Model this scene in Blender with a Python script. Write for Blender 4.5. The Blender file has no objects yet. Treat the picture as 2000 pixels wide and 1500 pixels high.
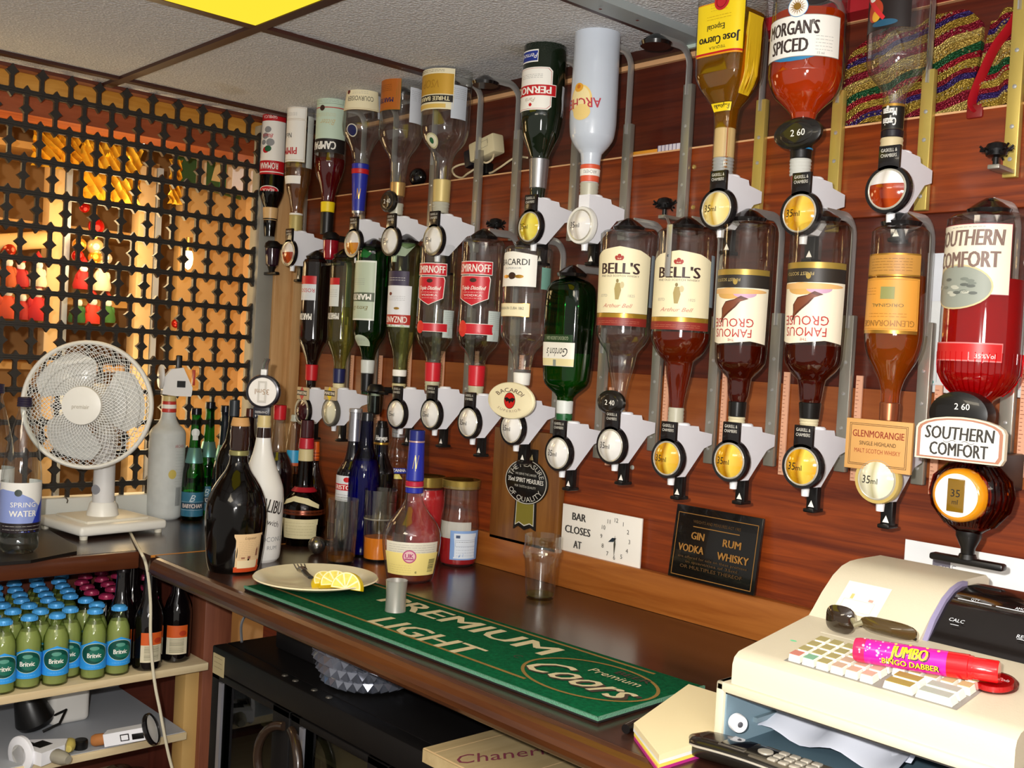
import bpy, bmesh, math, random
import numpy as np
from mathutils import Vector, Matrix
from mathutils.geometry import tessellate_polygon
rnd = random.Random(7)
C = bpy.context.scene
COL = C.collection
# ------------------------------------------------------------------ camera, world, lights, exposure
YAW, PITCH, ROLL, F = math.radians(47.541), math.radians(-1.4545), math.radians(-3.1502), 2077.19
CAMZ, CAMD = 1.3955, 1.5            # lens height; distance from the back wall (wall face is y = 0)
def _axes():
    f = np.array([-math.sin(YAW)*math.cos(PITCH), math.cos(YAW)*math.cos(PITCH), math.sin(PITCH)])
    r = np.array([math.cos(YAW), math.sin(YAW), 0.0]); d = np.cross(f, r)
    c, s = math.cos(ROLL), math.sin(ROLL)
    return np.array([c*r+s*d, -s*r+c*d, f])
RM = _axes()
CP = np.array([0.0, -CAMD, CAMZ])
cam_data = bpy.data.cameras.new('camera'); cam = bpy.data.objects.new('camera', cam_data); COL.objects.link(cam)
cam_data.sensor_width = 36.0; cam_data.lens = 36.0*F/2000.0; cam_data.clip_start = 0.02
m = Matrix.Identity(4)
for i in range(3):
    m[i][0] = RM[0][i]; m[i][1] = -RM[1][i]; m[i][2] = -RM[2][i]; m[i][3] = CP[i]
cam.matrix_world = m
C.camera = cam
C.view_settings.view_transform = 'Standard'; C.view_settings.look = 'None'
C.view_settings.gamma = 1.0; C.view_settings.use_curve_mapping = False
C.view_settings.exposure = 0.42
C.cycles.transparent_max_bounces = 32
C.cycles.max_bounces = 10; C.cycles.transmission_bounces = 10; C.cycles.glossy_bounces = 5; C.cycles.diffuse_bounces = 3
w = bpy.data.worlds.new('room_light'); C.world = w; w.use_nodes = True
w.node_tree.nodes['Background'].inputs[0].default_value = (1.0, 0.93, 0.84, 1)
w.node_tree.nodes['Background'].inputs[1].default_value = 0.32
def light(name, kind, loc, energy, color=(1, 1, 1), size=0.05, rot=(0, 0, 0), sizey=None):
    d = bpy.data.lights.new(name, kind); d.energy = energy; d.color = color
    if kind == 'AREA':
        d.size = size
        if sizey: d.shape = 'RECTANGLE'; d.size_y = sizey
    else: d.shadow_soft_size = size
    o = bpy.data.objects.new(name, d); COL.objects.link(o); o.location = loc; o.rotation_euler = rot
    return o
# the camera's own flash, just left of and above the lens
light('camera_flash', 'POINT', (-0.045, -CAMD-0.05, CAMZ+0.055), 74, (1.0, 0.97, 0.93), 0.013)
# the bar's ceiling lights further along the room, behind and beside the photographer
light('bar_ceiling_light', 'AREA', (-0.9, -1.9, 1.955), 7, (1.0, 0.86, 0.64), 0.55, (0, 0, 0))
light('bar_room_light', 'AREA', (0.6, -1.3, 1.955), 5, (1.0, 0.88, 0.7), 0.55, (0, 0, 0))
light('fill_light_behind_camera', 'POINT', (0.7, -2.3, 1.5), 21, (1.0, 0.96, 0.92), 0.18)  # added soft fill to brighten ceiling and wall; no lamp known there
# warm lamps of the lounge behind the lattice
light('lounge_lamp', 'POINT', (-2.68, -0.45, 1.62), 3.6, (1.0, 0.74, 0.38), 0.12)
light('lounge_lamp', 'POINT', (-2.68, -0.95, 1.8), 4.6, (1.0, 0.7, 0.32), 0.12)
light('lounge_lamp', 'POINT', (-2.7, -0.35, 1.2), 2.2, (1.0, 0.76, 0.42), 0.12)
# ------------------------------------------------------------------ photo geometry helpers
def ray(px, py): return RM.T @ np.array([(px-1000)/F, (py-750)/F, 1.0])
def onY(px, py, y): d = ray(px, py); return CP + d*((y-CP[1])/d[1])
def onX(px, py, x): d = ray(px, py); return CP + d*((x-CP[0])/d[0])
def onZ(px, py, z): d = ray(px, py); return CP + d*((z-CP[2])/d[2])
def depth(p): return float(RM[2] @ (np.array(p)-CP))
def zat(x, y, py):
    k = (py-750)/F; q = np.array([x, y, 0.0])-CP
    a = RM[1]-k*RM[2]
    return -(a[0]*q[0]+a[1]*q[1])/a[2] + CP[2]
def mpp(p): return depth(p)/F       # metres per photo pixel at a point
# ------------------------------------------------------------------ materials
def srgb(h):
    if not isinstance(h, str): return tuple(h)+(1,) if len(h) == 3 else h
    h = h.lstrip('#'); c = [int(h[i:i+2], 16)/255 for i in (0, 2, 4)]
    return tuple(((x+0.055)/1.055)**2.4 if x > 0.04045 else x/12.92 for x in c)+(1,)
MC = {}
def newmat(name):
    mt = bpy.data.materials.new(name); mt.use_nodes = True
    nt = mt.node_tree; nt.nodes.clear()
    out = nt.nodes.new('ShaderNodeOutputMaterial')
    return mt, nt, out
def P(h, rough=0.5, metal=0.0, spec=0.5, coat=0.0, bump=0.0, bscale=200, vary=0.0, vscale=20, trans=0.0, ior=1.45, sheen=0.0):
    """principled, with optional noise bump and colour variation"""
    key = ('P', h, rough, metal, spec, coat, bump, bscale, vary, vscale, trans, ior, sheen)
    if key in MC: return MC[key]
    mt, nt, out = newmat('paint_%s' % (h if isinstance(h, str) else len(MC)))
    b = nt.nodes.new('ShaderNodeBsdfPrincipled'); nt.links.new(b.outputs[0], out.inputs[0])
    b.inputs['Base Color'].default_value = srgb(h); b.inputs['Roughness'].default_value = rough
    b.inputs['Metallic'].default_value = metal; b.inputs['Specular IOR Level'].default_value = spec
    b.inputs['Coat Weight'].default_value = coat; b.inputs['Coat Roughness'].default_value = 0.05
    b.inputs['Transmission Weight'].default_value = trans; b.inputs['IOR'].default_value = ior
    b.inputs['Sheen Weight'].default_value = sheen
    if bump or vary:
        tc = nt.nodes.new('ShaderNodeTexCoord')
    if bump:
        n = nt.nodes.new('ShaderNodeTexNoise'); n.inputs['Scale'].default_value = bscale; n.inputs['Detail'].default_value = 3
        nt.links.new(tc.outputs['Object'], n.inputs['Vector'])
        bp = nt.nodes.new('ShaderNodeBump'); bp.inputs['Strength'].default_value = bump; bp.inputs['Distance'].default_value = 0.002
        nt.links.new(n.outputs['Fac'], bp.inputs['Height']); nt.links.new(bp.outputs[0], b.inputs['Normal'])
    if vary:
        n = nt.nodes.new('ShaderNodeTexNoise'); n.inputs['Scale'].default_value = vscale; n.inputs['Detail'].default_value = 5
        nt.links.new(tc.outputs['Object'], n.inputs['Vector'])
        r = nt.nodes.new('ShaderNodeValToRGB'); c = srgb(h)
        r.color_ramp.elements[0].color = tuple(x*(1-vary) for x in c[:3])+(1,); r.color_ramp.elements[0].position = 0.3
        r.color_ramp.elements[1].color = tuple(min(1, x*(1+vary)) for x in c[:3])+(1,); r.color_ramp.elements[1].position = 0.7
        nt.links.new(n.outputs['Fac'], r.inputs[0]); nt.links.new(r.outputs[0], b.inputs['Base Color'])
    MC[key] = mt; return mt
def WOOD(c0, c1, axis=0, scale=6.0, rough=0.35, coat=0.25, bump=0.08, stretch=14):
    key = ('W', c0, c1, axis, scale, rough, coat)
    if key in MC: return MC[key]
    mt, nt, out = newmat('wood_%s' % c0)
    b = nt.nodes.new('ShaderNodeBsdfPrincipled'); nt.links.new(b.outputs[0], out.inputs[0])
    tc = nt.nodes.new('ShaderNodeTexCoord'); mp = nt.nodes.new('ShaderNodeMapping')
    sc = [scale*stretch]*3; sc[axis] = scale
    mp.inputs['Scale'].default_value = sc
    nt.links.new(tc.outputs['Object'], mp.inputs[0])
    n = nt.nodes.new('ShaderNodeTexNoise'); n.inputs['Scale'].default_value = 1.0; n.inputs['Detail'].default_value = 7
    n.inputs['Roughness'].default_value = 0.62; n.inputs['Distortion'].default_value = 0.6
    nt.links.new(mp.outputs[0], n.inputs['Vector'])
    r = nt.nodes.new('ShaderNodeValToRGB')
    r.color_ramp.elements[0].color = srgb(c0); r.color_ramp.elements[0].position = 0.34
    r.color_ramp.elements[1].color = srgb(c1); r.color_ramp.elements[1].position = 0.66
    nt.links.new(n.outputs['Fac'], r.inputs[0]); nt.links.new(r.outputs[0], b.inputs['Base Color'])
    b.inputs['Roughness'].default_value = rough; b.inputs['Coat Weight'].default_value = coat; b.inputs['Coat Roughness'].default_value = 0.18
    bp = nt.nodes.new('ShaderNodeBump'); bp.inputs['Strength'].default_value = bump; bp.inputs['Distance'].default_value = 0.001
    nt.links.new(n.outputs['Fac'], bp.inputs['Height']); nt.links.new(bp.outputs[0], b.inputs['Normal'])
    MC[key] = mt; return mt
def GLASS(tint='#ffffff', edge='#8a8f8c', rough=0.02, power=2.4, spec=1.0, haze=0.0):
    """thin-walled glass: light passes straight through the wall, longer path towards the rim tints it more"""
    key = ('G', tint, edge, rough, power, spec, haze)
    if key in MC: return MC[key]
    mt, nt, out = newmat('glass_%s' % tint)
    lw = nt.nodes.new('ShaderNodeLayerWeight'); lw.inputs['Blend'].default_value = 0.5
    pw = nt.nodes.new('ShaderNodeMath'); pw.operation = 'POWER'; pw.inputs[1].default_value = power
    nt.links.new(lw.outputs['Facing'], pw.inputs[0])
    mx = nt.nodes.new('ShaderNodeMix'); mx.data_type = 'RGBA'
    mx.inputs['A'].default_value = srgb(tint); mx.inputs['B'].default_value = srgb(edge)
    nt.links.new(pw.outputs[0], mx.inputs['Factor'])
    tr = nt.nodes.new('ShaderNodeBsdfTransparent'); nt.links.new(mx.outputs['Result'], tr.inputs[0])
    gl = nt.nodes.new('ShaderNodeBsdfGlossy'); gl.inputs['Roughness'].default_value = rough
    f5 = nt.nodes.new('ShaderNodeMath'); f5.operation = 'POWER'; f5.inputs[1].default_value = 5.0; nt.links.new(lw.outputs['Facing'], f5.inputs[0])
    fr = nt.nodes.new('ShaderNodeMath'); fr.operation = 'MULTIPLY_ADD'; fr.inputs[1].default_value = 0.35; fr.inputs[2].default_value = 0.042; nt.links.new(f5.outputs[0], fr.inputs[0])
    ml = nt.nodes.new('ShaderNodeMath'); ml.operation = 'MULTIPLY'; ml.inputs[1].default_value = spec
    nt.links.new(fr.outputs[0], ml.inputs[0])
    ms = nt.nodes.new('ShaderNodeMixShader'); nt.links.new(ml.outputs[0], ms.inputs[0])
    nt.links.new(tr.outputs[0], ms.inputs[1]); nt.links.new(gl.outputs[0], ms.inputs[2])
    last = ms.outputs[0]
    if haze:
        df = nt.nodes.new('ShaderNodeBsdfDiffuse'); df.inputs[0].default_value = srgb('#c9ccca')
        m2 = nt.nodes.new('ShaderNodeMixShader'); m2.inputs[0].default_value = haze
        nt.links.new(last, m2.inputs[1]); nt.links.new(df.outputs[0], m2.inputs[2]); last = m2.outputs[0]
    nt.links.new(last, out.inputs[0])
    MC[key] = mt; return mt
def LIQ(col, body=0.25, clear=0.0, rough=0.0, ior=1.2):
    """coloured spirit: refraction tinted by the liquid plus a little light scattered inside it"""
    key = ('L', col, body, clear, ior)
    if key in MC: return MC[key]
    mt, nt, out = newmat('liquid_%s' % col)
    rf = nt.nodes.new('ShaderNodeBsdfRefraction'); rf.inputs['IOR'].default_value = ior; rf.inputs['Roughness'].default_value = rough
    rf.inputs[0].default_value = srgb(col)
    tr = nt.nodes.new('ShaderNodeBsdfTransparent'); tr.inputs[0].default_value = srgb(col)
    m0 = nt.nodes.new('ShaderNodeMixShader'); m0.inputs[0].default_value = clear
    nt.links.new(rf.outputs[0], m0.inputs[1]); nt.links.new(tr.outputs[0], m0.inputs[2])
    df = nt.nodes.new('ShaderNodeBsdfTranslucent'); df.inputs[0].default_value = srgb(col)
    d2 = nt.nodes.new('ShaderNodeBsdfDiffuse'); d2.inputs[0].default_value = srgb(col)
    m1 = nt.nodes.new('ShaderNodeMixShader'); m1.inputs[0].default_value = 0.6
    nt.links.new(df.outputs[0], m1.inputs[1]); nt.links.new(d2.outputs[0], m1.inputs[2])
    m2 = nt.nodes.new('ShaderNodeMixShader'); m2.inputs[0].default_value = body
    nt.links.new(m0.outputs[0], m2.inputs[1]); nt.links.new(m1.outputs[0], m2.inputs[2])
    nt.links.new(m2.outputs[0], out.inputs[0])
    MC[key] = mt; return mt
def EMIT(col, s=1.0):
    key = ('E', col, s)
    if key in MC: return MC[key]
    mt, nt, out = newmat('lamp_glow_%s' % col)
    e = nt.nodes.new('ShaderNodeEmission'); e.inputs[0].default_value = srgb(col); e.inputs[1].default_value = s
    nt.links.new(e.outputs[0], out.inputs[0]); MC[key] = mt; return mt
# ------------------------------------------------------------------ mesh builder
class MB:
    def __init__(s): s.v = []; s.f = []; s.m = []; s.s = []; s.mats = []
    def mi(s, mat):
        if mat not in s.mats: s.mats.append(mat)
        return s.mats.index(mat)
    def add(s, vs, fs, mat, smooth=False):
        o = len(s.v); k = s.mi(mat)
        s.v.extend([tuple(map(float, p)) for p in vs])
        for f in fs: s.f.append(tuple(i+o for i in f)); s.m.append(k); s.s.append(smooth)
        return s
    def box(s, x0, x1, y0, y1, z0, z1, mat, bev=0.0, seg=2):
        if x0 > x1: x0, x1 = x1, x0
        if y0 > y1: y0, y1 = y1, y0
        if z0 > z1: z0, z1 = z1, z0
        if bev <= 0:
            v = [(x, y, z) for z in (z0, z1) for y in (y0, y1) for x in (x0, x1)]
            return s.add(v, [(0, 2, 3, 1), (4, 5, 7, 6), (0, 1, 5, 4), (2, 6, 7, 3), (0, 4, 6, 2), (1, 3, 7, 5)], mat)
        bm = bmesh.new(); bmesh.ops.create_cube(bm, size=1)
        for v in bm.verts: v.co = Vector(((x0+x1)/2+v.co.x*(x1-x0), (y0+y1)/2+v.co.y*(y1-y0), (z0+z1)/2+v.co.z*(z1-z0)))
        bmesh.ops.bevel(bm, geom=bm.edges[:], offset=min(bev, .49*min(x1-x0, y1-y0, z1-z0)), segments=seg, profile=0.5, affect='EDGES')
        return s.frombm(bm, mat, True)
    def frombm(s, bm, mat, smooth=False):
        bm.verts.index_update()
        vs = [v.co[:] for v in bm.verts]; fs = [[v.index for v in f.verts] for f in bm.faces]
        bm.free(); return s.add(vs, fs, mat, smooth)
    def lathe(s, prof, mat, seg=32, c=(0, 0), ell=None, smooth=True, cap0=True, cap1=True):
        """prof: (radius, z) list; ell=(ratio y/x, exponent) for oblong sections"""
        vs = []; fs = []; n = len(prof)
        for r, z in prof:
            for k in range(seg):
                a = 2*math.pi*k/seg; q = r*secr(a, ell)
                vs.append((c[0]+q*math.sin(a), c[1]-q*math.cos(a), z))
        up = 1 if prof[-1][1] >= prof[0][1] else -1
        for i in range(n-1):
            for k in range(seg):
                k2 = (k+1) % seg
                q = (i*seg+k, i*seg+k2, (i+1)*seg+k2, (i+1)*seg+k)
                fs.append(q if up > 0 else q[::-1])
        s.add(vs, fs, mat, smooth); o = len(s.v)-len(vs); km = s.mi(mat)
        if cap0 and prof[0][0] > 1e-6:
            q = tuple(o+k for k in range(seg)); s.f.append(q[::-1] if up > 0 else q); s.m.append(km); s.s.append(False)
        if cap1 and prof[-1][0] > 1e-6:
            q = tuple(o+(n-1)*seg+k for k in range(seg)); s.f.append(q if up > 0 else q[::-1]); s.m.append(km); s.s.append(False)
        return s
    def prism(s, pts, axis, a, b, mat, smooth=False):
        """closed 2-D outline pushed along an axis: x -> (y,z), y -> (x,z), z -> (x,y)"""
        def mk(p, t): return (t, p[0], p[1]) if axis == 'x' else (p[0], t, p[1]) if axis == 'y' else (p[0], p[1], t)
        n = len(pts)
        tri = tessellate_polygon([[Vector((p[0], p[1], 0)) for p in pts]])
        s.add([mk(p, a) for p in pts]+[mk(p, b) for p in pts],
              [tuple(t) for t in tri]+[tuple(n+i for i in t[::-1]) for t in tri], mat)
        return s.add([mk(p, a) for p in pts]+[mk(p, b) for p in pts], [(i, (i+1) % n, n+(i+1) % n, n+i) for i in range(n)], mat, smooth)
    def tube(s, pts, r, mat, seg=8, closed=False, flat=None):
        pts = [Vector(p) for p in pts]; n = len(pts); vs = []; fs = []
        prev = None
        for i, p in enumerate(pts):
            if closed: t = pts[(i+1) % n]-pts[i-1]
            else: t = pts[min(i+1, n-1)]-pts[max(i-1, 0)]
            t.normalize()
            if prev is None:
                u = t.cross(Vector((0, 0, 1)))
                if u.length < 1e-3: u = t.cross(Vector((1, 0, 0)))
            else: u = prev-t*prev.dot(t)
            u.normalize(); prev = u; v = t.cross(u)
            rr = r[i] if isinstance(r, (list, tuple)) else r
            for k in range(seg):
                a = 2*math.pi*(k+.5)/seg
                ru, rv = (rr, rr) if flat is None else flat
                vs.append(p+u*(ru*math.cos(a))+v*(rv*math.sin(a)))
        m_ = n if closed else n-1
        for i in range(m_):
            j = (i+1) % n
            for k in range(seg):
                k2 = (k+1) % seg; fs.append((i*seg+k, i*seg+k2, j*seg+k2, j*seg+k))
        if not closed: fs.append(tuple(range(seg))[::-1]); fs.append(tuple((n-1)*seg+k for k in range(seg)))
        return s.add(vs, fs, mat, True)
    def ball(s, c, r, mat, seg=16, sc=(1, 1, 1), z0=-1.0, z1=1.0):
        n = max(6, seg//2); pr = []
        a0, a1 = math.asin(z0), math.asin(z1); vs = []; fs = []
        for i in range(n+1):
            a = a0+(a1-a0)*i/n
            for k in range(seg):
                b = 2*math.pi*k/seg
                vs.append((c[0]+r*sc[0]*math.cos(a)*math.cos(b), c[1]+r*sc[1]*math.cos(a)*math.sin(b), c[2]+r*sc[2]*math.sin(a)))
        for i in range(n):
            for k in range(seg):
                k2 = (k+1) % seg; fs.append((i*seg+k, i*seg+k2, (i+1)*seg+k2, (i+1)*seg+k))
        fs.append(tuple(range(seg))[::-1]); fs.append(tuple(n*seg+k for k in range(seg)))
        return s.add(vs, fs, mat, True)
    def disc(s, prof, mat, seg=32):
        """lathe about the y axis (front is -y): prof = (radius, y)"""
        o = len(s.v); s.lathe(prof, mat, seg)
        for i in range(o, len(s.v)): x, y, z = s.v[i]; s.v[i] = (x, z, -y)
        return s
    def xf(s, M4, start=0):
        for i in range(start, len(s.v)): s.v[i] = tuple(M4 @ Vector(s.v[i]))
        return s
    def build(s, name, parent=None, loc=None, sharp=38, label=None):
        me = bpy.data.meshes.new(name)
        me.from_pydata(s.v, [], s.f)
        for mt in s.mats: me.materials.append(mt)
        me.polygons.foreach_set('material_index', s.m)
        me.polygons.foreach_set('use_smooth', s.s)
        me.update(); me.validate()
        if any(s.s): me.set_sharp_from_angle(angle=math.radians(sharp))
        o = bpy.data.objects.new(name, me); COL.objects.link(o)
        if parent is not None: o.parent = parent
        if loc is not None: o.location = loc
        if label: o['label'] = label
        return o
def secr(a, ell):
    if not ell: return 1.0
    ry, n = ell
    return (abs(math.sin(a))**n+(abs(math.cos(a))/ry)**n)**(-1.0/n)
def tag(o, label, cat, group=None):
    o['label'] = label; o['category'] = cat
    if group: o['group'] = group
    return o
def thing(name, label, cat, loc=(0, 0, 0), rz=0.0, group=None):
    o = bpy.data.objects.new(name, None); COL.objects.link(o); o.empty_display_size = 0.02
    o.location = tuple(map(float, loc)); o.rotation_euler = (0, 0, rz)
    return tag(o, label, cat, group)
def struct(name, mb, sharp=38):
    o = mb.build(name, sharp=sharp); o['kind'] = 'structure'; return o
def dup(root, loc, label=None, rz=None):
    r = root.copy(); COL.objects.link(r); r.location = tuple(map(float, loc))
    if rz is not None: r.rotation_euler = (0, 0, rz)
    if label: r['label'] = label
    for ch in list(root.children):
        c = ch.copy(); COL.objects.link(c); c.parent = r
        for g in ch.children:
            d = g.copy(); COL.objects.link(d); d.parent = c
    return r
# ------------------------------------------------------------------ lettering and printed labels
TX = {}
def glyphs(s, bold=0.0, shear=0.0):
    key = (s, bold, shear)
    if key in TX: return TX[key]
    cu = bpy.data.curves.new('lettering', 'FONT'); cu.body = s; cu.size = 1.0; cu.resolution_u = 2
    cu.shear = shear
    ob = bpy.data.objects.new('lettering', cu)
    me = bpy.data.meshes.new_from_object(ob)
    vs = [(v.co.x, v.co.y) for v in me.vertices]; fs = [tuple(p.vertices) for p in me.polygons]
    bpy.data.objects.remove(ob); bpy.data.meshes.remove(me); bpy.data.curves.remove(cu)
    if vs:
        x0 = min(p[0] for p in vs); x1 = max(p[0] for p in vs)
    else: x0, x1 = 0, 1
    cap = 0.70
    vs = [((x-x0)/cap, y/cap) for x, y in vs]
    TX[key] = (vs, fs, (x1-x0)/cap); return TX[key]
class Lab:
    """flat artwork in metres: u right, v up; later wrapped on a bottle or laid on a plane"""
    def __init__(s): s.it = []; s.n = 0
    def tris(s, vs, fs, mat):
        s.it.append((vs, fs, mat, s.n)); s.n += 1; return s
    def poly(s, pts, mat):
        t = tessellate_polygon([[Vector((p[0], p[1], 0)) for p in pts]])
        return s.tris(pts, [tuple(x) for x in t], mat)
    def rect(s, cx, cy, w_, h_, mat): 
        return s.poly([(cx-w_/2, cy-h_/2), (cx+w_/2, cy-h_/2), (cx+w_/2, cy+h_/2), (cx-w_/2, cy+h_/2)], mat)
    def frame(s, cx, cy, w_, h_, t, mat):
        for sx in (-1, 1): s.rect(cx+sx*(w_-t)/2, cy, t, h_, mat); s.n -= 1
        for sy in (-1, 1): s.rect(cx, cy+sy*(h_-t)/2, w_, t, mat); s.n -= 1
        s.n += 1; return s
    def ell(s, cx, cy, rx, ry, mat, n=28, a0=0.0, a1=2*math.pi):
        k = n if a1-a0 >= 6.28 else n+1
        return s.poly([(cx+rx*math.cos(a0+(a1-a0)*i/n), cy+ry*math.sin(a0+(a1-a0)*i/n)) for i in range(k)], mat)
    def ring(s, cx, cy, rx, ry, t, mat, n=36):
        vs = []; fs = []
        for i in range(n):
            a = 2*math.pi*i/n
            vs += [(cx+rx*math.cos(a), cy+ry*math.sin(a)), (cx+(rx-t)*math.cos(a), cy+(ry-t)*math.sin(a))]
            j = (i+1) % n; fs += [(2*i, 2*j, 2*j+1), (2*i, 2*j+1, 2*i+1)]
        return s.tris(vs, fs, mat)
    def text(s, t, cx, cy, h, mat, w=None, bold=0.0, shear=0.0, rot=0.0, align='c'):
        vs, fs, tw = glyphs(t, bold, shear); sx = h if w is None else w/tw
        dx = {'c': tw/2, 'l': 0, 'r': tw}[align]
        ca, sa = math.cos(rot), math.sin(rot)
        reps = [0.0] if bold < 0.015 else [-bold*h*.9, bold*h*.9]
        for o_ in reps:
            pts = [((x-dx)*sx+o_, (y-0.5)*h) for x, y in vs]
            s.tris([(cx+x*ca-y*sa, cy+x*sa+y*ca) for x, y in pts], fs, mat)
        return s
    def arctext(s, t, cx, cy, r, h, mat, mid=90, span=140, bold=0.0, inward=False):
        n = len(t); ws = [glyphs(ch, bold)[2]+0.18 if ch != ' ' else 0.5 for ch in t]; tot = sum(ws); a = 0
        for ch, wd in zip(t, ws):
            f_ = (a+wd/2)/tot-0.5; a += wd
            if ch == ' ': continue
            if not inward:
                an = math.radians(mid-f_*span); s.text(ch, cx+r*math.cos(an), cy+r*math.sin(an), h, mat, bold=bold, rot=an-math.pi/2)
            else:
                an = math.radians(mid+f_*span); s.text(ch, cx+r*math.cos(an), cy+r*math.sin(an), h, mat, bold=bold, rot=an+math.pi/2)
            s.n -= 1
        s.n += 1; return s
    def lines(s, cx, cy, w_, n, gap, mat, t=0.0006, jit=0.3):
        """rows of small illegible print"""
        for i in range(n):
            x = cx-w_/2; y = cy-i*gap
            while x < cx+w_/2-0.001:
                l = min(rnd.uniform(0.002, 0.006)*max(1, w_/0.04), cx+w_/2-x)
                s.rect(x+l/2, y, l, t, mat); s.n -= 1; x += l+0.0014
        s.n += 1; return s
    def barcode(s, cx, cy, w_, h_, mat, vert=False):
        k = 14; 
        for i in range(k):
            t = (w_ if not vert else h_)/k*rnd.uniform(.25, .7)
            o = (i+.5)/k-.5
            if vert: s.rect(cx, cy+o*h_, w_, t, mat)
            else: s.rect(cx+o*w_, cy, t, h_, mat)
            s.n -= 1
        s.n += 1; return s
    def emit(s, mb, fn, maxlen=None, back=0.0):
        """fn(u, v, lift) -> 3-D point"""
        for vs, fs, mat, lay in s.it:
            lift = 0.0003+lay*0.00012
            if maxlen is None:
                mb.add([fn(u, v, lift) for u, v in vs], fs, mat)
                continue
            out = []; st = [tuple(vs[i] for i in f) for f in fs if len(f) == 3]
            for f in fs:
                if len(f) > 3:
                    for i in range(1, len(f)-1): st.append((vs[f[0]], vs[f[i]], vs[f[i+1]]))
            while st:
                a, b, c = st.pop()
                e = [abs(a[0]-b[0]), abs(b[0]-c[0]), abs(c[0]-a[0])]
                k = e.index(max(e))
                if e[k] <= maxlen: out.append((a, b, c)); continue
                if k == 1: a, b, c = b, c, a
                elif k == 2: a, b, c = c, a, b
                mm = ((a[0]+b[0])/2, (a[1]+b[1])/2)
                st.append((a, mm, c)); st.append((mm, b, c))
            pv = []; pf = []; ix = {}
            for t in out:
                q = []
                for p in t:
                    kk = (round(p[0], 7), round(p[1], 7))
                    if kk not in ix: ix[kk] = len(pv); pv.append(fn(p[0], p[1], lift))
                    q.append(ix[kk])
                if len(set(q)) == 3: pf.append(tuple(q))
            mb.add(pv, pf, mat, True)
        return mb
    def plane(s, mb, o, ux, uz, nrm):
        o, ux, uz, nrm = Vector(o), Vector(ux), Vector(uz), Vector(nrm)
        return s.emit(mb, lambda u, v, l: o+ux*u+uz*v+nrm*l)
# ================================================================== the room
MAH = WOOD('#5c1f06', '#923e0f', 0, 3.0, 0.42, 0.15, stretch=26); MAHD = WOOD('#3c1006', '#5c200a', 0, 3.0, 0.42, 0.15, stretch=26)
OAK = WOOD('#8a4a17', '#a8652a', 0, 3.0, 0.4, 0.2); BAND = WOOD('#7a3a12', '#965224', 0, 3.0, 0.4, 0.2)
OAKV = WOOD('#6e4018', '#8a5a28', 2, 4.0, 0.4, 0.25); PINE = WOOD('#b98a55', '#d0a672', 2, 3.0, 0.5, 0.1)
PINEX = WOOD('#d5bd92', '#e6d3ab', 1, 3.0, 0.55, 0.05); REDW = WOOD('#6e3a26', '#8a5138', 2, 3.0, 0.5, 0.1)
TOP = WOOD('#2a1710', '#3c2218', 0, 2.2, 0.26, 0.3, 0.04); EDGE = WOOD('#3a1b0c', '#583012', 0, 2.5, 0.3, 0.35, 0.04); EDGEY = WOOD('#4a2414', '#5c3018', 1, 2.5, 0.3, 0.35, 0.04)
CEILZ = 1.985; GX = -2.53; CT = 0.95
SEAT = P('#2c0f08', 0.45); CREAMB = P('#d9a777', 0.5)
# floor and back wall, one board above the other
mb = MB(); mb.box(-3.6, 1.6, -3.2, 0.2, -0.05, 0, P('#3b2a22', 0.6)); struct('floor', mb)
mb = MB()
mb.box(-2.62, 1.5, 0.04, 0.12, 1.60, 2.05, MAHD)                       # panel behind the ledge
mb.box(-2.50, 1.5, 0.0, 0.04, 1.640, 1.7845, MAH, 0.002)                # board whose top edge is the ledge
mb.box(-2.50, 1.5, -0.0015, 0.01, 1.7815, 1.7845, CREAMB)
mb.box(-2.62, 1.5, 0.014, 0.12, 1.3765, 1.640, MAHD)
mb.box(-2.50, 1.5, 0.003, 0.12, 1.2525, 1.3765, BAND)
mb.box(-2.62, 1.5, 0.008, 0.12, 0.2, 1.2525, MAH)
struct('wall_back', mb)
mb = MB(); mb.box(-2.50, 1.5, -0.010, 0.008, CT, 1.0215, OAK, 0.002); struct('baseboard_back', mb)
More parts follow.
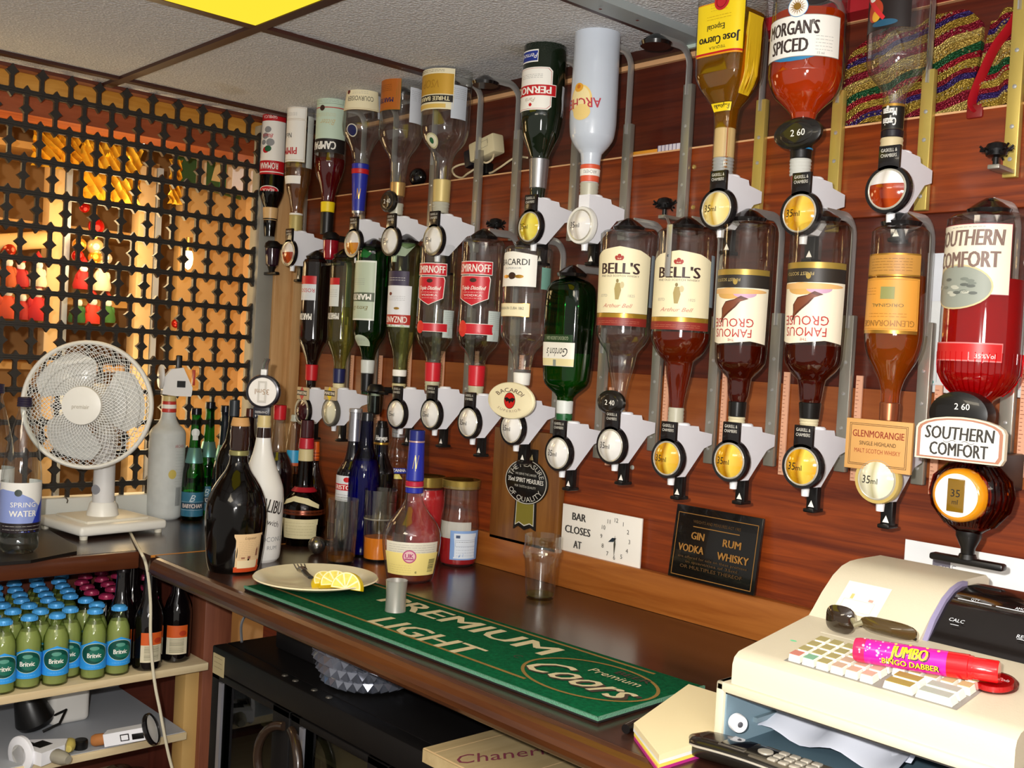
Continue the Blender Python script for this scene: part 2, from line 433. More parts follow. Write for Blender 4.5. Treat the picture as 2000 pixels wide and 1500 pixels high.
# suspended ceiling
TIL = None
def tile_material():
    mt, nt, out = newmat('ceiling_tile')
    b = nt.nodes.new('ShaderNodeBsdfPrincipled'); nt.links.new(b.outputs[0], out.inputs[0]); b.inputs['Roughness'].default_value = 0.9
    b.inputs['Specular IOR Level'].default_value = 0.2
    tc = nt.nodes.new('ShaderNodeTexCoord'); n = nt.nodes.new('ShaderNodeTexVoronoi'); n.inputs['Scale'].default_value = 190
    nt.links.new(tc.outputs['Object'], n.inputs['Vector'])
    r = nt.nodes.new('ShaderNodeValToRGB'); r.color_ramp.elements[0].color = srgb('#f6f7f8'); r.color_ramp.elements[0].position = 0.1
    r.color_ramp.elements[1].color = srgb('#cccdcf'); r.color_ramp.elements[1].position = 0.42
    nt.links.new(n.outputs['Distance'], r.inputs[0])
    st = nt.nodes.new('ShaderNodeTexNoise'); st.inputs['Scale'].default_value = 3.1; st.inputs['Detail'].default_value = 2
    nt.links.new(tc.outputs['Object'], st.inputs['Vector'])
    r2 = nt.nodes.new('ShaderNodeValToRGB'); r2.color_ramp.elements[0].color = srgb('#dcd4c2'); r2.color_ramp.elements[0].position = 0.27
    r2.color_ramp.elements[1].color = (1, 1, 1, 1); r2.color_ramp.elements[1].position = 0.36
    nt.links.new(st.outputs['Fac'], r2.inputs[0])
    mx = nt.nodes.new('ShaderNodeMix'); mx.data_type = 'RGBA'; mx.blend_type = 'MULTIPLY'; mx.inputs['Factor'].default_value = 1
    nt.links.new(r.outputs[0], mx.inputs['A']); nt.links.new(r2.outputs[0], mx.inputs['B']); nt.links.new(mx.outputs['Result'], b.inputs['Base Color'])
    bp = nt.nodes.new('ShaderNodeBump'); bp.inputs['Strength'].default_value = 0.6; bp.inputs['Distance'].default_value = 0.003
    nt.links.new(n.outputs['Distance'], bp.inputs['Height']); bp.invert = True; nt.links.new(bp.outputs[0], b.inputs['Normal'])
    return mt
mb = MB(); mb.box(-2.56, 1.5, -3.0, 0.04, CEILZ, CEILZ+0.03, tile_material()); struct('ceiling', mb)
TBAR = P('#3a1a12', 0.45)
TX_ = (-2.44, -1.812, -1.245, -0.63, -0.02); TY_ = (-0.53, -1.146, -1.76)
mb = MB()
for x in TX_: mb.box(x-0.011, x+0.011, -3.0, 0.04, CEILZ-0.007, CEILZ+0.001, TBAR)
struct('trim_1', mb)
mb = MB()
for y in TY_: mb.box(-2.54, 1.5, y-0.011, y+0.011, CEILZ-0.0075, CEILZ+0.001, TBAR)
struct('trim_2', mb)
mb = MB(); mb.box(-2.55, 1.5, 0.015, 0.04, CEILZ-0.018, CEILZ, TBAR); mb.box(-2.55, 1.5, 0.031, 0.04, CEILZ-0.027, CEILZ-0.018, CREAMB); struct('trim_3', mb)
mb = MB(); mb.box(-2.56, -2.528, -3.0, 0.04, CEILZ-0.008, CEILZ, P('#5a2612', 0.5)); struct('trim_4', mb)
t = thing('ceiling_light', 'square ceiling light panel glowing yellow, set among the white ceiling tiles', 'ceiling light', (-1.53, -0.84, CEILZ-0.004))
mb = MB(); mb.box(-0.27, 0.27, -0.29, 0.298, -0.002, 0.004, EMIT('#ead234', 0.95)); mb.build('diffuser', t)
t = thing('ceiling_channel', 'grey painted metal channel screwed to the ceiling, running to the back wall', 'channel', (-1.21, -0.4, CEILZ))
mb = MB(); mb.box(-0.022, 0.022, -1.1, 0.41, -0.014, 0.0, P('#9aa2a3', 0.45, 0.2)); mb.box(-0.022, 0.022, 0.405, 0.412, -0.02, 0.0, P('#b8c8bd', 0.4)); mb.build('channel', t)
for y in (0.16, 0.24):
    mb = MB(); mb.disc([(0.003, -0.002), (0.0, -0.003)], P('#5a1c1c', 0.5), 10); mb.xf(Matrix.Translation((-0.004 if y < .2 else 0.006, y, -0.0145)) @ Matrix.Rotation(math.radians(90), 4, 'X'), len(mb.v)-20); mb.build('rust_spot', t)
t = thing('tinsel_strip', 'narrow red strip along the ceiling edge behind the yellow-label bottle', 'strip', (-1.0, 0.02, CEILZ))
mb = MB(); mb.box(-0.18, 0.8, -0.03, 0.012, -0.026, -0.004, P('#a01822', 0.5)); mb.build('strip', t)
# corner: painted post and pine post
mb = MB(); mb.box(GX-0.03, GX+0.022, -0.125, -0.078, 0.95, CEILZ-0.02, P('#8d8a80', 0.5, vary=0.1, vscale=9), 0.003); struct('trim_5', mb)
mb = MB(); mb.box(GX-0.03, GX+0.03, -0.078, 0.0, 0.95, CEILZ-0.02, PINE, 0.003); mb.box(GX+0.03, GX+0.045, -0.03, 0.0, 0.95, 1.76, PINE, 0.002); struct('trim_6', mb)
# worktops
def bullnose(mb, prof_axis, a, b, mat, front, back, z1, th):
    pts = []
    r = th/2
    if prof_axis == 'x':                                                # runs along x, nose towards -y
        for i in range(9):
            an = math.pi/2+math.pi*i/8; pts.append((front+r+r*math.cos(an), z1-r+r*math.sin(an)))
        pts += [(back, z1-th), (back, z1)]
    else:                                                               # runs along y, nose towards +x
        for i in range(9):
            an = math.pi/2-math.pi*i/8; pts.append((front-r+r*math.cos(an), z1-r+r*math.sin(an)))
        pts += [(back, z1-th), (back, z1)]
    mb.prism(pts, prof_axis if prof_axis == 'x' else 'y', a, b, mat, False)
t = thing('bar_worktop', 'dark brown wooden worktop running along the back wall', 'worktop', (0, 0, CT))
mb = MB(); mb.box(-2.076, 0.9, -0.562, -0.0, -0.04, 0.0, TOP); mb.build('top', t)
mb = MB(); bullnose(mb, 'x', -2.05, 0.9, EDGE, -0.585, -0.5625, 0.0, 0.04); mb.build('nosing', t, label='redder rounded front edge')
t = thing('side_worktop', 'dark brown worktop along the lattice, carrying the white fan', 'worktop', (-2.1, -0.6, CT))
mb = MB(); mb.box(-0.42, -0.045, -0.9, 0.03, -0.035, 0.0, TOP); mb.box(-0.42, 0.02, 0.03, 0.6, -0.035, 0.0, TOP); mb.build('top', t)
mb = MB(); mb.box(-0.0445, -0.030, -0.9, 0.029, -0.036, 0.0, EDGEY, 0.004); mb.build('edge_strip', t)
mb = MB(); mb.box(0.0205, 0.0235, 0.03, 0.6, -0.004, 0.0008, P('#b9772e', 0.4)); mb.build('joint_line', t)
# lattice screen of the left wall
IRON = P('#2a2622', 0.42, 0.0, 0.5, bump=0.15, bscale=120)
PIT, ROW, Y0, Z0 = 0.0646, 0.0742, -0.2242, 1.3955+0.52*1.024
def astro(cy, cz, a, b, n=3):
    out = []
    for q in range(4):
        for i in range(n):
            an = math.pi/2*(q+i/n); k = 1.0-0.42*math.sin(2*math.pi/2*(i/n))**1
            out.append((cy+a*k*math.cos(an), cz+b*k*math.sin(an)))
    return out
t = thing('lattice_screen', 'dark moulded lattice screen with clover-shaped openings, filling the left wall', 'lattice', (GX, -0.75, CT+0.06))
mb = MB(); ox, oy, oz = GX, -0.75, CT+0.06
ya, yb = -1.42, -0.117
nrow = 13
for k in range(nrow):
    z = Z0-k*ROW-oz
    if z < 0.0: break
    mb.box(-0.005, 0.006, ya-oy, yb-oy, z-0.0058, z+0.0058, IRON)
    mb.tube([(0.004, ya-oy, z), (0.004, yb-oy, z)], 0.0042, IRON, 6)
for k in range(nrow+1):
    zt = Z0-(k-1)*ROW; zb = Z0-k*ROW
    if zb < oz-0.06: break
    ph = 0.0 if k % 2 == 0 else 0.5
    i0 = int((ya-Y0)/PIT)-1
    for i in range(i0, 8):
        y = Y0+(i+ph)*PIT
        if y < ya or y > yb: continue
        z1 = (zt if k else zb+0.046)-oz; z0_ = max(zb-oz, 0.0)
        if z1-z0_ < 0.01: continue
        y -= oy
        mb.box(-0.005, 0.005, y-0.0042, y+0.0042, z0_, z1, IRON)
        zm = (zb+ROW/2)-oz
        if zm > 0.015 and (k or True): mb.prism(astro(y, zm if k else zb+0.042-oz, 0.0140, 0.0165), 'x', -0.0055, 0.0065, IRON)
        if zb-oz > 0.01: mb.prism(astro(y, zb-oz, 0.0155, 0.0155), 'x', -0.0055, 0.0065, IRON)
        if k and z1 > 0.01: mb.prism(astro(y, z1, 0.0155, 0.0155), 'x', -0.0055, 0.0065, IRON)
mb.build('lattice', t)
SILL = P('#cfd0c8', 0.5)
mb = MB(); mb.box(GX-0.03, GX+0.018, -1.42, -0.125, CT, CT+0.06, SILL, 0.003); struct('trim_7', mb)
t = thing('wall_hook', 'small dark hook screwed into the white sill below the lattice', 'hook', tuple(onX(128, 976, GX+0.0185)))
mb = MB(); mb.tube([(0, 0, 0.004), (0.008, 0, 0.004), (0.014, 0, 0.0), (0.010, 0, -0.006)], 0.0014, P('#5b5148', 0.4, 0.6), 6); mb.build('hook', t)
# ------------------------------------------------------------------ the lounge seen through the lattice
mb = MB(); mb.box(-3.35, -3.28, -2.6, 0.2, 0.3, 2.1, P('#9a6c38', 0.7, vary=0.06, vscale=5)); struct('wall_left', mb)
mb = MB(); mb.box(-3.3, GX-0.03, 0.02, 0.12, 0.3, 2.1, P('#d6a872', 0.7)); struct('wall_lounge', mb)
mb = MB(); mb.box(-3.35, -2.56, -2.6, 0.2, CEILZ+0.0, CEILZ+0.03, P('#8a5a30', 0.7)); struct('trim_8', mb)
mb = MB(); mb.box(-2.66, -2.58, -2.2, 0.02, 1.940, CEILZ, WOOD('#c08028', '#dca046', 1, 3.0, 0.5, 0.1), 0.004); mb.box(-2.70, -2.60, -2.2, 0.02, 1.893, 1.940, WOOD('#8a3c14', '#a3522a', 1, 3.0, 0.5, 0.1)); struct('trim_9', mb)
TAN = P('#c69a5e', 0.65)
LX = -2.86                                                              # plane of the lounge's front panelling
def lp(px, py, x=LX): return onX(px, py, x)
mb = MB(); p = lp(352, 420); mb.box(LX-0.03, LX, p[1], 0.02, 0.9, 1.90, TAN); struct('wall_panel', mb)
t = thing('display_cabinet', 'open wooden cabinet of Christmas ornaments behind the lattice', 'cabinet', (LX-0.15, -0.95, 0.9))
ox, oy, oz = LX-0.15, -0.95, 0.9
for a, b, cm in ((92, 122, '#d9b078'), (268, 300, '#e0b880')):
    q0 = lp(a, 500, LX+0.02); q1 = lp(b, 500, LX+0.02)
    mb = MB(); mb.box(0.12, 0.17, q0[1]-oy, q1[1]-oy, 0, 0.96, P(cm, 0.5), 0.004); po = mb.build('post', t)
    mb = MB(); mb.box(0.13, 0.175, q1[1]-oy+0.002, q1[1]-oy+0.016, 0, 0.96, P('#b9bcc0', 0.35, 0.3)); mb.build('edge_trim', po)
for py in (300, 450, 590, 720):
    z = lp(180, py)[2]-oz
    mb = MB(); mb.box(-0.14, 0.11, -0.9, 0.72, z-0.009, z+0.009, P('#b98848', 0.5)); mb.build('shelf_board', t)
# baubles, figures, foil hangings
def bauble(px, py, r, col, lab, x=LX+0.06):
    p = lp(px, py, x); t = thing('christmas_bauble', lab, 'ornament', p, group='baubles behind the lattice')
    b = MB(); b.ball((0, 0, 0), r, P(col, 0.12, 0.6, 0.5), 16); b.build('ball', t)
    b = MB(); b.lathe([(r*.25, r*.95), (r*.25, r*1.2)], P('#d8b24a', 0.3, 0.9), 10); b.tube([(0, 0, r*1.2), (0, 0, r*2.2)], 0.0008, P('#d8b24a', 0.3, 0.9), 5); b.build('cap', t)
for i, (px, py, r, c_, l_) in enumerate([
    (165, 405, .014, '#a01410', 'red bauble hanging under the gold foil, left of its twin'), (188, 442, .021, '#c01814', 'largest red bauble, hanging between the two cabinet posts'),
    (155, 478, .018, '#d89030', 'orange bauble below and left of the largest red one'), (186, 482, .022, '#d8c088', 'cream bauble directly below the largest red one'),
    (152, 500, .016, '#b81a18', 'red bauble under the orange one beside the post'), (185, 503, .018, '#d08a28', 'amber bauble below the cream one'),
    (208, 505, .015, '#d6cdb8', 'pearl bauble to the right of the amber one'), (16, 488, .018, '#c0381c', 'red bauble at the photo\'s left edge under the scroll'),
    (344, 632, .013, '#c8281a', 'lone red bauble at the plain tan panel\'s edge')]): bauble(px, py, r, c_, l_, LX+(.06 if px < 300 else .0125))
def figure(px, py, h, coat, hat, lab):
    p = lp(px, py, LX+0.05); t = thing('christmas_figure', lab, 'figurine', p, group='figures behind the lattice')
    b = MB(); b.lathe([(h*.24, 0), (h*.27, h*.1), (h*.2, h*.4), (h*.1, h*.56), (h*.06, h*.6)], P(coat, 0.7), 14)
    b.ball((h*.1, -h*.14, h*.36), h*.07, P(coat, 0.7), 8, (1, 1, 2)); b.ball((h*.1, h*.14, h*.36), h*.07, P(coat, 0.7), 8, (1, 1, 2)); b.build('body', t)
    b = MB(); b.ball((0, 0, h*.68), h*.13, P('#e2b08a', 0.6), 12); b.build('head', t)
    b = MB(); b.ball((h*.07, 0, h*.6), h*.12, P('#e8e2d6', 0.8), 10, (0.7, 1, 1.1)); b.build('beard', t)
    b = MB(); b.lathe([(h*.15, h*.73), (h*.15, h*.78), (h*.12, h*.82), (0.001, h*1.0)], P(hat, 0.7), 12); b.build('hat', t)
for px, py, h, c_, ht, l_ in [(12, 560, .10, '#b8501c', '#c86a20', 'orange-coated figure on the cabinet\'s upper left shelf'), (38, 560, .085, '#a81816', '#c02018', 'red-coated figure right of the orange-coated one'),
    (72, 560, .09, '#d8c8a8', '#c01a18', 'cream figure in a red pointed hat beside the post'), (160, 565, .09, '#b01a18', '#a01414', 'red figure on the upper shelf just right of the post'),
    (196, 568, .10, '#d6c2a0', '#d8b070', 'pale fluffy figure right of the red one on the upper shelf'), (10, 622, .11, '#c0401a', '#b83416', 'rust-coated figure on the second shelf at the photo\'s left edge'),
    (40, 624, .09, '#a8231c', '#b82a20', 'small red figure second on the second shelf'), (68, 626, .115, '#b81414', '#b81414', 'bright red tall figure on the second shelf near the post'),
    (150, 630, .085, '#2c5a24', '#2c5a24', 'green figure on the second shelf right of the post'), (178, 632, .095, '#c83018', '#c02a18', 'stout red figure between two green ones'),
    (208, 630, .085, '#3c6a2a', '#a83018', 'green figure in a red hat right of the stout red one')]: figure(px, py, h, c_, ht, l_)
FOIL = P('#f0c03c', 0.32, 0.6, bump=0.5, bscale=60)
def foil(px0, py0, px1, py1, lab, x=LX+0.1):
    a = lp(px0, py0, x); b_ = lp(px1, py1, x); t = thing('foil_hanging', lab, 'foil decoration', ((a[0]), (a[1]+b_[1])/2, b_[2]), group='foil hangings')
    wd = abs(b_[1]-a[1]); hg = a[2]-b_[2]; n = max(5, int(wd/0.012)); b = MB(); m_ = 10
    for side in (0, 1):
        vs = [(0.008*(1 if (i+j) % 2 else -1)+rnd.uniform(-.004, .004)-0.004*side, -wd/2+wd*i/n+rnd.uniform(-.002, .002), hg*j/m_) for j in range(m_+1) for i in range(n+1)]
        fs = [(j*(n+1)+i, j*(n+1)+i+1, (j+1)*(n+1)+i+1, (j+1)*(n+1)+i) for j in range(m_) for i in range(n)]
        b.add(vs, fs, FOIL)
    b.build('foil_sheet', t)
for a in [(68, 238, 118, 330, 'crinkled gold foil hanging nearest the photo\'s left edge'), (120, 240, 156, 325, 'narrow gold foil strip second from the left'), (160, 240, 218, 395, 'broad gold foil hanging above the red baubles'),
    (214, 258, 272, 400, 'bright gold foil hanging left of the glowing bulb'), (332, 258, 366, 300, 'small gold foil hanging right of the glowing bulb'), (335, 310, 352, 400, 'gold foil strip beside the green picture')]: foil(*a)
for px, py, px1, py1, c_, l_ in [(196, 242, 218, 268, '#8a1020', 'dark red tinsel bow between two gold foil hangings'), (62, 215, 92, 240, '#14281a', 'dark green fir sprig under the wooden lintel')]:
    p = lp((px+px1)/2, (py+py1)/2, LX+0.12); t = thing('garland', l_, 'garland', p); b = MB()
    for i in range(70):
        d_ = Vector((rnd.gauss(0, 1), rnd.gauss(0, 1), rnd.gauss(0, .7))).normalized()*rnd.uniform(.012, .03)
        b.tube([(0, d_.y*.2, d_.z*.1), (d_.x*.5, d_.y, d_.z)], 0.0022, P(c_, 0.5), 4)
    b.build('needles', t)
t = thing('framed_picture', 'green and cream picture board tilted behind the top of the lattice', 'picture', lp(412, 325, LX+0.06))
b = MB(); b.prism([(-0.10, -0.055), (0.095, -0.08), (0.085, 0.085), (-0.045, 0.075), (-0.095, 0.045)], 'x', -0.006, 0.004, P('#3a5a2c', 0.5)); b.build('board', t)
b = MB(); l = Lab(); l.rect(0.05, 0.0, 0.05, 0.13, P('#2c7a48', 0.5)); l.rect(-0.03, -0.01, 0.03, 0.09, P('#d8c09a', 0.6)); l.rect(0.055, -0.005, 0.02, 0.10, P('#dcc4a0', 0.6)); l.poly([(0.0, -0.04), (0.03, -0.04), (0.02, 0.05)], P('#d8b878', 0.6)); l.rect(0.085, 0.005, 0.012, 0.13, P('#d8bc98', 0.6))
l.plane(b, (0.005, 0, 0), (0, 1, 0), (0, 0, 1), (1, 0, 0)); b.build('artwork', t)
t = thing('paper_notice', 'plain white paper notice pinned beside the green picture board', 'notice', lp(481, 324, LX+0.065))
b = MB(); b.box(-0.001, 0.001, -0.042, 0.036, -0.085, 0.085, P('#f2f0ee', 0.6)); b.build('sheet', t)
t = thing('rolled_scroll', 'cream paper scroll lying on top of the cabinet at the photo\'s left edge', 'scroll', lp(28, 475, LX+0.05))
b = MB(); b.tube([(0, -0.12, -0.02), (0, 0.075, 0.018)], 0.022, P('#d8b070', 0.6), 14); b.build('roll', t)
for px, py, l_ in ((282, 268, 'glowing bulb hanging between the gold foil hangings'), (368, 506, 'glowing frosted bulb on the plain tan panel')):
    p = lp(px, py, LX+0.06); t = thing('wall_bulb', l_, 'light bulb', p)
    b = MB(); b.ball((0, 0, 0), 0.014 if px < 300 else 0.013, EMIT('#ffd890' if px > 300 else '#fff0d8', 5.0), 12, (1, 1, 1.3 if px < 300 else 2.3)); b.build('bulb', t)
    b = MB(); b.lathe([(0.008, 0.016), (0.008, 0.045 if px < 300 else 0.06), (0.003, 0.06)], P('#b08a4a', 0.3, 0.7), 12)
    b.tube([(0, 0, 0.03), (-0.04, 0, 0.035)], 0.004, P('#b08a4a', 0.3, 0.7), 6); b.build('holder', t)
# ================================================================== bottles: body of revolution, contents, caps, printed labels
CLEAR = GLASS('#fdfefd', '#c4cac5', power=3.0, spec=2.4, rough=0.05); EMPTY = GLASS('#fdfefd', '#cad0cb', power=3.0, spec=2.6, rough=0.06, haze=.014); CLEARW = GLASS('#fdfcf8', '#c8c2b0', power=3.0, spec=2.4, rough=0.05)
GREENG = GLASS('#4ec272', '#0a4a1c', power=1.3, spec=1.4, rough=.04); DGREEN = GLASS('#20481e', '#061006', power=1.2); PALEG = GLASS('#e4efd8', '#6f8a58', power=2.0, spec=1.4, rough=.04)
BROWNG = GLASS('#7a3418', '#200c06', power=1.3); BLUEG = GLASS('#3a52d0', '#0a0e4a', power=1.2); AMBERG = GLASS('#d98a1c', '#7a3a06', power=1.6)
BLACKB = P('#070504', 0.1, 0, 0.35, coat=0.25); WHITEB = P('#e9e6df', 0.22, coat=0.3); FROST = P('#bfc6cc', 0.5, 0, 0.4, trans=0.25, vary=0.05, vscale=30)
WHITE = P('#f2eee4', 0.5); CREAM = P('#f0e4bd', 0.5); INK = P('#1c1614', 0.5); RED = P('#c01820', 0.4); GOLD = P('#b58a3a', 0.3, 0.7); SILV = P('#b8b8ba', 0.28, 0.9)
DKBROWN = P('#3a2216', 0.5); YEL = P('#f0cf14', 0.45); BLUE = P('#1e2a9a', 0.35, coat=0.3); OLIVE = P('#b2a264', 0.45, 0.2); SCREW = P('#b9b6a4', 0.4, 0.1)
BLK = P('#0d0c0c', 0.35); GREY = P('#8d8d8d', 0.5); GREENP = P('#1c5a34', 0.5); ORANGE = P('#e08a1c', 0.5); MARR = P('#6a2418', 0.5); PINKT = P('#d98a8a', 0.5)
COPPER = P('#b06a48', 0.3, 0.8); TANL = P('#d9a23e', 0.5); NAVY = P('#1c2050', 0.4)
AX = -0.105                                                             # bottle axis distance from the wall
class Bottle:
    def __init__(s, name, label, cat, ax, ay, prof, up=False, y=AX, z=None, xyz=None, ell=None, group=None):
        """ax, ay: photo position of the axis; prof: (photo row, half width in photo pixels)"""
        if up:                                                          # stands on a surface of height z at photo point (ax, base row)
            p = onZ(ax, ay, z); s.x, s.y = p[0], p[1]
            p = np.array([p[0], p[1], z])
        else:
            p = onY(ax, ay, y); s.x, s.y = p[0], y
        k = mpp(p); s.up = up
        s.pr = [(hw*k, zat(s.x, s.y, py)) for py, hw in prof]
        if up:
            sh = z-s.pr[-1][1]; s.sh = sh
            s.pr = [(r, zz+sh) for r, zz in s.pr]
        else: s.sh = 0.0
        s.z0 = min(zz for r, zz in s.pr); s.ell = ell
        s.zs = [(zz-s.z0, r) for r, zz in s.pr][::-1]                   # bottom to top
        s.t = thing(name, label, cat, (s.x, s.y, s.z0), 0, group)
        s.thv = math.degrees(math.atan2(-s.x, s.y+CAMD))
        s.k = k
    def z(s, py): return zat(s.x, s.y, py)+s.sh-s.z0
    def r(s, z):
        q = s.zs
        if z <= q[0][0]: return q[0][1]
        for (a, ra), (b, rb) in zip(q, q[1:]):
            if z <= b: return ra+(rb-ra)*(z-a)/max(1e-9, b-a)
        return q[-1][1]
    def smooth(s, sc=1.0, lo=None, hi=None, n=40, dr=0.0):
        """profile resampled through a smooth curve"""
        q = s.zs; zs = [a for a, _ in q]; rs = [b for _, b in q]
        lo = zs[0] if lo is None else lo; hi = zs[-1] if hi is None else hi
        # monotone cubic
        d = [(rs[i+1]-rs[i])/max(1e-6, zs[i+1]-zs[i]) for i in range(len(q)-1)]
        m_ = [d[0]]+[0 if d[i-1]*d[i] <= 0 else 2*d[i-1]*d[i]/(d[i-1]+d[i]) for i in range(1, len(d))]+[d[-1]]
        out = []
        pts = sorted(set([lo, hi]+[lo+(hi-lo)*i/n for i in range(n+1)]+[z for z in zs if lo < z < hi]))
        for z in pts:
            i = 0
            while i < len(d)-1 and z > zs[i+1]: i += 1
            h = max(1e-6, zs[i+1]-zs[i]); t = min(1, max(0, (z-zs[i])/h))
            v = (2*t**3-3*t*t+1)*rs[i]+(t**3-2*t*t+t)*h*m_[i]+(-2*t**3+3*t*t)*rs[i+1]+(t**3-t*t)*h*m_[i+1]
            out.append((max(0.0005, v*sc+dr), z))
        return out
    def body(s, mat, name='glass', seg=40, n=44):
        b = MB(); pr = s.smooth(n=n)
        big = pr[-1] if not s.up else pr[0]                             # the bottle's own base, pushed in
        if not s.up: pr = pr+[(big[0]*0.8, big[1]+0.0015), (big[0]*0.4, big[1]-0.006), (0.0004, big[1]-0.010)]
        else: pr = [(0.0004, big[1]+0.008), (big[0]*0.5, big[1]+0.005), (big[0]*0.85, big[1])]+pr
        b.lathe(pr, mat, seg, ell=s.ell, cap0=s.up is False, cap1=True); b.build(name, s.t); return s
    def fill(s, mat, ytop, ybot=None, sc=0.93, name='liquid'):
        hi = s.z(ytop); lo = s.zs[0][0]+0.004 if ybot is None else s.z(ybot)
        if s.up and ybot is None: lo = s.zs[0][0]+0.006
        b = MB(); b.lathe(s.smooth(sc, lo, min(hi, s.zs[-1][0]-0.004), 30), mat, 36, ell=s.ell); b.build(name, s.t); return s
    def ring(s, y0, y1, mat, name='cap', dr=0.0012, hw=None, seg=28, ribs=0):
        a, c = s.z(y1), s.z(y0)
        r0, r1 = (s.r(a)+dr, s.r(c)+dr) if hw is None else (hw*s.k, hw*s.k)
        if ribs:
            pr = []
            for i in range(ribs*2+1):
                z = a+(c-a)*i/(ribs*2); pr.append(((r0+(r1-r0)*i/(ribs*2))+(0.0006 if i % 2 else -0.0004), z))
        else:
            e = min(0.0012, (c-a)*.2); pr = [(r0-e, a), (r0, a+e), (r1, c-e), (r1-e, c)]
        b = MB(); b.lathe(pr, mat, seg, ell=s.ell if r0 > .02 else None); b.build(name, s.t); return s
    def lab(s, y0, y1, draw, R=None, W=120, c=None, inv=False, name='label', dr=0.0004):
        """draw(lab, w, h): artwork; R = visible right edge as a fraction of the half width, W = wrap in degrees"""
        za, zb = s.z(y1), s.z(y0); h = zb-za; zc = (za+zb)/2; r0 = s.r(zc)
        if c is None: c = s.thv+math.degrees(math.asin(max(-1, min(1, R))))-W/2
        w_ = math.radians(W)*r0; l = Lab(); draw(l, w_, h); sg = -1 if inv else 1; ca = math.radians(c)
        def fn(u, v, lift):
            th = ca+sg*u/r0; z = zc+sg*v; rr = (s.r(z)+dr+lift)*secr(th, s.ell)
            return (rr*math.sin(th), -rr*math.cos(th), z)
        b = MB(); l.emit(b, fn, 0.004); b.build(name, s.t, sharp=80); return s
    def oval(s, px, py, rx, ry, text, name='price_tag'):
        """black oval price tag clipped to the neck, facing the room"""
        y_ = s.y-0.022; p = onY(px, py, y_); k = mpp(p); ry *= k; rx *= k*1.15; o = (p[0]-s.x, y_-s.y, p[2]-s.z0)
        b = MB(); b.disc([(rx*.86, -0.002), (rx, 0.001), (rx, 0.007), (rx*.9, 0.009)], P('#15120f', 0.3, coat=.4), 36)
        b.disc([(rx*.62, -0.0035), (rx*.7, -0.002)], P('#1c1915', 0.25, coat=.5), 32)
        b.xf(Matrix.Translation(o) @ Matrix.Diagonal((1, 1, ry/rx, 1)))
        b.box(o[0]-.006, o[0]+.006, o[1]+.008, 0.0, o[2]-ry*.5, o[2]+ry*.3, BLK)
        l = Lab(); l.text(text, 0, 0, ry*.42, WHITE, bold=.02); l.plane(b, (o[0]+rx*.1, o[1]-0.0036, o[2]), (1, 0, 0), (0, 0, 1), (0, -1, 0))
        b.build(name, s.t); return s
# ------------------------------------------------------------------ spirit measures (optics)
OPW = P('#eeeef3', 0.38); RINGM = P('#141214', 0.25, coat=0.4); LENSW = P('#e9e6e0', 0.12, coat=0.8, vary=0.04, vscale=40); RIM = P('#c9c4b4', 0.15, 0.4)
def lens_material(kind):
    key = ('lens', kind)
    if key in MC: return MC[key]
    mt, nt, out = newmat('measure_window_'+kind)
    b = nt.nodes.new('ShaderNodeBsdfPrincipled'); nt.links.new(b.outputs[0], out.inputs[0])
    b.inputs['Roughness'].default_value = 0.1; b.inputs['Coat Weight'].default_value = 0.8; b.inputs['Coat Roughness'].default_value = 0.03
    tc = nt.nodes.new('ShaderNodeTexCoord'); sp = nt.nodes.new('ShaderNodeSeparateXYZ'); nt.links.new(tc.outputs['Object'], sp.inputs[0])
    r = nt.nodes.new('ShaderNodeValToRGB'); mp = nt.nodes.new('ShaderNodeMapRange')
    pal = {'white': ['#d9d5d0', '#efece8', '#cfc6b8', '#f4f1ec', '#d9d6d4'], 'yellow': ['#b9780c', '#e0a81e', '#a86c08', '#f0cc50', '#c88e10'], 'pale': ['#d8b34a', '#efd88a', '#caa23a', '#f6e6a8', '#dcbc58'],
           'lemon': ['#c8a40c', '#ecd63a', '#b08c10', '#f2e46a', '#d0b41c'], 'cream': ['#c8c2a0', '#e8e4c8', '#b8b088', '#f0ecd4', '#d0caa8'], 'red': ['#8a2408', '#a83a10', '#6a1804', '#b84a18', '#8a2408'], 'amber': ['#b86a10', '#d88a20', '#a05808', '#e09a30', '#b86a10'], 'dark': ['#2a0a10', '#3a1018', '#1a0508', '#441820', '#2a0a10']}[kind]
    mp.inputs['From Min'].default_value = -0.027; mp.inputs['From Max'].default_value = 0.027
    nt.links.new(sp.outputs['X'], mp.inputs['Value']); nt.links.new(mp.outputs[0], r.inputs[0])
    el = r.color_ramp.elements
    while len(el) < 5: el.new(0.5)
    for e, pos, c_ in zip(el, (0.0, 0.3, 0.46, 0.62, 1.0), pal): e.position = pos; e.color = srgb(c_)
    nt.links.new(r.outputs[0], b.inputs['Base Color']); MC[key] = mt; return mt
def dome(b, r, h, mat, z0=-1.0, z1=1.0, seg=28):
    """convex window facing -y, optionally only a slice between heights z0..z1 (fractions)"""
    vs = []; fs = []; n = 8; o = len(b.v)
    for i in range(n+1):
        q = r*i/n
        for k in range(seg):
            a = 2*math.pi*k/seg; x, z = q*math.cos(a), q*math.sin(a); z = min(max(z, z0*r), z1*r)
            yy = -h*(1-(x*x+z*z)/(r*r)); vs.append((x, yy, z))
    for i in range(n):
        for k in range(seg):
            k2 = (k+1) % seg; fs.append((i*seg+k, (i+1)*seg+k, (i+1)*seg+k2, i*seg+k2))
    b.add(vs, fs, mat, True)
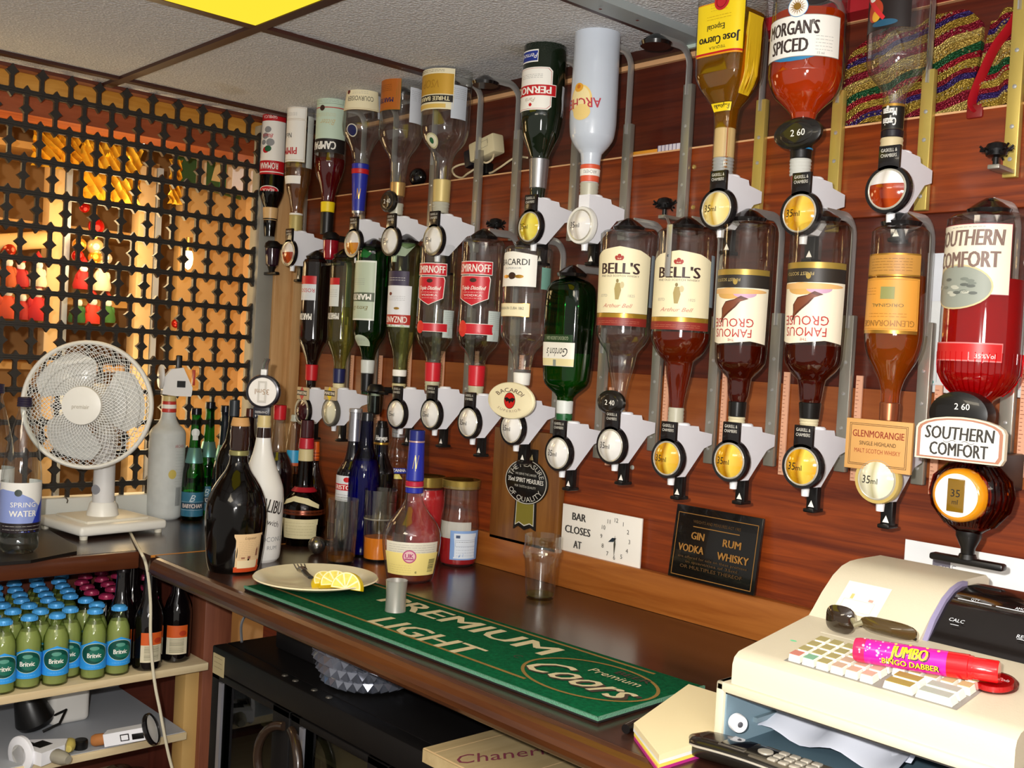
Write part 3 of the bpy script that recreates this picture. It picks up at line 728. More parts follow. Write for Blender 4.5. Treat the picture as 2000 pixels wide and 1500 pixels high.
def bracket_arm_mesh(t):
    b = MB(); b.prism([(0.004, 0.055), (0.060, 0.053), (0.063, 0.045), (0.098, 0.040), (0.098, 0.022), (0.078, 0.016), (0.032, -0.03), (0.004, -0.03)], 'x', -0.013, 0.013, OPW)
    b.build('mounting_arm', t)
    b = MB(); b.lathe([(0.0105, 0.034), (0.0125, 0.056), (0.010, 0.058)], OPW, 18, c=(0, 0.034)); b.build('neck_socket', t)
    b = MB(); b.lathe([(0.0055, -0.044), (0.0065, -0.028)], P('#e8e8ea', 0.35), 14, c=(0, 0.012)); b.build('nozzle', t)
    b = MB(); b.box(-0.009, 0.009, 0.030, 0.042, -0.066, -0.024, BLK, 0.002); b.box(-0.009, 0.009, 0.022, 0.05, -0.069, -0.063, BLK, 0.002)
    l = Lab(); l.poly([(-0.005, -0.004), (0.005, -0.004), (0, 0.006)], WHITE); l.plane(b, (0, 0.0298, -0.057), (1, 0, 0), (0, 0, 1), (0, -1, 0)); b.build('push_lever', t)
def optic(px, py, kind, label, half=None, badge='std', ring=True, group='spirit measures under the hanging bottles', text='35ml'):
    p = onY(px, py, AX-0.035); t = thing('spirit_measure', label, 'spirit measure', p, 0, group)
    bracket_arm_mesh(t)
    rm = RINGM if ring is True else ring
    b = MB()
    b.disc([(0.0265, -0.001), (0.0275, -0.003), (0.0325, -0.003), (0.0335, 0.0), (0.0335, 0.006), (0.02, 0.008)], rm, 40)
    if badge == 'std':
        b.box(-0.0155, 0.0155, -0.003, 0.003, 0.026, 0.060, rm, 0.0008)
        l = Lab(); 
        for s_, v in (('GASKELL &', 0.0535), ('CHAMBERS', 0.0462)): l.text(s_, 0, v, 0.0048, P('#d8d4c8', 0.5), w=0.0235, bold=0.01)
        l.plane(b, (0, -0.003, 0), (1, 0, 0), (0, 0, 1), (0, -1, 0))
    bz = b.build('bezel', t)
    b = MB(); b.disc([(0.0255, -0.0035), (0.0272, -0.0042), (0.0285, -0.0028)], RIM, 40); b.build('rim', bz)
    b = MB()
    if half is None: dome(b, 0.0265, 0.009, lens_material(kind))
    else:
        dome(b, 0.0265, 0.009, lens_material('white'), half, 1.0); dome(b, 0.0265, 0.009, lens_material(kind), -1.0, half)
    if text and half is None:
        l = Lab(); l.text(text[:2], -0.0115, 0.0, 0.0110, INK, shear=.1); l.text(text[2:], 0.0015, -0.0014, 0.0078, INK)
        l.emit(b, lambda u, v, f_: (u, -0.009*(1-(u*u+v*v)/0.0265**2)-0.0004-f_, v))
    b.xf(Matrix.Translation((0, -0.003, 0))); b.build('window', t)
    return t
def pearl_optic(px, py, bowlmat, label, bar_dz=-0.075, wide=0.03, core=False):
    """old-style round measure: black collar, see-through bowl, stem and black push bar"""
    p = onY(px, py, AX); t = thing('spirit_measure', label, 'spirit measure', p, 0, 'old style spirit measures')
    b = MB(); b.lathe([(0.012, 0.032), (0.019, 0.026), (0.021, 0.016), (0.018, 0.012)], BLK, 24); b.build('collar', t)
    b = MB(); b.lathe([(0.012, -0.034), (0.016, -0.03), (0.018, -0.01), (0.019, 0.012)], bowlmat, 24); b.build('bowl', t)
    if core: 
        b = MB(); b.lathe([(0.007, -0.03), (0.008, -0.02), (0.008, 0.005), (0.010, 0.006), (0.010, 0.011)], P('#e6e2cc', .4), 16); b.build('plunger', t)
    b = MB(); b.lathe([(0.006, bar_dz), (0.009, bar_dz+.012), (0.011, -0.036), (0.012, -0.032)], BLK, 18); b.build('stem', t)
    b = MB(); b.box(-wide, wide, -0.006, 0.006, bar_dz-.004, bar_dz+.004, BLK, 0.002); b.build('push_bar', t)
    b = MB(); b.box(-0.008, 0.008, 0.017, 0.103, 0.012, 0.026, BLK, 0.002); b.build('wall_arm', t)
    return t
# ------------------------------------------------------------------ aluminium brackets that hold each bottle
ALU = P('#a8a498', 0.36, 0.7, bump=0.05, bscale=90); ALUL = P('#c6c6c2', 0.3, 0.7); ALU_YELLOW_LIT = P('#c8b05c', 0.36, 0.5, bump=0.05, bscale=90); RAILGLOW = P('#e0a888', 0.5); STRIPK = P('#8a4a30', 0.5)
def bracket(x, z0, z1, label, strip=True, empty=False, y=-0.001, split=0.62, pad=True, hang=None, brass=False):  # brass: aluminium rail coloured for reflected yellow lamplight, not brass metal
    t = thing('bottle_bracket', label, 'bracket', (x, y, z0), 0, 'aluminium bottle brackets'); H = z1-z0
    b = MB(); b.box(-0.0095, 0.0095, -0.012, 0.0, 0.0, H*split, ALU_YELLOW_LIT if brass else ALU, 0.0015); ch = b.build('channel', t)  # right-hand rails: yellow lamplight reflected in the aluminium, put into the colour
    sc = MB()
    for f_ in (0.1, 0.28, 0.5, 0.7): sc = MB(); sc.disc([(0.0006, -0.0012), (0.0028, -0.0006), (0.0032, 0.0)], ALUL, 12); sc.xf(Matrix.Translation((0.0, -0.012, H*split*f_))); sc.build('screw', ch)
    pts = [(0, -0.010, H*split-.02), (0, -0.010, H*.9)]
    for i in range(7):
        a = math.pi/2*i/6; pts.append((0, -0.010-0.03*(1-math.cos(a)), H-0.03+0.03*math.sin(a)))
    pts.append((0, AX-y+0.012, H-0.001))
    b = MB(); b.tube(pts, 0.006, ALUL, 8, flat=(0.0078, 0.0028)); b.build('arm', t)
    if pad:
        b = MB(); yy = AX-y; b.lathe([(0.026, H-0.018), (0.028, H-0.012), (0.016, H-0.003), (0.006, H+0.003), (0.001, H+0.004)], P('#100d0d', 0.2, coat=.5), 24, c=(0, yy)); b.build('rubber_pad', t)
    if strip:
        b = MB(); b.box(0.014, 0.025, -0.0015, 0.0015, -0.012, H*split*.62, RAILGLOW)  # pinkish light thrown off the rail onto the wall, built as a strip
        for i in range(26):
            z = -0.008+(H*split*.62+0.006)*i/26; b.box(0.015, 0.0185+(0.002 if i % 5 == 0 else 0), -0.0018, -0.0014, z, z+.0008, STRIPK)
        b.build('rail_light_strip', t)
    if empty:
        b = MB(); b.box(-0.008, 0.008, -0.062, -0.008, 0.004, 0.010, ALU, 0.001); b.build('clip_arm', t)
        b = MB(); b.lathe([(0.004, 0.008), (0.004, 0.02), (0.013, 0.022), (0.016, 0.03), (0.012, 0.038), (0.004, 0.041)], BLK, 14, c=(0, -0.055))
        for i in range(18):
            a = i*.35*3.1; b.tube([(0.012*math.cos(a), -0.055+0.012*math.sin(a), 0.028), (0.021*math.cos(a), -0.055+0.021*math.sin(a), 0.028+0.008*math.sin(i*2.3))], 0.0016, BLK, 5)
        b.build('rubber_stopper', t)
        if hang:
            hx, hy, ht, hl = hang; b = MB(); b.box(hx-0.0055, hx+0.0055, hy, hy+0.002, ht-hl, ht, ALUL, 0.0006); tb_ = b.build('hanging_tab', t)
            b = MB(); b.tube([(0, -0.055, 0.008), (hx*.5, (hy-0.055)/2, (ht+0.008)/2+.004), (hx, hy+0.001, ht-.003)], 0.0022, ALUL, 6); b.build('tab_arm', t)
            b = MB(); b.disc([(0.0005, -0.0012), (0.002, 0.0)], P('#55585c', .4, .5), 10); b.xf(Matrix.Translation((hx, hy, ht-hl*.6))); b.build('screw', tb_)
    return t
# ================================================================== upper row of hanging bottles
HB = []                                                                 # (bottle, optic row, description) for brackets
def hang(desc, ax, ay, prof, **k):
    b = Bottle('spirit_bottle', desc, 'bottle', ax, ay, prof, group='bottles hanging upside down over the bar', **k); return b
# black liqueur, far left
b = hang('slim black liqueur bottle with a fruit label, first on the upper row', 534, 297, [(199, 21), (203, 23), (300, 23.5), (350, 24), (372, 24), (398, 17), (410, 12.5), (436, 12.5), (452, 11), (462, 10)])
b.body(BLACKB)
def d(l, w, h):
    l.rect(0, 0, w, h, RED); l.rect(0, 0, w, h*.94, WHITE); l.rect(0, -h*.40, w, h*.12, RED); l.rect(0, h*.37, w, h*.17, RED)
    l.text('ROMANA', 0, h*.37, h*.10, WHITE, w=w*.55, bold=.02); l.text('SAMBUCA', 0, -h*.40, h*.05, WHITE, w=w*.4)
    for i, (x, y, a, c_) in enumerate(((.1, .12, .05, RED), (.02, .10, .05, GREENP), (-.05, .0, .06, GREY), (.14, -.1, .05, GREY), (.05, -.2, .05, GREY), (.2, .0, .04, GREY))): l.ell(w*x*.8, h*y, h*a*1.1, h*a, c_, 14)
    l.text('Black', w*.05, -h*.1, h*.06, RED, shear=.3)
b.lab(221, 344, d, R=.88, W=170, inv=True)
b.lab(366, 384, lambda l, w, h: (l.ell(0, 0, w/2, h/2, WHITE), l.ell(0, 0, w*.46, h*.42, RED), l.text('BLACK', 0, 0, h*.3, WHITE)), R=.55, W=100, inv=True, name='neck_label')
b.ring(406, 431, P('#d8b078', .4), 'neck_band'); b.ring(427, 430, BLK, 'neck_line', .0018)
pearl_optic(532, 495, P('#2a1420', .1, coat=.6), 'black old-style measure with a push bar under the slim black bottle', -0.052, 0.03); HB.append((b, None, 'slim black liqueur bottle', 1))
# white-label aperitif
b = hang('clear bottle with a tall white label and red lettering, second on the upper row', 586, 268, [(188, 23), (192, 26), (320, 26), (348, 25), (368, 22), (391, 15), (415, 12), (450, 12), (470, 11)])
b.body(CLEAR); b.fill(LIQ('#e2c79a', .05, .8), 330)
def d(l, w, h):
    l.rect(0, 0, w, h, P('#b9a76a', .5)); l.rect(0, 0, w*.985, h*.985, WHITE); l.frame(0, -h*.38, w*.93, h*.2, .0005, GOLD); l.frame(0, h*.1, w*.93, h*.72, .0005, GOLD)
    l.text("PIMM'S", 0, h*.30, h*.13, RED, w=w*.56, bold=.03); l.text('No.1', 0, h*.02, h*.09, INK, w=w*.25, bold=.0); l.lines(0, -h*.34, w*.5, 3, .003, GREY)
b.lab(214, 321, d, R=.42, W=165, inv=True); b.lab(347, 362, lambda l, w, h: l.rect(0, 0, w, h, WHITE), R=.2, W=120, name='neck_label')
b.lab(230, 330, lambda l, w, h: (l.rect(0, 0, w, h, P('#cfd4cc', .6)), l.lines(0, h*.4, w*.8, 9, .0035, GREY)), R=.96, W=42, name='back_label')
b.ring(417, 421, WHITE, 'cap_ring'); b.ring(421, 452, OLIVE, 'cap', ribs=4)
optic(564, 494, 'red', 'measure half full of red spirit, leftmost with a white arm on the upper row', half=0.05); HB.append((b, 494, 'tall white-label bottle', 1))
# bitter aperitif
b = hang('dark red aperitif bottle with a pale green label and black name band', 647, 268, [(167, 27), (172, 30), (318, 30), (338, 27), (356, 21), (372, 16), (392, 13), (420, 12), (458, 11.5)])
b.body(CLEAR); b.fill(LIQ('#98060e', .35, .25), 312)
MINT = P('#c3d6c0', .55)
def d(l, w, h):
    l.rect(0, 0, w, h, WHITE); l.rect(0, 0, w, h*.98, MINT); l.rect(0, h*.38, w, h*.24, INK); l.text('CAMPARI', w*.0, h*.38, h*.14, WHITE, w=w*.56, bold=.05)
    l.rect(0, -h*.28, w, h*.015, RED); l.ell(w*.02, -h*.27, h*.05, h*.05, DKBROWN); l.frame(0, -h*.41, w*.8, h*.13, .0005, INK); l.lines(0, -h*.38, w*.6, 2, .0035, GREY)
    l.text('Bitter', -w*.1, -h*.02, h*.10, P('#c9b888', .5), shear=.4, w=w*.3); l.lines(0, -h*.13, w*.5, 3, .003, P('#c9b888', .5))
b.lab(192, 303, d, R=.86, W=190, inv=True)
b.ring(395, 415, YEL, 'neck_band'); b.ring(415, 458, BLK, 'cap')
pearl_optic(646, 480, P('#8a0c1c', .08, coat=.7), 'black old-style measure with a red bowl under the pale green label bottle', -0.045, 0.055); HB.append((b, None, 'pale green label bottle', 1))
# cognac
b = hang('clear bell-shaped cognac bottle with a cream label and long purple neck foil', 708, 250, [(151, 27), (156, 31), (190, 34), (230, 39), (248, 40), (262, 38), (280, 28), (301, 18.5), (321, 16), (370, 14), (416, 11), (430, 10)])
b.body(EMPTY)
def d(l, w, h):
    l.rect(0, 0, w, h, GOLD); l.rect(0, 0, w*.98, h*.97, CREAM); l.frame(0, 0, w*.92, h*.88, .0005, GOLD); l.text('COURVOISIER', 0, h*.02, h*.2, INK, w=w*.68); l.ell(w*.34, -h*.28, h*.1, h*.1, MARR); l.lines(0, -h*.2, w*.4, 2, .004, GREY)
b.lab(176, 223, d, R=.78, W=130, inv=True)
b.lab(250, 274, lambda l, w, h: (l.ell(0, 0, h*.5, h*.5, P('#cfcab8', .3)), l.ell(0, 0, h*.42, h*.42, NAVY)), R=-.25, W=36, name='seal')
b.lab(190, 236, lambda l, w, h: l.rect(0, 0, w, h, P('#c6cbd2', .6)), R=.97, W=30, name='back_label')
b.ring(321, 416, BLUE, 'neck_foil', .0012); b.ring(331, 341, RED, 'red_band', .002); b.ring(412, 418, SILV, 'foil_ring', .002)
b.lab(365, 395, lambda l, w, h: (l.text('N', 0, 0, h*.7, GOLD, shear=.4, w=h*.3)), c=b.thv-8, W=40, name='monogram', dr=.0016)
optic(690, 475, 'amber', 'measure half full of amber cognac, under the purple-foil bottle', half=0.0); HB.append((b, 475, 'purple-foil cognac bottle', 1))
# orange-label cognac
b = hang('clear cognac bottle with a deep orange label on its left side', 783, 250, [(126, 36), (131, 41), (200, 41), (261, 43), (275, 40), (291, 32), (307, 21.5), (323, 17.5), (358, 14), (384, 13), (419, 11), (436, 10)])
b.body(EMPTY)
OR = P('#b0601a', .45)
def d(l, w, h):
    l.rect(0, 0, w, h, GOLD); l.rect(0, 0, w*.97, h*.98, OR); l.frame(0, 0, w*.88, h*.93, .0006, GOLD); l.rect(0, -h*.33, w*.6, h*.1, NAVY); l.text('MARTELL', 0, h*.27, h*.11, NAVY, w=w*.62, bold=.04); l.lines(0, h*.05, w*.5, 4, .004, DKBROWN)
b.lab(140, 224, d, R=-.08, W=105, inv=True)
b.lab(178, 246, lambda l, w, h: (l.rect(0, 0, w, h, P('#cfd3da', .6)), l.lines(0, h*.4, w*.8, 6, .004, GREY)), R=.93, W=48, name='back_label')
b.ring(357, 384, P('#c9a468', .3, .6), 'neck_band'); b.ring(398, 420, SCREW, 'cap', ribs=3)
b.oval(757, 393, 22, 21, '2 40')
optic(763, 471, 'white', 'white measure under the orange-label cognac bottle', badge='std', text='35ml'); HB.append((b, 471, 'orange-label cognac bottle', 1))
# three barrels
b = hang('round-shouldered clear brandy bottle with a gold and black label', 869, 253, [(103, 44), (109, 49), (200, 48), (253, 47.5), (266, 45), (282, 38), (301, 24), (320, 18), (350, 16.5), (396, 15.5), (418, 14), (436, 12)])
b.body(EMPTY)
LG = P('#d8b45a', .45)
def d(l, w, h):
    l.rect(0, 0, w, h, P('#e6dcb8', .5)); l.rect(0, -h*.12, w*.97, h*.5, P('#c89a32', .4, .2)); l.rect(0, h*.24, w*.97, h*.17, P('#201a14', .45)); l.text('THREE BARRELS', 0, h*.24, h*.105, P('#e9ddb0', .5), w=w*.84, bold=.04)
    l.text('VSOP', 0, -h*.12, h*.2, P('#a87a1e', .5), w=w*.4, shear=.2); l.lines(0, -h*.42, w*.6, 2, .003, DKBROWN); l.rect(0, h*.42, w*.7, h*.1, LG)
b.lab(146, 224, d, R=.28, W=118, inv=True)
b.lab(176, 240, lambda l, w, h: (l.rect(0, 0, w, h, P('#c2c8d0', .6)), l.lines(0, h*.4, w*.8, 6, .004, GREY)), R=.8, W=42, name='back_label')
b.lab(268, 296, lambda l, w, h: (l.ell(0, 0, h*.5, h*.5, P('#b9b48c', .3)), l.ell(0, 0, h*.4, h*.4, P('#d8d4b8', .4)), l.ell(0, 0, h*.17, h*.2, GREENP)), R=-.3, W=44, name='seal')
b.ring(352, 396, P('#cdb777', .4, .2), 'cap_sleeve'); b.ring(396, 417, SCREW, 'cap', ribs=4)
optic(847, 469, 'white', 'white measure under the gold and black label brandy bottle'); HB.append((b, 469, 'gold and black label bottle', 1))
# pastis
b = hang('dark green pastis bottle with a white octagonal label, left of the frosted bottle', 1063, 140, [(49, 34), (56, 41), (120, 42), (220, 42), (262, 37), (287, 27), (310, 18.5), (368, 16), (390, 14), (404, 12)])
b.body(P('#0c1a0c', .06, coat=.7)); 
def d(l, w, h):
    o_ = [(-w/2, -h*.42), (-w*.42, -h/2), (w*.42, -h/2), (w/2, -h*.42), (w/2, h*.42), (w*.42, h/2), (-w*.42, h/2), (-w/2, h*.42)]
    l.poly(o_, WHITE); l.poly([(x*.95, y*.95) for x, y in o_], P('#b93038', .5)); l.poly([(x*.93, y*.935) for x, y in o_], WHITE)
    l.rect(0, h*.04, w*1.2, h*.28, WHITE); l.rect(0, h*.04, w*1.18, h*.25, RED); l.text('PERNOD', 0, h*.04, h*.17, WHITE, w=w*.95, bold=.06)
    l.text('Paris', 0, h*.27, h*.1, P('#b8a890', .5), shear=.4); l.ell(-w*.02, h*.38, h*.04, h*.04, RED); l.lines(0, -h*.25, w*.55, 3, .003, GREY)
b.lab(142, 224, d, R=.4, W=118, inv=True)
b.lab(108, 132, lambda l, w, h: (l.rect(0, 0, w, h, WHITE), l.rect(0, 0, w*.94, h*.8, P('#20348a', .4)), l.text('Pernod', 0, 0, h*.4, WHITE, shear=.3)), R=-.3, W=60, inv=True, name='top_label')
b.lab(172, 236, lambda l, w, h: l.rect(0, 0, w, h, P('#c8ccd0', .6)), R=.98, W=18, name='back_label')
b.ring(311, 369, P('#b0b0b4', .3, .85), 'neck_foil')
optic(1035, 443, 'lemon', 'measure with a bright yellow window under the dark green pastis bottle'); HB.append((b, 443, 'dark green pastis bottle', 1))
# frosted schnapps
b = hang('tall frosted white schnapps bottle with an orange peach motif', 1163, 150, [(31, 36), (38, 44), (120, 45), (235, 46), (268, 43), (287, 33), (302, 21), (325, 18.5), (360, 17), (384, 16), (402, 13)])
b.body(P('#c3cbd6', .28, 0, .5, coat=.35, vary=.03, vscale=12))
def d(l, w, h):
    l.ell(-w*.06, h*.02, w*.24, h*.34, P('#e9c878', .5)); l.ell(-w*.06, h*.0, w*.2, h*.28, P('#ecd9a0', .5)); l.ell(-w*.02, -h*.26, h*.12, h*.1, P('#dfa030', .5)); l.ell(-w*.02, -h*.28, h*.05, h*.05, P('#c8701c', .5))
    l.text('ARCHERS', w*.0, h*.1, h*.22, P('#b83040', .5), w=w*.92, shear=-.1, bold=.02); l.ell(-w*.1, h*.3, w*.18, h*.18, P('#e6c97e', .5))
b.lab(160, 246, d, R=.36, W=130, inv=True)
b.ring(323, 357, P('#d85a3a', .4), 'neck_label', .001); b.ring(331, 346, WHITE, 'white_band', .0016)
b.lab(333, 344, lambda l, w, h: l.text('ARCHERS', 0, 0, h*.6, GREY, w=w*.7), c=b.thv, W=110, name='band_lettering', dr=.0019, inv=True)
b.ring(358, 384, SCREW, 'cap', ribs=4)
optic(1135, 440, 'white', 'all-white measure without a black ring, under the frosted bottle', ring=P('#e4e2da', .35), badge=None); HB.append((b, 440, 'frosted white bottle', 1))
# tequila, square
b = hang('square tequila bottle with a bright yellow label and red wax seal', 1428, 60, [(-48, 53), (-42, 57), (60, 57), (150, 55), (176, 46), (198, 32), (214, 22), (232, 20), (252, 19), (310, 19), (342, 18), (368, 14)], ell=(0.9, 5))
b.body(CLEARW, seg=48); b.fill(LIQ('#e8b020', .2, .6), 30)
LY = P('#f2d21a', .45)
def d(l, w, h):
    l.rect(0, 0, w, h, ORANGE); l.rect(0, 0, w, h*.96, LY); l.text('Jose Cuervo', 0, h*.22, h*.16, INK, w=w*.86, bold=.05); l.text('Especial', w*.05, -h*.02, h*.11, INK, w=w*.42, bold=.02); l.text('TEQUILA', 0, h*.36, h*.05, DKBROWN, w=w*.4)
    l.lines(0, -h*.18, w*.55, 2, .0045, P('#b08a10', .5)); l.lines(0, -h*.34, w*.4, 3, .0045, P('#c0a020', .5)); l.rect(0, h*.455, w, h*.04, RED)
b.lab(18, 120, d, c=8, W=100, inv=True)
b.lab(2, 36, lambda l, w, h: (l.ell(0, 0, h*.5, h*.5, P('#c01c28', .3, coat=.4), 24), l.ring(0, 0, h*.36, h*.36, .0015, P('#8a0c18', .3))), c=14, W=40, name='wax_seal', dr=.0016)
b.lab(40, 190, lambda l, w, h: l.rect(0, 0, w, h, P('#e8c020', .5)), c=90, W=46, name='side_label')
b.lab(205, 222, lambda l, w, h: (l.rect(0, 0, w, h, LY), l.frame(0, 0, w, h, .0007, DKBROWN), l.text('Reposado', 0, 0, h*.55, INK, bold=.02, w=w*.8)), c=8, W=95, inv=True, name='neck_label')
b.ring(252, 310, P('#c8ac74', .45), 'cap_sleeve'); b.ring(310, 342, P('#aeb0ac', .4, .3), 'cap', ribs=5)
optic(1401, 408, 'pale', 'measure with a pale yellow window under the square tequila bottle'); HB.append((b, 408, 'square tequila bottle', 0))
# spiced rum
b = hang('large bottle of orange-red rum with a white sun label', 1577, 100, [(-66, 62), (-58, 70), (60, 71), (150, 72), (172, 67), (190, 58), (206, 42), (224, 26), (250, 21), (312, 19), (345, 18), (372, 14)])
b.body(CLEAR, seg=48); b.fill(LIQ('#f45606', .5, .25), 33)
def d(l, w, h):
    l.rect(0, 0, w, h, P('#8a8478', .5)); l.rect(0, 0, w*.985, h*.97, WHITE); l.text("MORGAN'S", -w*.08, h*.2, h*.33, P('#3a2c28', .5), w=w*.62, bold=.05); l.text('SPICED', -w*.1, -h*.22, h*.33, P('#3a2c28', .5), w=w*.44, bold=.05)
    l.lines(w*.3, -h*.02, w*.2, 5, h*.08, GREY, .0005); l.text('15 ml', w*.26, -h*.42, h*.06, GREY)
b.lab(50, 130, d, R=.80, W=140)
b.lab(130, 138, lambda l, w, h: l.poly([(-w/2, h/2), (w/2, h/2), (w*.25, -h*.3), (0, -h/2), (-w*.25, -h*.3)], P('#2c7aa8', .4)), R=.2, W=70, name='blue_edge')
def d(l, w, h):
    l.ell(0, 0, h*.5, h*.5, P('#3a86b8', .4)); l.ell(0, 0, h*.47, h*.47, WHITE)
    for i in range(16):
        a = math.pi*2*i/16; l.poly([(h*.2*math.cos(a-.14), h*.2*math.sin(a-.14)), (h*.2*math.cos(a+.14), h*.2*math.sin(a+.14)), (h*.4*math.cos(a), h*.4*math.sin(a))], GOLD)
    l.ell(0, 0, h*.18, h*.18, GOLD)
b.lab(16, 55, d, c=b.thv-18, W=50, name='sun_label', dr=.0012)
b.ring(262, 312, BLK, 'cap_sleeve'); b.ring(291, 294, P('#2c8ac0', .3), 'blue_ring', .002); b.ring(312, 345, P('#c6c6be', .4), 'cap', ribs=5)
b.oval(1556, 260, 46, 31, '2 60')
optic(1563, 417, 'yellow', 'measure with a golden yellow window under the large sun-label rum bottle'); HB.append((b, 417, 'sun-label rum bottle', 0))
# empty dark label rum
b = hang('nearly empty rum bottle with a dark emblem label, rightmost of the upper row', 1753, 100, [(-70, 50), (-62, 57), (60, 58), (120, 57), (142, 52), (165, 34), (185, 22), (206, 21), (256, 20), (300, 19), (322, 14)])
b.body(EMPTY, seg=44); b.fill(LIQ('#b87820', .05, .7), 268)
def d(l, w, h):
    l.rect(0, 0, w, h, P('#1c1210', .4)); l.ell(-w*.05, -h*.15, w*.15, h*.2, P('#a8381c', .4)); l.ell(-w*.02, -h*.25, w*.08, h*.1, P('#d8a02c', .4)); l.poly([(-w*.25, h*.1), (w*.1, -h*.35), (w*.14, -h*.3), (-w*.2, h*.2)], P('#c8282c', .4)); l.ell(-w*.1, h*.12, w*.09, h*.1, P('#e0dcd0', .4)); l.ell(w*.12, -h*.4, w*.2, h*.06, P('#20506a', .4))
b.lab(-40, 70, d, R=.35, W=130, inv=False)
def d(l, w, h):
    l.rect(0, 0, w, h, P('#2a241a', .4)); l.rect(0, h*.0, w, h*.9, P('#15120f', .4)); l.rect(0, -h*.44, w, h*.1, GOLD); l.text('Captain', 0, h*.22, h*.3, WHITE, w=w*.4, bold=.05); l.text('Morgan', 0, -h*.16, h*.3, WHITE, w=w*.4, bold=.05)
b.lab(206, 256, d, R=.9, W=170, inv=True, name='neck_label'); b.ring(256, 271, P('#15101a', .3), 'neck_band'); b.ring(271, 298, P('#c9b890', .45), 'cap', ribs=3)
optic(1734, 370, 'red', 'measure half full of dark rum, highest on the right of the upper row', half=0.25); HB.append((b, 370, 'nearly empty emblem-label rum bottle', 0))
# ================================================================== lower row
b = hang('dark red vermouth bottle with a red neck cap, first on the lower row', 614, 620, [(508, 24), (514, 27), (600, 27), (662, 28), (684, 20), (704, 12.5), (712, 11), (745, 10), (768, 8)])
b.body(P('#120604', .07, coat=.7))
b.lab(541, 588, lambda l, w, h: (l.rect(0, 0, w, h, P('#d8dce0', .5)), l.rect(0, -h*.33, w, h*.34, RED), l.text('ROSSO', 0, h*.1, h*.16, RED)), R=.02, W=80, inv=True)
b.lab(611, 629, lambda l, w, h: l.text('MARTINI', 0, 0, h*.7, WHITE, w=w*.8, bold=.05), R=-.05, W=90, inv=True, name='lettering'); b.ring(712, 743, RED, 'neck_cap', .002)
def martini(px, py, kind, label, dia):
    t = optic(px, py, kind, label, badge=None, ring=RINGM if kind == 'dark' else P('#54524c', .3), text=None, half=None); b = MB()
    b.box(-0.024, 0.024, -0.004, 0.002, 0.028, 0.058, P('#c8b088', .5), .001); l = Lab()
    l.poly([(0, -.017), (.014, 0), (0, .017), (-.014, 0)], dia); l.rect(0, .001, .044, .012, P('#2c2620', .5)); l.text('MARTINI', 0, .001, .0075, P('#e8e0d0', .5), w=.04, bold=.08)
    l.plane(b, (0, -0.004, 0.043), (1, 0, 0), (0, 0, 1), (0, -1, 0)); b.build('badge', t)
martini(591, 803, 'dark', 'measure with a dark round window and a red diamond badge', RED); HB.append((b, 803, 'dark red vermouth bottle', 0))
b = hang('pale green-tinted vermouth bottle with a blue neck cap, second on the lower row', 668, 620, [(506, 23), (512, 26), (600, 26), (664, 27), (684, 20), (706, 12.5), (720, 11), (750, 10.5), (768, 9)])
b.body(PALEG); b.fill(LIQ('#f0ebc4', .04, .85), 600); b.lab(545, 600, lambda l, w, h: (l.rect(0, 0, w, h, P('#d8dcd8', .5)), l.rect(0, -h*.38, w, h*.24, RED), l.lines(0, .01, w*.7, 4, .005, GREY)), R=-.3, W=60, inv=True)
b.lab(610, 628, lambda l, w, h: l.text('MARTINI', 0, 0, h*.7, WHITE, w=w*.8, bold=.08), R=-.1, W=90, inv=True, name='lettering'); b.ring(720, 748, NAVY, 'neck_cap', .0015); b.ring(749, 760, P('#d8cca0', .4), 'cap', ribs=2)
martini(645, 805, 'cream', 'measure with a pale round window and a yellow diamond badge', YEL); HB.append((b, 805, 'pale vermouth bottle', 0))
b = hang('green vermouth bottle with a silver-green shaped label, third on the lower row', 724, 600, [(486, 28), (493, 33), (600, 33), (646, 33), (660, 29), (674, 21), (695, 14), (703, 12.5), (730, 11.5), (770, 10)])
b.body(GREENG); b.fill(LIQ('#4aa85c', .1, .7), 560)
PLG = P('#b8c4ac', .45)
def d(l, w, h):
    for s_, m_ in ((1, P('#e0e4d8', .4)), (.94, PLG)): l.poly([(-w/2*s_, -h*.5*s_), (w*.36*s_, -h*.5*s_), (w*.36*s_, h*.02), (w/2*s_, h*.03), (w/2*s_, h*.2), (w*.4*s_, h*.21), (w*.4*s_, h*.44*s_), (w*.3*s_, h*.5*s_), (-w/2*s_, h*.5*s_)], m_)
    l.rect(0, h*.11, w*.96, h*.15, P('#55604c', .5)); l.text('MARTINI', 0, h*.11, h*.1, WHITE, w=w*.78, bold=.06); l.text('Extra Dry', 0, h*.3, h*.07, P('#7a6a2c', .5), shear=.3); l.lines(0, -h*.1, w*.4, 4, .004, GREY)
b.lab(512, 627, d, R=.22, W=125, inv=True); b.lab(655, 676, lambda l, w, h: (l.ell(0, -h*.5, w*.5, h, PLG, 24, 0.0, math.pi), l.lines(0, h*.1, w*.5, 2, .003, GREY)), R=.1, W=90, name='shoulder_label')
b.ring(703, 729, P('#cfd2cc', .4), 'neck_cap', .0015); b.ring(729, 764, BLK, 'cap')
pearl_optic(733, 778, GLASS('#c8d2cc', '#4a504c'), 'old-style measure with a clear bowl, under the green vermouth bottle', 0.014, 0.042, True); HB.append((b, None, 'green vermouth bottle', 0))
b = hang('clear vermouth bottle with a white label and red name band, fourth on the lower row', 787, 600, [(478, 26), (484, 30), (600, 30), (634, 30), (665, 24), (690, 16), (718, 13), (750, 12.5), (772, 10)])
b.body(PALEG); b.fill(LIQ('#f2f0d8', .03, .88), 560)
b.lab(532, 560, lambda l, w, h: (l.rect(0, 0, w, h, P('#3a3048', .5)), l.lines(0, .004, w*.7, 2, .005, WHITE)), R=.3, W=100, inv=True, name='top_label')
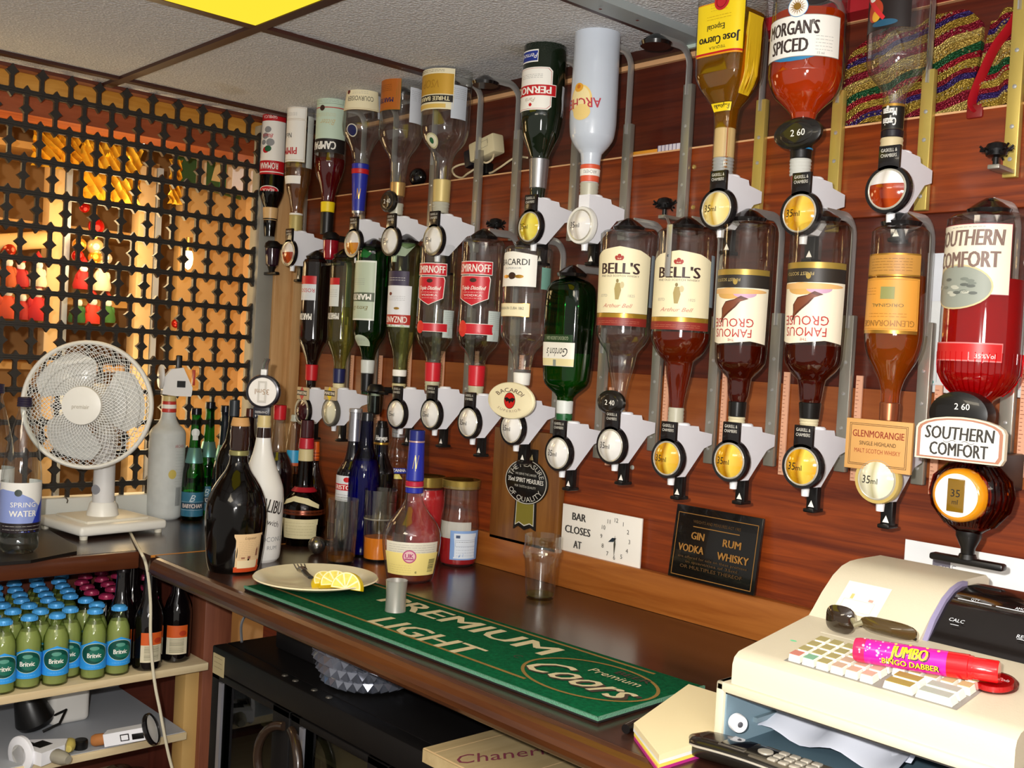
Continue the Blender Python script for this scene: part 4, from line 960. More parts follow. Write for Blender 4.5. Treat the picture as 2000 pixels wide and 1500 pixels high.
def d(l, w, h): l.rect(0, 0, w, h, P('#e2e2e6', .5)); l.rect(0, h*.32, w, h*.24, P('#b02c20', .45)); l.text('CINZANO', 0, h*.32, h*.15, WHITE, w=w*.78, bold=.02); l.ell(w*.2, -h*.3, h*.05, h*.04, MARR); l.ell(-w*.05, h*.05, h*.07, h*.03, GOLD); l.lines(0, -h*.15, w*.6, 3, .004, GREY)
b.lab(560, 640, d, R=.5, W=120, inv=True); b.ring(722, 735, WHITE, 'neck_band', .001); b.ring(735, 748, BLK, 'neck_ring', .001); b.ring(749, 762, P('#c8bc8c', .4), 'cap', ribs=2)
optic(775, 808, 'white', 'white measure under the red name band vermouth bottle'); HB.append((b, 808, 'red name band vermouth bottle', 0))
SRED = P('#c8202c', .35)
def vodka(desc, ax, prof, ys, R, px, py, lab, nick):
    b = hang(desc, ax, 600, prof); b.body(CLEAR, seg=40); b.fill(LIQ('#e8ecec', .0, .95), ys[6], sc=.92)
    def d(l, w, h): l.rect(0, 0, w, h, WHITE); l.rect(0, 0, w*.97, h*.9, SRED); l.text('SMIRNOFF', 0, 0, h*.58, WHITE, w=w*.88, bold=.025)
    b.lab(ys[0], ys[1], d, R=R, W=104, name='name_band')
    def d(l, w, h):
        o_ = [(-w*.46, h*.5), (w*.46, h*.5), (w*.5, h*.4), (w*.46, -h*.25), (0, -h*.5), (-w*.46, -h*.25), (-w*.5, h*.4)]
        l.poly(o_, WHITE); l.poly([(x*.95, y*.96) for x, y in o_], SRED); l.text('Triple Distilled', 0, h*.1, h*.13, WHITE, w=w*.74, shear=.4, bold=.03); l.ell(0, h*.35, w*.1, h*.07, DKBROWN); l.lines(0, -h*.05, w*.6, 1, .003, WHITE); l.text('VODKA', 0, -h*.15, h*.07, WHITE, w=w*.55); l.lines(0, -h*.25, w*.5, 1, .003, WHITE)
    b.lab(ys[2], ys[3], d, R=R-.06, W=96)
    b.lab(ys[4], ys[5], lambda l, w, h: (l.rect(w*.1, 0, w*.8, h*.66, WHITE), l.rect(w*.1, 0, w*.79, h*.6, SRED), l.ell(-w*.22, 0, w*.12, h*.5, P('#d8382c', .35), 16)), R=R+.14, W=120, name='ribbon_label')
    b.lab(ys[3]+8, ys[5]+6, lambda l, w, h: (l.rect(0, 0, w, h, P('#c8d2cc', .6)), l.lines(0, h*.42, w*.8, 9, .004, P('#9aa8a0', .6))), R=.92, W=44, name='back_label')
    b.ring(ys[7], ys[8], SRED, 'neck_cap', .0015); b.ring(ys[8], ys[8]+18, P('#b8b494', .4), 'cap', ribs=3)
    optic(px, py, 'white', lab); HB.append((b, py, nick, 0))
vodka('clear vodka bottle with red shield label, left one of the two', 852, [(476, 32), (482, 36), (600, 37), (648, 38), (660, 36), (672, 31), (692, 18), (706, 14.5), (745, 13.5), (775, 11)], (517, 541, 543, 598, 628, 653, 650, 708, 745), .46, 842, 809, 'white measure under the left red shield vodka bottle', 'left red shield vodka bottle')
vodka('clear vodka bottle with red shield label, right one of the two', 938, [(470, 37), (476, 41), (600, 42), (650, 43), (664, 41), (678, 35), (696, 20), (713, 15.5), (753, 14.5), (788, 11)], (514, 540, 542, 600, 628, 660, 655, 714, 754), .48, 916, 825, 'white measure under the right red shield vodka bottle', 'right red shield vodka bottle')
# white rum
b = hang('clear white-rum bottle with a white label, between the vodka and the green gin', 1027, 600, [(484, 43), (490, 47), (600, 47), (650, 46), (662, 43), (676, 34), (692, 22), (713, 18), (725, 16), (745, 15), (788, 12)])
b.body(EMPTY, seg=40)
def d(l, w, h): l.poly([(-w/2, h*.3), (-w*.3, h*.48), (0, h*.5), (w*.5, h*.4), (w*.5, -h*.5), (-w/2, -h*.5)], WHITE); l.text('BACARDI', 0, h*.2, h*.18, INK, w=w*.7, bold=.02); l.text('SUPERIOR', 0, h*.02, h*.05, GREY, w=w*.4); l.ell(0, -h*.2, w*.09, h*.1, DKBROWN); l.ell(w*.16, -h*.22, w*.09, h*.05, GOLD); l.ell(-w*.16, -h*.22, w*.09, h*.05, GOLD)
b.lab(496, 563, d, R=.36, W=120); b.lab(595, 621, lambda l, w, h: (l.rect(0, 0, w, h, GOLD), l.rect(0, 0, w*.98, h*.94, CREAM), l.text('FUNDADA EN CUBA 1862', 0, h*.12, h*.2, INK, w=w*.75)), R=.16, W=110, name='lower_label')
b.lab(524, 566, lambda l, w, h: l.rect(0, 0, w, h, P('#7aa898', .5)), R=.93, W=34, name='back_label'); b.ring(722, 728, SILV, 'neck_ring', .001); b.ring(728, 752, WHITE, 'cap', .0015)
t = optic(1001, 836, 'white', 'white measure with a large cream oval badge bearing a bat emblem', badge=None)
mb_ = MB(); q = mb_.disc([(0.0333, -0.002), (0.0347, 0.0), (0.0347, 0.004)], CREAM, 44)
l = Lab(); l.ell(0, 0.0, .0085, .0155, BLK, 28); l.ell(0, 0, .0078, .0145, P('#c81c14', .4), 28); l.poly([(-.008, .004), (-.004, .006), (0, .003), (.004, .006), (.008, .004), (.005, -.003), (.002, -.001), (0, -.006), (-.002, -.001), (-.005, -.003)], BLK)
l.arctext('BACARDI', 0, -.006, .026, .0075, P('#5a4238', .5), 90, 100, .01); l.arctext('SUPERIOR', 0, .006, .026, .0045, P('#a08a78', .5), 270, 85, 0, True)
l.plane(mb_, (0, -0.002, 0), (1, 0, 0), (0, 0, 1), (0, -1, 0)); mb_.xf(Matrix.Translation((0.001, -0.010, 0.052)) @ Matrix.Diagonal((1.85, 1, 1, 1))); mb_.build('badge', t); HB.append((b, 836, 'white-rum bottle', 0))
# gin
b = hang('short bright green gin bottle with a white script label', 1111, 650, [(543, 14), (548, 30), (556, 41), (570, 47), (600, 49), (700, 47), (742, 44), (752, 40), (764, 28), (776, 16), (790, 15), (826, 15), (845, 12)], ell=(.72, 4))
b.body(GREENG, seg=48); b.fill(LIQ('#1cb838', .35, .4), 690)
def d(l, w, h): l.rect(0, 0, w, h, P('#d8d8cc', .5)); l.rect(0, h*.33, w, h*.3, P('#e6d8a4', .5)); l.rect(0, -h*.15, w, h*.66, P('#ece8dc', .5)); l.text("Gordon's", 0, -h*.08, h*.36, INK, w=w*.72, shear=.35, bold=.01); l.rect(w*.05, h*.36, w*.12, h*.26, P('#8a9088', .4))
b.lab(670, 716, d, c=4, W=110, inv=True); b.lab(655, 669, lambda l, w, h: (l.rect(0, 0, w, h, P('#1c3a1c', .4)), l.text("GORDON'S LONDON GIN", 0, 0, h*.5, P('#a8b090', .5), w=w*.8)), c=4, W=100, inv=True, name='strip_label')
b.ring(782, 808, P('#d9dcd8', .4), 'cap_sleeve', .001); b.ring(808, 827, P('#1c5a30', .4), 'cap', .001, ribs=2)
optic(1091, 885, 'white', 'white measure under the bright green gin bottle'); HB.append((b, 885, 'green gin bottle', 0))
# whiskies with the gold figure
def whisky(desc, ax, prof, R, full, px, py, lab, nick, kind, dy):
    b = hang(desc, ax, 560, prof); b.body(CLEARW if full else EMPTY, seg=44)
    if full: b.fill(LIQ('#b83c08', .28, .35), 650)
    def d(l, w, h):
        l.poly([(-w/2, -h/2), (w/2, -h/2), (w/2, h*.36), (w*.3, h*.45), (0, h*.5), (-w*.3, h*.45), (-w/2, h*.36)], CREAM); l.text("BELL'S", 0, h*.17, h*.165, P('#3a2420', .5), w=w*.60, bold=.06); l.text('FINE OLD SCOTCH WHISKY', 0, h*.055, h*.03, P('#5a4438', .5), w=w*.6)
        l.ell(0, h*.35, w*.03, h*.035, P('#a8382c', .5), 12); l.ell(-w*.045, h*.33, w*.022, h*.03, P('#a8382c', .5), 10); l.ell(w*.045, h*.33, w*.022, h*.03, P('#a8382c', .5), 10); l.rect(0, h*.30, w*.1, h*.02, P('#a8382c', .5))
        l.ell(-w*.01, -h*.02, w*.02, h*.03, P('#8a7a4a', .5), 10); l.poly([(-w*.03, -h*.05), (w*.03, -h*.05), (w*.05, -h*.16), (w*.02, -h*.3), (-w*.03, -h*.3), (-w*.05, -h*.14)], P('#a8945a', .5)); l.ell(w*.06, -h*.08, w*.03, h*.05, P('#c8b888', .5), 10)
        l.text('ESTD', -w*.22, -h*.24, h*.04, P('#b0a898', .5)); l.text('1825', w*.2, -h*.24, h*.04, P('#b0a898', .5)); l.text('Arthur Bell', 0, -h*.39, h*.06, P('#c88070', .5), w=w*.45, shear=.4)
    b.lab(487+dy, 614+dy, d, R=R, W=142)
    b.lab(614+dy, 640+dy, lambda l, w, h: (l.rect(0, h*.3, w, h*.36, P('#b08a30', .3, .5)), l.rect(0, -h*.14, w, h*.6, P('#8a2a20', .45)), l.lines(0, -h*.1, w*.7, 2, .003, P('#b86a50', .5))), R=R, W=142, name='ribbon_label')
    b.lab(500, 600, lambda l, w, h: l.rect(0, 0, w, h, P('#9aa8b0', .6)), R=.985, W=20, name='back_label')
    if full: b.ring(796, 832, P('#b4b09c', .4), 'cap', .001, ribs=5)
    else: b.oval(1191, 786, 30, 24, '2 40'); b.ring(800, 822, P('#b89a70', .45), 'cap', .001)
    optic(px, py, kind, lab); HB.append((b, py, nick, 0))
whisky('empty clear whisky bottle with a cream label and bulbous neck, left of its full twin', 1222, [(453, 48), (459, 54), (560, 53), (632, 52), (652, 52), (670, 45), (692, 30), (714, 26), (746, 18), (778, 13), (822, 12), (838, 11)], .82, False, 1194, 870, 'white measure under the empty cream label whisky bottle', 'empty cream label whisky bottle', 'white', 0)
whisky('cream label whisky bottle with amber spirit in its bulbous neck, right of its empty twin', 1335, [(451, 51), (457, 57), (560, 57), (640, 58), (660, 58), (678, 52), (694, 42), (708, 28), (728, 25), (764, 18), (796, 14), (832, 14), (850, 12)], .86, True, 1304, 895, 'measure with a golden window under the full cream label whisky bottle', 'full cream label whisky bottle', 'yellow', 8)
# bird-label whiskies
def grouse(desc, ax, prof, ys, R, px, py, lab, nick):
    b = hang(desc, ax, 600, prof); b.body(CLEARW, seg=44); b.fill(LIQ('#8a2408', .25, .35), ys[3]-4)
    b.lab(ys[0], ys[1], lambda l, w, h: (l.rect(0, 0, w, h, P('#2c2620', .45)), l.rect(0, -h*.34, w, h*.3, P('#a88c40', .35, .4)), l.text('FINEST SCOTCH', w*.12, h*.08, h*.16, P('#c8b070', .5), w=w*.4), l.ell(-w*.02, h*.2, h*.12, h*.14, P('#a88c40', .4))), R=R, W=165, inv=True, name='gold_band')
    def d(l, w, h):
        l.poly([(-w/2, -h/2), (w/2, -h/2), (w/2, h*.42), (w*.2, h*.48), (0, h*.46), (-w*.25, h*.42), (-w/2, h*.47)], P('#f0e6cc', .5))
        l.ell(w*.06, -h*.4, w*.2, h*.1, P('#d8a860', .5), 20); l.ell(-w*.15, -h*.4, w*.15, h*.08, P('#c8a0b8', .5), 18); l.ell(w*.02, -h*.44, w*.48, h*.05, P('#e0b070', .5), 20)
        bird = [(-.10, -.36), (-.02, -.30), (.10, -.26), (.16, -.14), (.155, -.02), (.17, .10), (.15, .12), (.125, .04), (.06, -.04), (-.04, -.16), (-.10, -.26), (-.20, -.31)]
        l.poly([(x*w, y*h) for x, y in bird], P('#5a2c1c', .5)); l.poly([(x*w*.8+w*.012, y*h*.75-h*.05) for x, y in bird], P('#7a4228', .5))
        l.text('THE', w*.0, h*.41, h*.045, P('#a02c28', .5)); l.text('FAMOUS', w*.0, h*.29, h*.145, P('#b02a2a', .5), w=w*.52, bold=.0); l.text('GROUSE', -w*.0, h*.11, h*.15, P('#b02a2a', .5), w=w*.56, bold=.01)
    b.lab(ys[1], ys[2], d, R=R, W=165, inv=True)
    b.ring(ys[4], ys[5], P('#1a1816', .25, .2), 'neck_cap', .0015); b.ring(ys[5], ys[6], P('#cfc4a0', .45), 'cap', .001, ribs=4)
    optic(px, py, 'yellow', lab); HB.append((b, py, nick, 0))
grouse('whisky bottle with a red-lettered bird label, left of the two', 1452, [(437, 46), (443, 52), (600, 52), (690, 50), (708, 48), (724, 38), (740, 24), (772, 20), (784, 16), (816, 15), (850, 13)], (530, 566, 676, 680, 784, 814, 838), .86, 1426, 900, 'measure with a golden window under the left bird label whisky bottle', 'left bird label whisky bottle')
grouse('whisky bottle with a red-lettered bird label, right of the two', 1594, [(438, 52), (444, 57), (600, 57), (695, 55), (712, 52), (728, 42), (744, 27), (783, 21), (790, 18), (820, 17), (855, 13)], (517, 556, 676, 680, 786, 818, 842), .88, 1567, 911, 'measure with a golden window under the right bird label whisky bottle', 'right bird label whisky bottle')
# malt
b = hang('amber malt whisky bottle with tan labels and a copper neck, beside the deep red bottle', 1750, 600, [(446, 46), (454, 53), (520, 54), (600, 55), (655, 56), (680, 53), (704, 45), (724, 34), (744, 24), (770, 18), (820, 17), (850, 13)])
b.body(CLEARW, seg=44); b.fill(LIQ('#e07a14', .28, .4), 540)
TAN1 = P('#d8953a', .5); TAN2 = P('#b8843a', .45)
b.lab(500, 544, lambda l, w, h: (l.rect(0, 0, w, h, GOLD), l.rect(0, 0, w, h*.86, TAN2), l.lines(0, h*.25, w*.7, 5, .004, P('#7a5420', .5))), R=.72, W=128, name='top_label', inv=True)
def d(l, w, h): l.rect(0, 0, w, h, GOLD); l.rect(0, -h*.02, w, h*.92, TAN1); l.frame(0, -h*.02, w*.95, h*.88, .0005, P('#a06a20', .5)); l.rect(-w*.0, -h*.22, w*.22, h*.22, P('#8a8a50', .5)); l.text('GLENMORANGIE', 0, h*.32, h*.11, P('#9a6a28', .5), w=w*.86, bold=.03); l.text('ORIGINAL', 0, h*.0, h*.06, P('#5a5a34', .5), w=w*.5); l.lines(0, h*.2, w*.6, 2, .004, P('#a06a20', .5)); l.lines(w*.3, -h*.2, w*.22, 3, .004, P('#a06a20', .5))
b.lab(546, 654, d, R=.72, W=128, inv=True); b.ring(786, 822, COPPER, 'neck_foil', .0012)
t = optic(1714, 937, 'cream', 'measure with a cream ring and a large tan name plate', badge=None, ring=P('#b9a05c', .3)); mb_ = MB(); mb_.box(-0.050, 0.048, -0.004, 0.002, 0.012, 0.082, P('#cf9c5c', .5), .001)
l = Lab(); l.frame(-.001, .047, .086, .058, .0006, DKBROWN); l.frame(-.001, .047, .082, .054, .0006, DKBROWN); l.text('GLENMORANGIE', -.001, .062, .0095, P('#8a2c20', .5), w=.076, bold=.02); l.text('SINGLE HIGHLAND', -.001, .049, .0055, P('#4a3420', .5), w=.054); l.text('MALT SCOTCH WHISKY', -.001, .0385, .006, P('#a04a30', .5), w=.068)
l.plane(mb_, (0, -.004, 0), (1, 0, 0), (0, 0, 1), (0, -1, 0)); mb_.build('name_plate', t); HB.append((b, 937, 'amber malt whisky bottle', 0))
# red liqueur
b = hang('big deep red liqueur bottle with ribbed shoulder and white label, rightmost of the lower row', 1920, 600, [(422, 66), (430, 75), (520, 76), (640, 77), (700, 77), (728, 76), (746, 68), (762, 56), (774, 42), (784, 29), (800, 24), (830, 22), (850, 16)])
b.body(CLEAR, seg=48); b.fill(LIQ('#d80810', .5, .2), 548)
mb_ = MB()
for i in range(40):
    a = 2*math.pi*i/40; mb_.tube([((b.r(b.z(y_))+.0003)*math.sin(a), -(b.r(b.z(y_))+.0003)*math.cos(a), b.z(y_)) for y_ in (690, 705, 715, 730, 748, 762, 772)], .0009, GLASS('#ff7080', '#c03040'), 5)
mb_.build('shoulder_ribs', b.t)
LGW = P('#e4dcc4', .5)
def d(l, w, h):
    l.rect(0, h*.06, w, h*.88, P('#a03848', .5)); l.rect(0, h*.06, w*.985, h*.865, LGW); l.ell(-w*.1, -h*.28, w*.42, h*.28, P('#c8b888', .5), 32); l.ell(-w*.1, -h*.28, w*.40, h*.26, P('#8f9488', .5), 32); l.text('SOUTHERN', -w*.02, h*.33, h*.2, P('#7a6258', .5), w=w*.86, bold=.05, shear=.12); l.text('COMFORT', -w*.03, h*.06, h*.2, P('#7a6258', .5), w=w*.8, bold=.05)
    for i in range(18): l.ell(-w*.1+w*.36*rnd.uniform(-.8, .8), -h*.3+h*.2*rnd.uniform(-.8, .6), w*.05, h*.02, P(rnd.choice(['#5c605a', '#b8b8a8', '#747a70']), .5), 10); l.n -= 1
    l.n += 1; l.lines(0, h*.46, w*.4, 1, .003, GREY)
b.lab(446, 600, d, R=.56, W=125)
b.lab(672, 708, lambda l, w, h: (l.rect(0, 0, w, h, P('#d87a78', .4)), l.rect(0, 0, w*.98, h*.86, P('#c02020', .4)), l.text('35%Vol', w*.32, -h*.2, h*.24, WHITE)), R=.5, W=130, name='strip_label')
b.lab(480, 545, lambda l, w, h: l.text('6', 0, 0, h*.3, WHITE), c=b.thv+62, W=30, name='side_lettering')
p = onY(1884, 966, AX-0.05)
t = thing('spirit_measure', 'big amber scalloped measure with an arched white name plate, rightmost of all', 'spirit measure', p, 0, 'spirit measures under the hanging bottles')
mb_ = MB(); mb_.lathe([(0.016, -0.05), (0.032, -0.038), (0.046, -0.018), (0.05, 0.0), (0.046, 0.02), (0.032, 0.036), (0.018, 0.042)], AMBERG, 56, c=(0, 0.02), ell=(0.72, 2.4))
for i in range(36):
    a = 2*math.pi*i/36
    mb_.tube([(r_*math.sin(a)*secr(a, (.72, 2.4)), .02-r_*math.cos(a)*secr(a, (.72, 2.4)), z_) for r_, z_ in ((0.03, -0.04), (0.047, -0.018), (0.051, 0.0), (0.047, 0.02), (0.03, 0.037))], 0.0016, AMBERG, 5)
mb_.build('scalloped_shell', t)
mb_ = MB(); mb_.disc([(0.028, -0.024), (0.031, -0.022), (0.034, -0.018), (0.034, 0.0)], P('#d88a10', .15, coat=.6), 40); mb_.build('amber_rim', t)
mb_ = MB(); mb_.disc([(0.001, -0.0245), (0.0275, -0.024), (0.028, -0.022)], P('#f0ece8', .2, coat=.5), 40); mb_.box(-0.011, 0.011, -0.0262, -0.0238, -0.021, 0.021, P('#7a5a14', .12, coat=.8), .002)
l = Lab(); l.text('35', 0, .003, .0095, INK); l.text('ml', 0, -.008, .006, INK); l.plane(mb_, (0, -.0262, 0), (1, 0, 0), (0, 0, 1), (0, -1, 0)); mb_.build('window', t)
mb_ = MB(); pts = [(-.057, .043), (.053, .043), (.057, .05), (.057, .082)]+[(0.057*math.cos(math.pi*i/10), .082+.017*math.sin(math.pi*i/10)) for i in range(1, 10)]+[(-.057, .082), (-.057, .05)]
mb_.prism(pts, 'y', -0.026, -0.018, P('#e8dcc0', .45)); l = Lab(); 
for s_, m_ in ((.955, P('#b07a62', .5)), (.88, P('#f0ece2', .45))): l.poly([(x*s_, .07+(y-.07)*(s_-.02)) for x, y in pts], m_)
l.text('SOUTHERN', 0.0, .078, .0165, P('#3c3834', .5), w=.088, bold=.04, shear=.08); l.text('COMFORT', 0.0, .0575, .0165, P('#3c3834', .5), w=.074, bold=.04)
for sx in (-1, 1): l.tris(*(lambda q: (q, [(i, i+1, i+3, i+2) for i in range(0, len(q)-2, 2)]))([pt for i in range(9) for pt in ((sx*(.004+.016*i/8), .0678+.0016*math.sin(i*.8)), (sx*(.004+.016*i/8), .0671+.0016*math.sin(i*.8)))]), P('#3c3834', .5))
l.plane(mb_, (0, -.026, 0), (1, 0, 0), (0, 0, 1), (0, -1, 0)); mb_.build('name_plate', t)
mb_ = MB(); mb_.lathe([(0.008, -0.082), (0.009, -0.07), (0.016, -0.055), (0.016, -0.048)], BLK, 18, c=(0, 0.02)); mb_.build('stem', t)
mb_ = MB(); mb_.box(-0.048, 0.048, 0.012, 0.028, -0.092, -0.083, BLK, .003); mb_.lathe([(0.012, -0.084), (0.01, -0.078)], BLK, 16, c=(0, 0.02)); mb_.build('push_bar', t)
mb_ = MB(); mb_.disc([(0.025, -0.012), (0.038, -0.008), (0.04, 0.0), (0.04, 0.012), (0.03, 0.016)], P('#11100f', .3, coat=.4), 36); mb_.xf(Matrix.Translation((-0.012, 0.0, 0.102)) @ Matrix.Diagonal((1, 1, .75, 1)))
l = Lab(); l.text('2 60', 0, 0, .008, WHITE, bold=.02); l.plane(mb_, (-0.005, -.0125, .112), (1, 0, 0), (0, 0, 1), (0, -1, 0)); mb_.build('price_tag', t)
mb_ = MB(); mb_.box(-0.012, 0.012, 0.05, 0.15, 0.0, 0.05, BLK, .003); mb_.build('wall_arm', t)
HB.append((b, 900, 'deep red liqueur bottle', 0))
# ------------------------------------------------------------------ brackets
for b, oy, nick, up in HB:
    zo = onY(b.x and 1000, 700, AX)[2] if oy is None else zat(b.x, AX-0.035, oy)
    z0 = (b.z0+0.02) if oy is None else zo-0.012
    top = b.z0+b.zs[-1][0]
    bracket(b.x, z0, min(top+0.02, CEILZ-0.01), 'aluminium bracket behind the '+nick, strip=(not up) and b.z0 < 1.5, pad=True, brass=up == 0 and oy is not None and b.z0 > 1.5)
zb = onY(1342, 437, -0.01)[2]; zt = onY(1300, 66, -0.08)[2]
hp = onY(1308, 438, -0.178); bx_ = onY(1347, 110, -0.012)[0]
bracket(bx_, zb, 1.957, 'empty aluminium bracket with a black rubber pad, beside the square tequila bottle', strip=False, empty=True, hang=(hp[0]-bx_, -0.177, hp[2]-zb, .083), split=.8)
bracket(onY(1010, 250, -0.012)[0], onY(1003, 470, -0.01)[2], 1.957, 'empty aluminium bracket between the brandy and the dark green bottle', strip=False, empty=True, split=.72)
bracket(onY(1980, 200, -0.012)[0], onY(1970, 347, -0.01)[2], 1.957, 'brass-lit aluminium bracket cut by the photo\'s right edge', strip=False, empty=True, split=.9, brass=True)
# ================================================================== things standing on the worktops
def stand(desc, ax, ay, prof, name='standing_bottle', cat='bottle', group='bottles standing on the worktop', z=CT, **k):
    return Bottle(name, desc, cat, ax, ay, prof, up=True, z=z, group=group, **k)
# big dark cream-liqueur bottle
b = stand('large black liqueur bottle with a cork stopper and a beige side label', 456, 1112, [(815, 14), (831, 14), (832, 17), (850, 16), (880, 17), (890, 17), (900, 18), (915, 23), (935, 36), (956, 48), (985, 57), (1010, 59), (1060, 56), (1100, 51), (1112, 47)])
b.body(BLACKB, seg=48); b.ring(815, 832, P('#c09058', .6), 'cork', .0015); b.ring(832, 878, P('#2a1712', .08, coat=.6), 'stopper_collar', .001, ribs=2); b.ring(879, 889, P('#8f8a58', .3, .4), 'neck_ring', .002)
def d(l, w, h):
    l.rect(0, 0, w, h, P('#d9b98c', .5)); l.rect(0, -h*.43, w, h*.14, P('#c8481c', .5)); l.rect(-w*.03, -h*.29, w*.7, h*.2, P('#e0cca4', .5)); l.rect(w*.38, -h*.3, w*.06, h*.22, P('#c8481c', .5)); l.rect(w*.28, h*.0, w*.07, h*.16, P('#7a4a38', .5)); l.poly([(w*.24, h*.07), (w*.32, h*.07), (w*.28, h*.16)], P('#7a4a38', .5))
    l.lines(0, h*.3, w*.7, 9, h*.05, P('#a88c68', .5), .0004); l.text('Liqueur', w*.02, h*.4, h*.07, P('#7a5a40', .5), shear=.3); l.rect(-w*.2, -h*.12, w*.12, h*.05, P('#9a6a50', .5)); l.rect(0, -h*.11, w*.1, h*.07, P('#8a5a48', .5))
b.lab(1034, 1108, d, c=b.thv+30, W=62)
# white rum-liqueur bottle with an upturned measure
b = stand('white coconut-liqueur bottle topped by an upturned round measure', 503, 1093, [(812, 12), (835, 13), (855, 14), (880, 18), (907, 26), (935, 37), (955, 43), (980, 44.5), (1075, 43), (1088, 41), (1094, 36)])
b.body(WHITEB, seg=48); b.ring(812, 835, P('#c8b47c', .4), 'cork', .0005, ribs=2); b.ring(835, 856, P('#2a1a14', .1, coat=.5), 'neck_collar', .0005)
def d(l, w, h): l.text('MALIBU', 0, h*.32, h*.2, P('#3a3430', .5), w=w*.7, bold=.02, rot=-.25); l.text('with', w*.1, h*.05, h*.09, P('#4a4440', .5), rot=-.3); l.text('COCONUT', w*.1, -h*.2, h*.07, GREY); l.text('RUM', w*.1, -h*.33, h*.06, GREY)
b.lab(960, 1085, d, c=b.thv+25, W=110, name='lettering')
o = onY(514.5, 765, b.y-0.0); o = (o[0]-b.x, o[1]-b.y, o[2]-b.z0); RV = Matrix.Translation(o) @ Matrix.Rotation(math.radians(b.thv*.75), 4, 'Z')
q = MB(); q.disc([(0.029, -0.008), (0.0305, -0.010), (0.034, -0.009), (0.0355, -0.004), (0.0355, 0.004), (0.02, 0.008)], P('#2c2a30', .2, .3, coat=.5), 44); q.xf(RV); q.build('measure_bezel', b.t)
q = MB(); q.disc([(0.0005, -0.0105), (0.0295, -0.008)], P('#ebe6e0', .2, coat=.5), 40); l = Lab(); l.rect(0, 0, .018, .044, P('#c9c4bc', .25, coat=.6)); l.rect(0, 0, .010, .036, P('#e4e0da', .2, coat=.6)); l.text('35ml', 0, 0, .011, P('#9a7a58', .5), rot=math.pi)
l.plane(q, (0, -0.0108, 0), (1, 0, 0), (0, 0, 1), (0, -1, 0)); q.xf(RV); q.build('measure_dial', b.t)
q = MB(); q.box(-0.017, 0.017, -0.009, 0.004, -0.055, -0.031, P('#22222c', .3), .001); l = Lab()
for s_, v in (('GASKELL &', -.050), ('CHAMBERS', -.042)): l.text(s_, 0, v, .005, P('#d0ccc8', .5), w=.026, rot=math.pi)
l.plane(q, (0, -0.009, 0), (1, 0, 0), (0, 0, 1), (0, -1, 0)); q.xf(RV); q.build('measure_badge', b.t)
q = MB(); q.box(-0.006, 0.006, -0.006, 0.004, 0.034, 0.046, P('#e6e6e6', .3), .001); q.tube([(0, 0, 0.045), (0.002, -.002, 0.058), (0.006, -.004, 0.068)], .006, P('#c9cacb', .15, .9), 8, flat=(.007, .003)); q.xf(RV); q.build('measure_lever', b.t)
# frosted bottle with measure
b = stand('frosted bottle topped by a white plastic measure, between the fan and the green bottle', 320, 1012, [(776, 12), (808, 13.5), (818, 15), (828, 20), (838, 30), (846, 34), (870, 34.5), (960, 34), (1000, 33), (1009, 31), (1013, 26)])
b.body(P('#c6c9c6', .5, 0, .4, vary=.06, vscale=40), seg=44); b.ring(784, 806, P('#c23a30', .4), 'neck_label', .001); b.ring(790, 799, WHITE, 'white_band', .0015)
b.ring(774, 785, P('#c8b47c', .4), 'cork', .0008)
def d(l, w, h): l.text('ARCHERS', w*.2, h*.44, h*.045, P('#a85048', .5), w=w*.4); l.lines(w*.22, h*.36, w*.35, 9, h*.045, P('#8f9490', .5), .0004); l.ell(-w*.05, h*.02, h*.06, h*.07, P('#c8b45c', .5)); l.barcode(w*.2, -h*.32, w*.22, h*.28, P('#4a4c4c', .5)); l.lines(w*.22, -h*.05, w*.35, 4, h*.04, P('#8f9490', .5), .0004)
b.lab(862, 990, d, c=b.thv+25, W=95, name='printing')
o = onY(330, 760, b.y); o = (0.0, 0.0, o[2]-b.z0)
q = MB(); q.prism([(-0.02, -0.012), (0.012, -0.016), (0.05, -0.016), (0.052, 0.006), (0.028, 0.055), (0.0, 0.05), (-0.016, 0.03)], 'x', -0.013, 0.013, P('#e4e2e0', .4)); q.xf(Matrix.Translation(o) @ Matrix.Rotation(math.radians(-14), 4, 'Z')); q.build('measure_arm', b.t)
q = MB(); q.disc([(0.026, -0.003), (0.03, 0.0), (0.03, 0.005), (0.015, 0.008)], P('#dcdad8', .35), 32); q.xf(Matrix.Translation(o) @ Matrix.Rotation(math.radians(-14), 4, 'Z') @ Matrix.Translation((0, -0.024, 0.03))); q.build('measure_window', b.t)
q = MB(); q.box(-0.007, 0.007, 0.012, 0.026, 0.035, 0.085, BLK, .003); q.box(0.0132, 0.0145, 0.014, 0.034, 0.006, 0.022, BLK); q.xf(Matrix.Translation(o) @ Matrix.Rotation(math.radians(-14), 4, 'Z')); q.build('measure_lever', b.t)
q = MB(); q.box(-0.010, 0.010, 0.053, 0.058, 0.012, 0.05, P('#b03018', .4), .001); q.xf(Matrix.Translation(o) @ Matrix.Rotation(math.radians(-14), 4, 'Z')); q.build('red_tab', b.t)
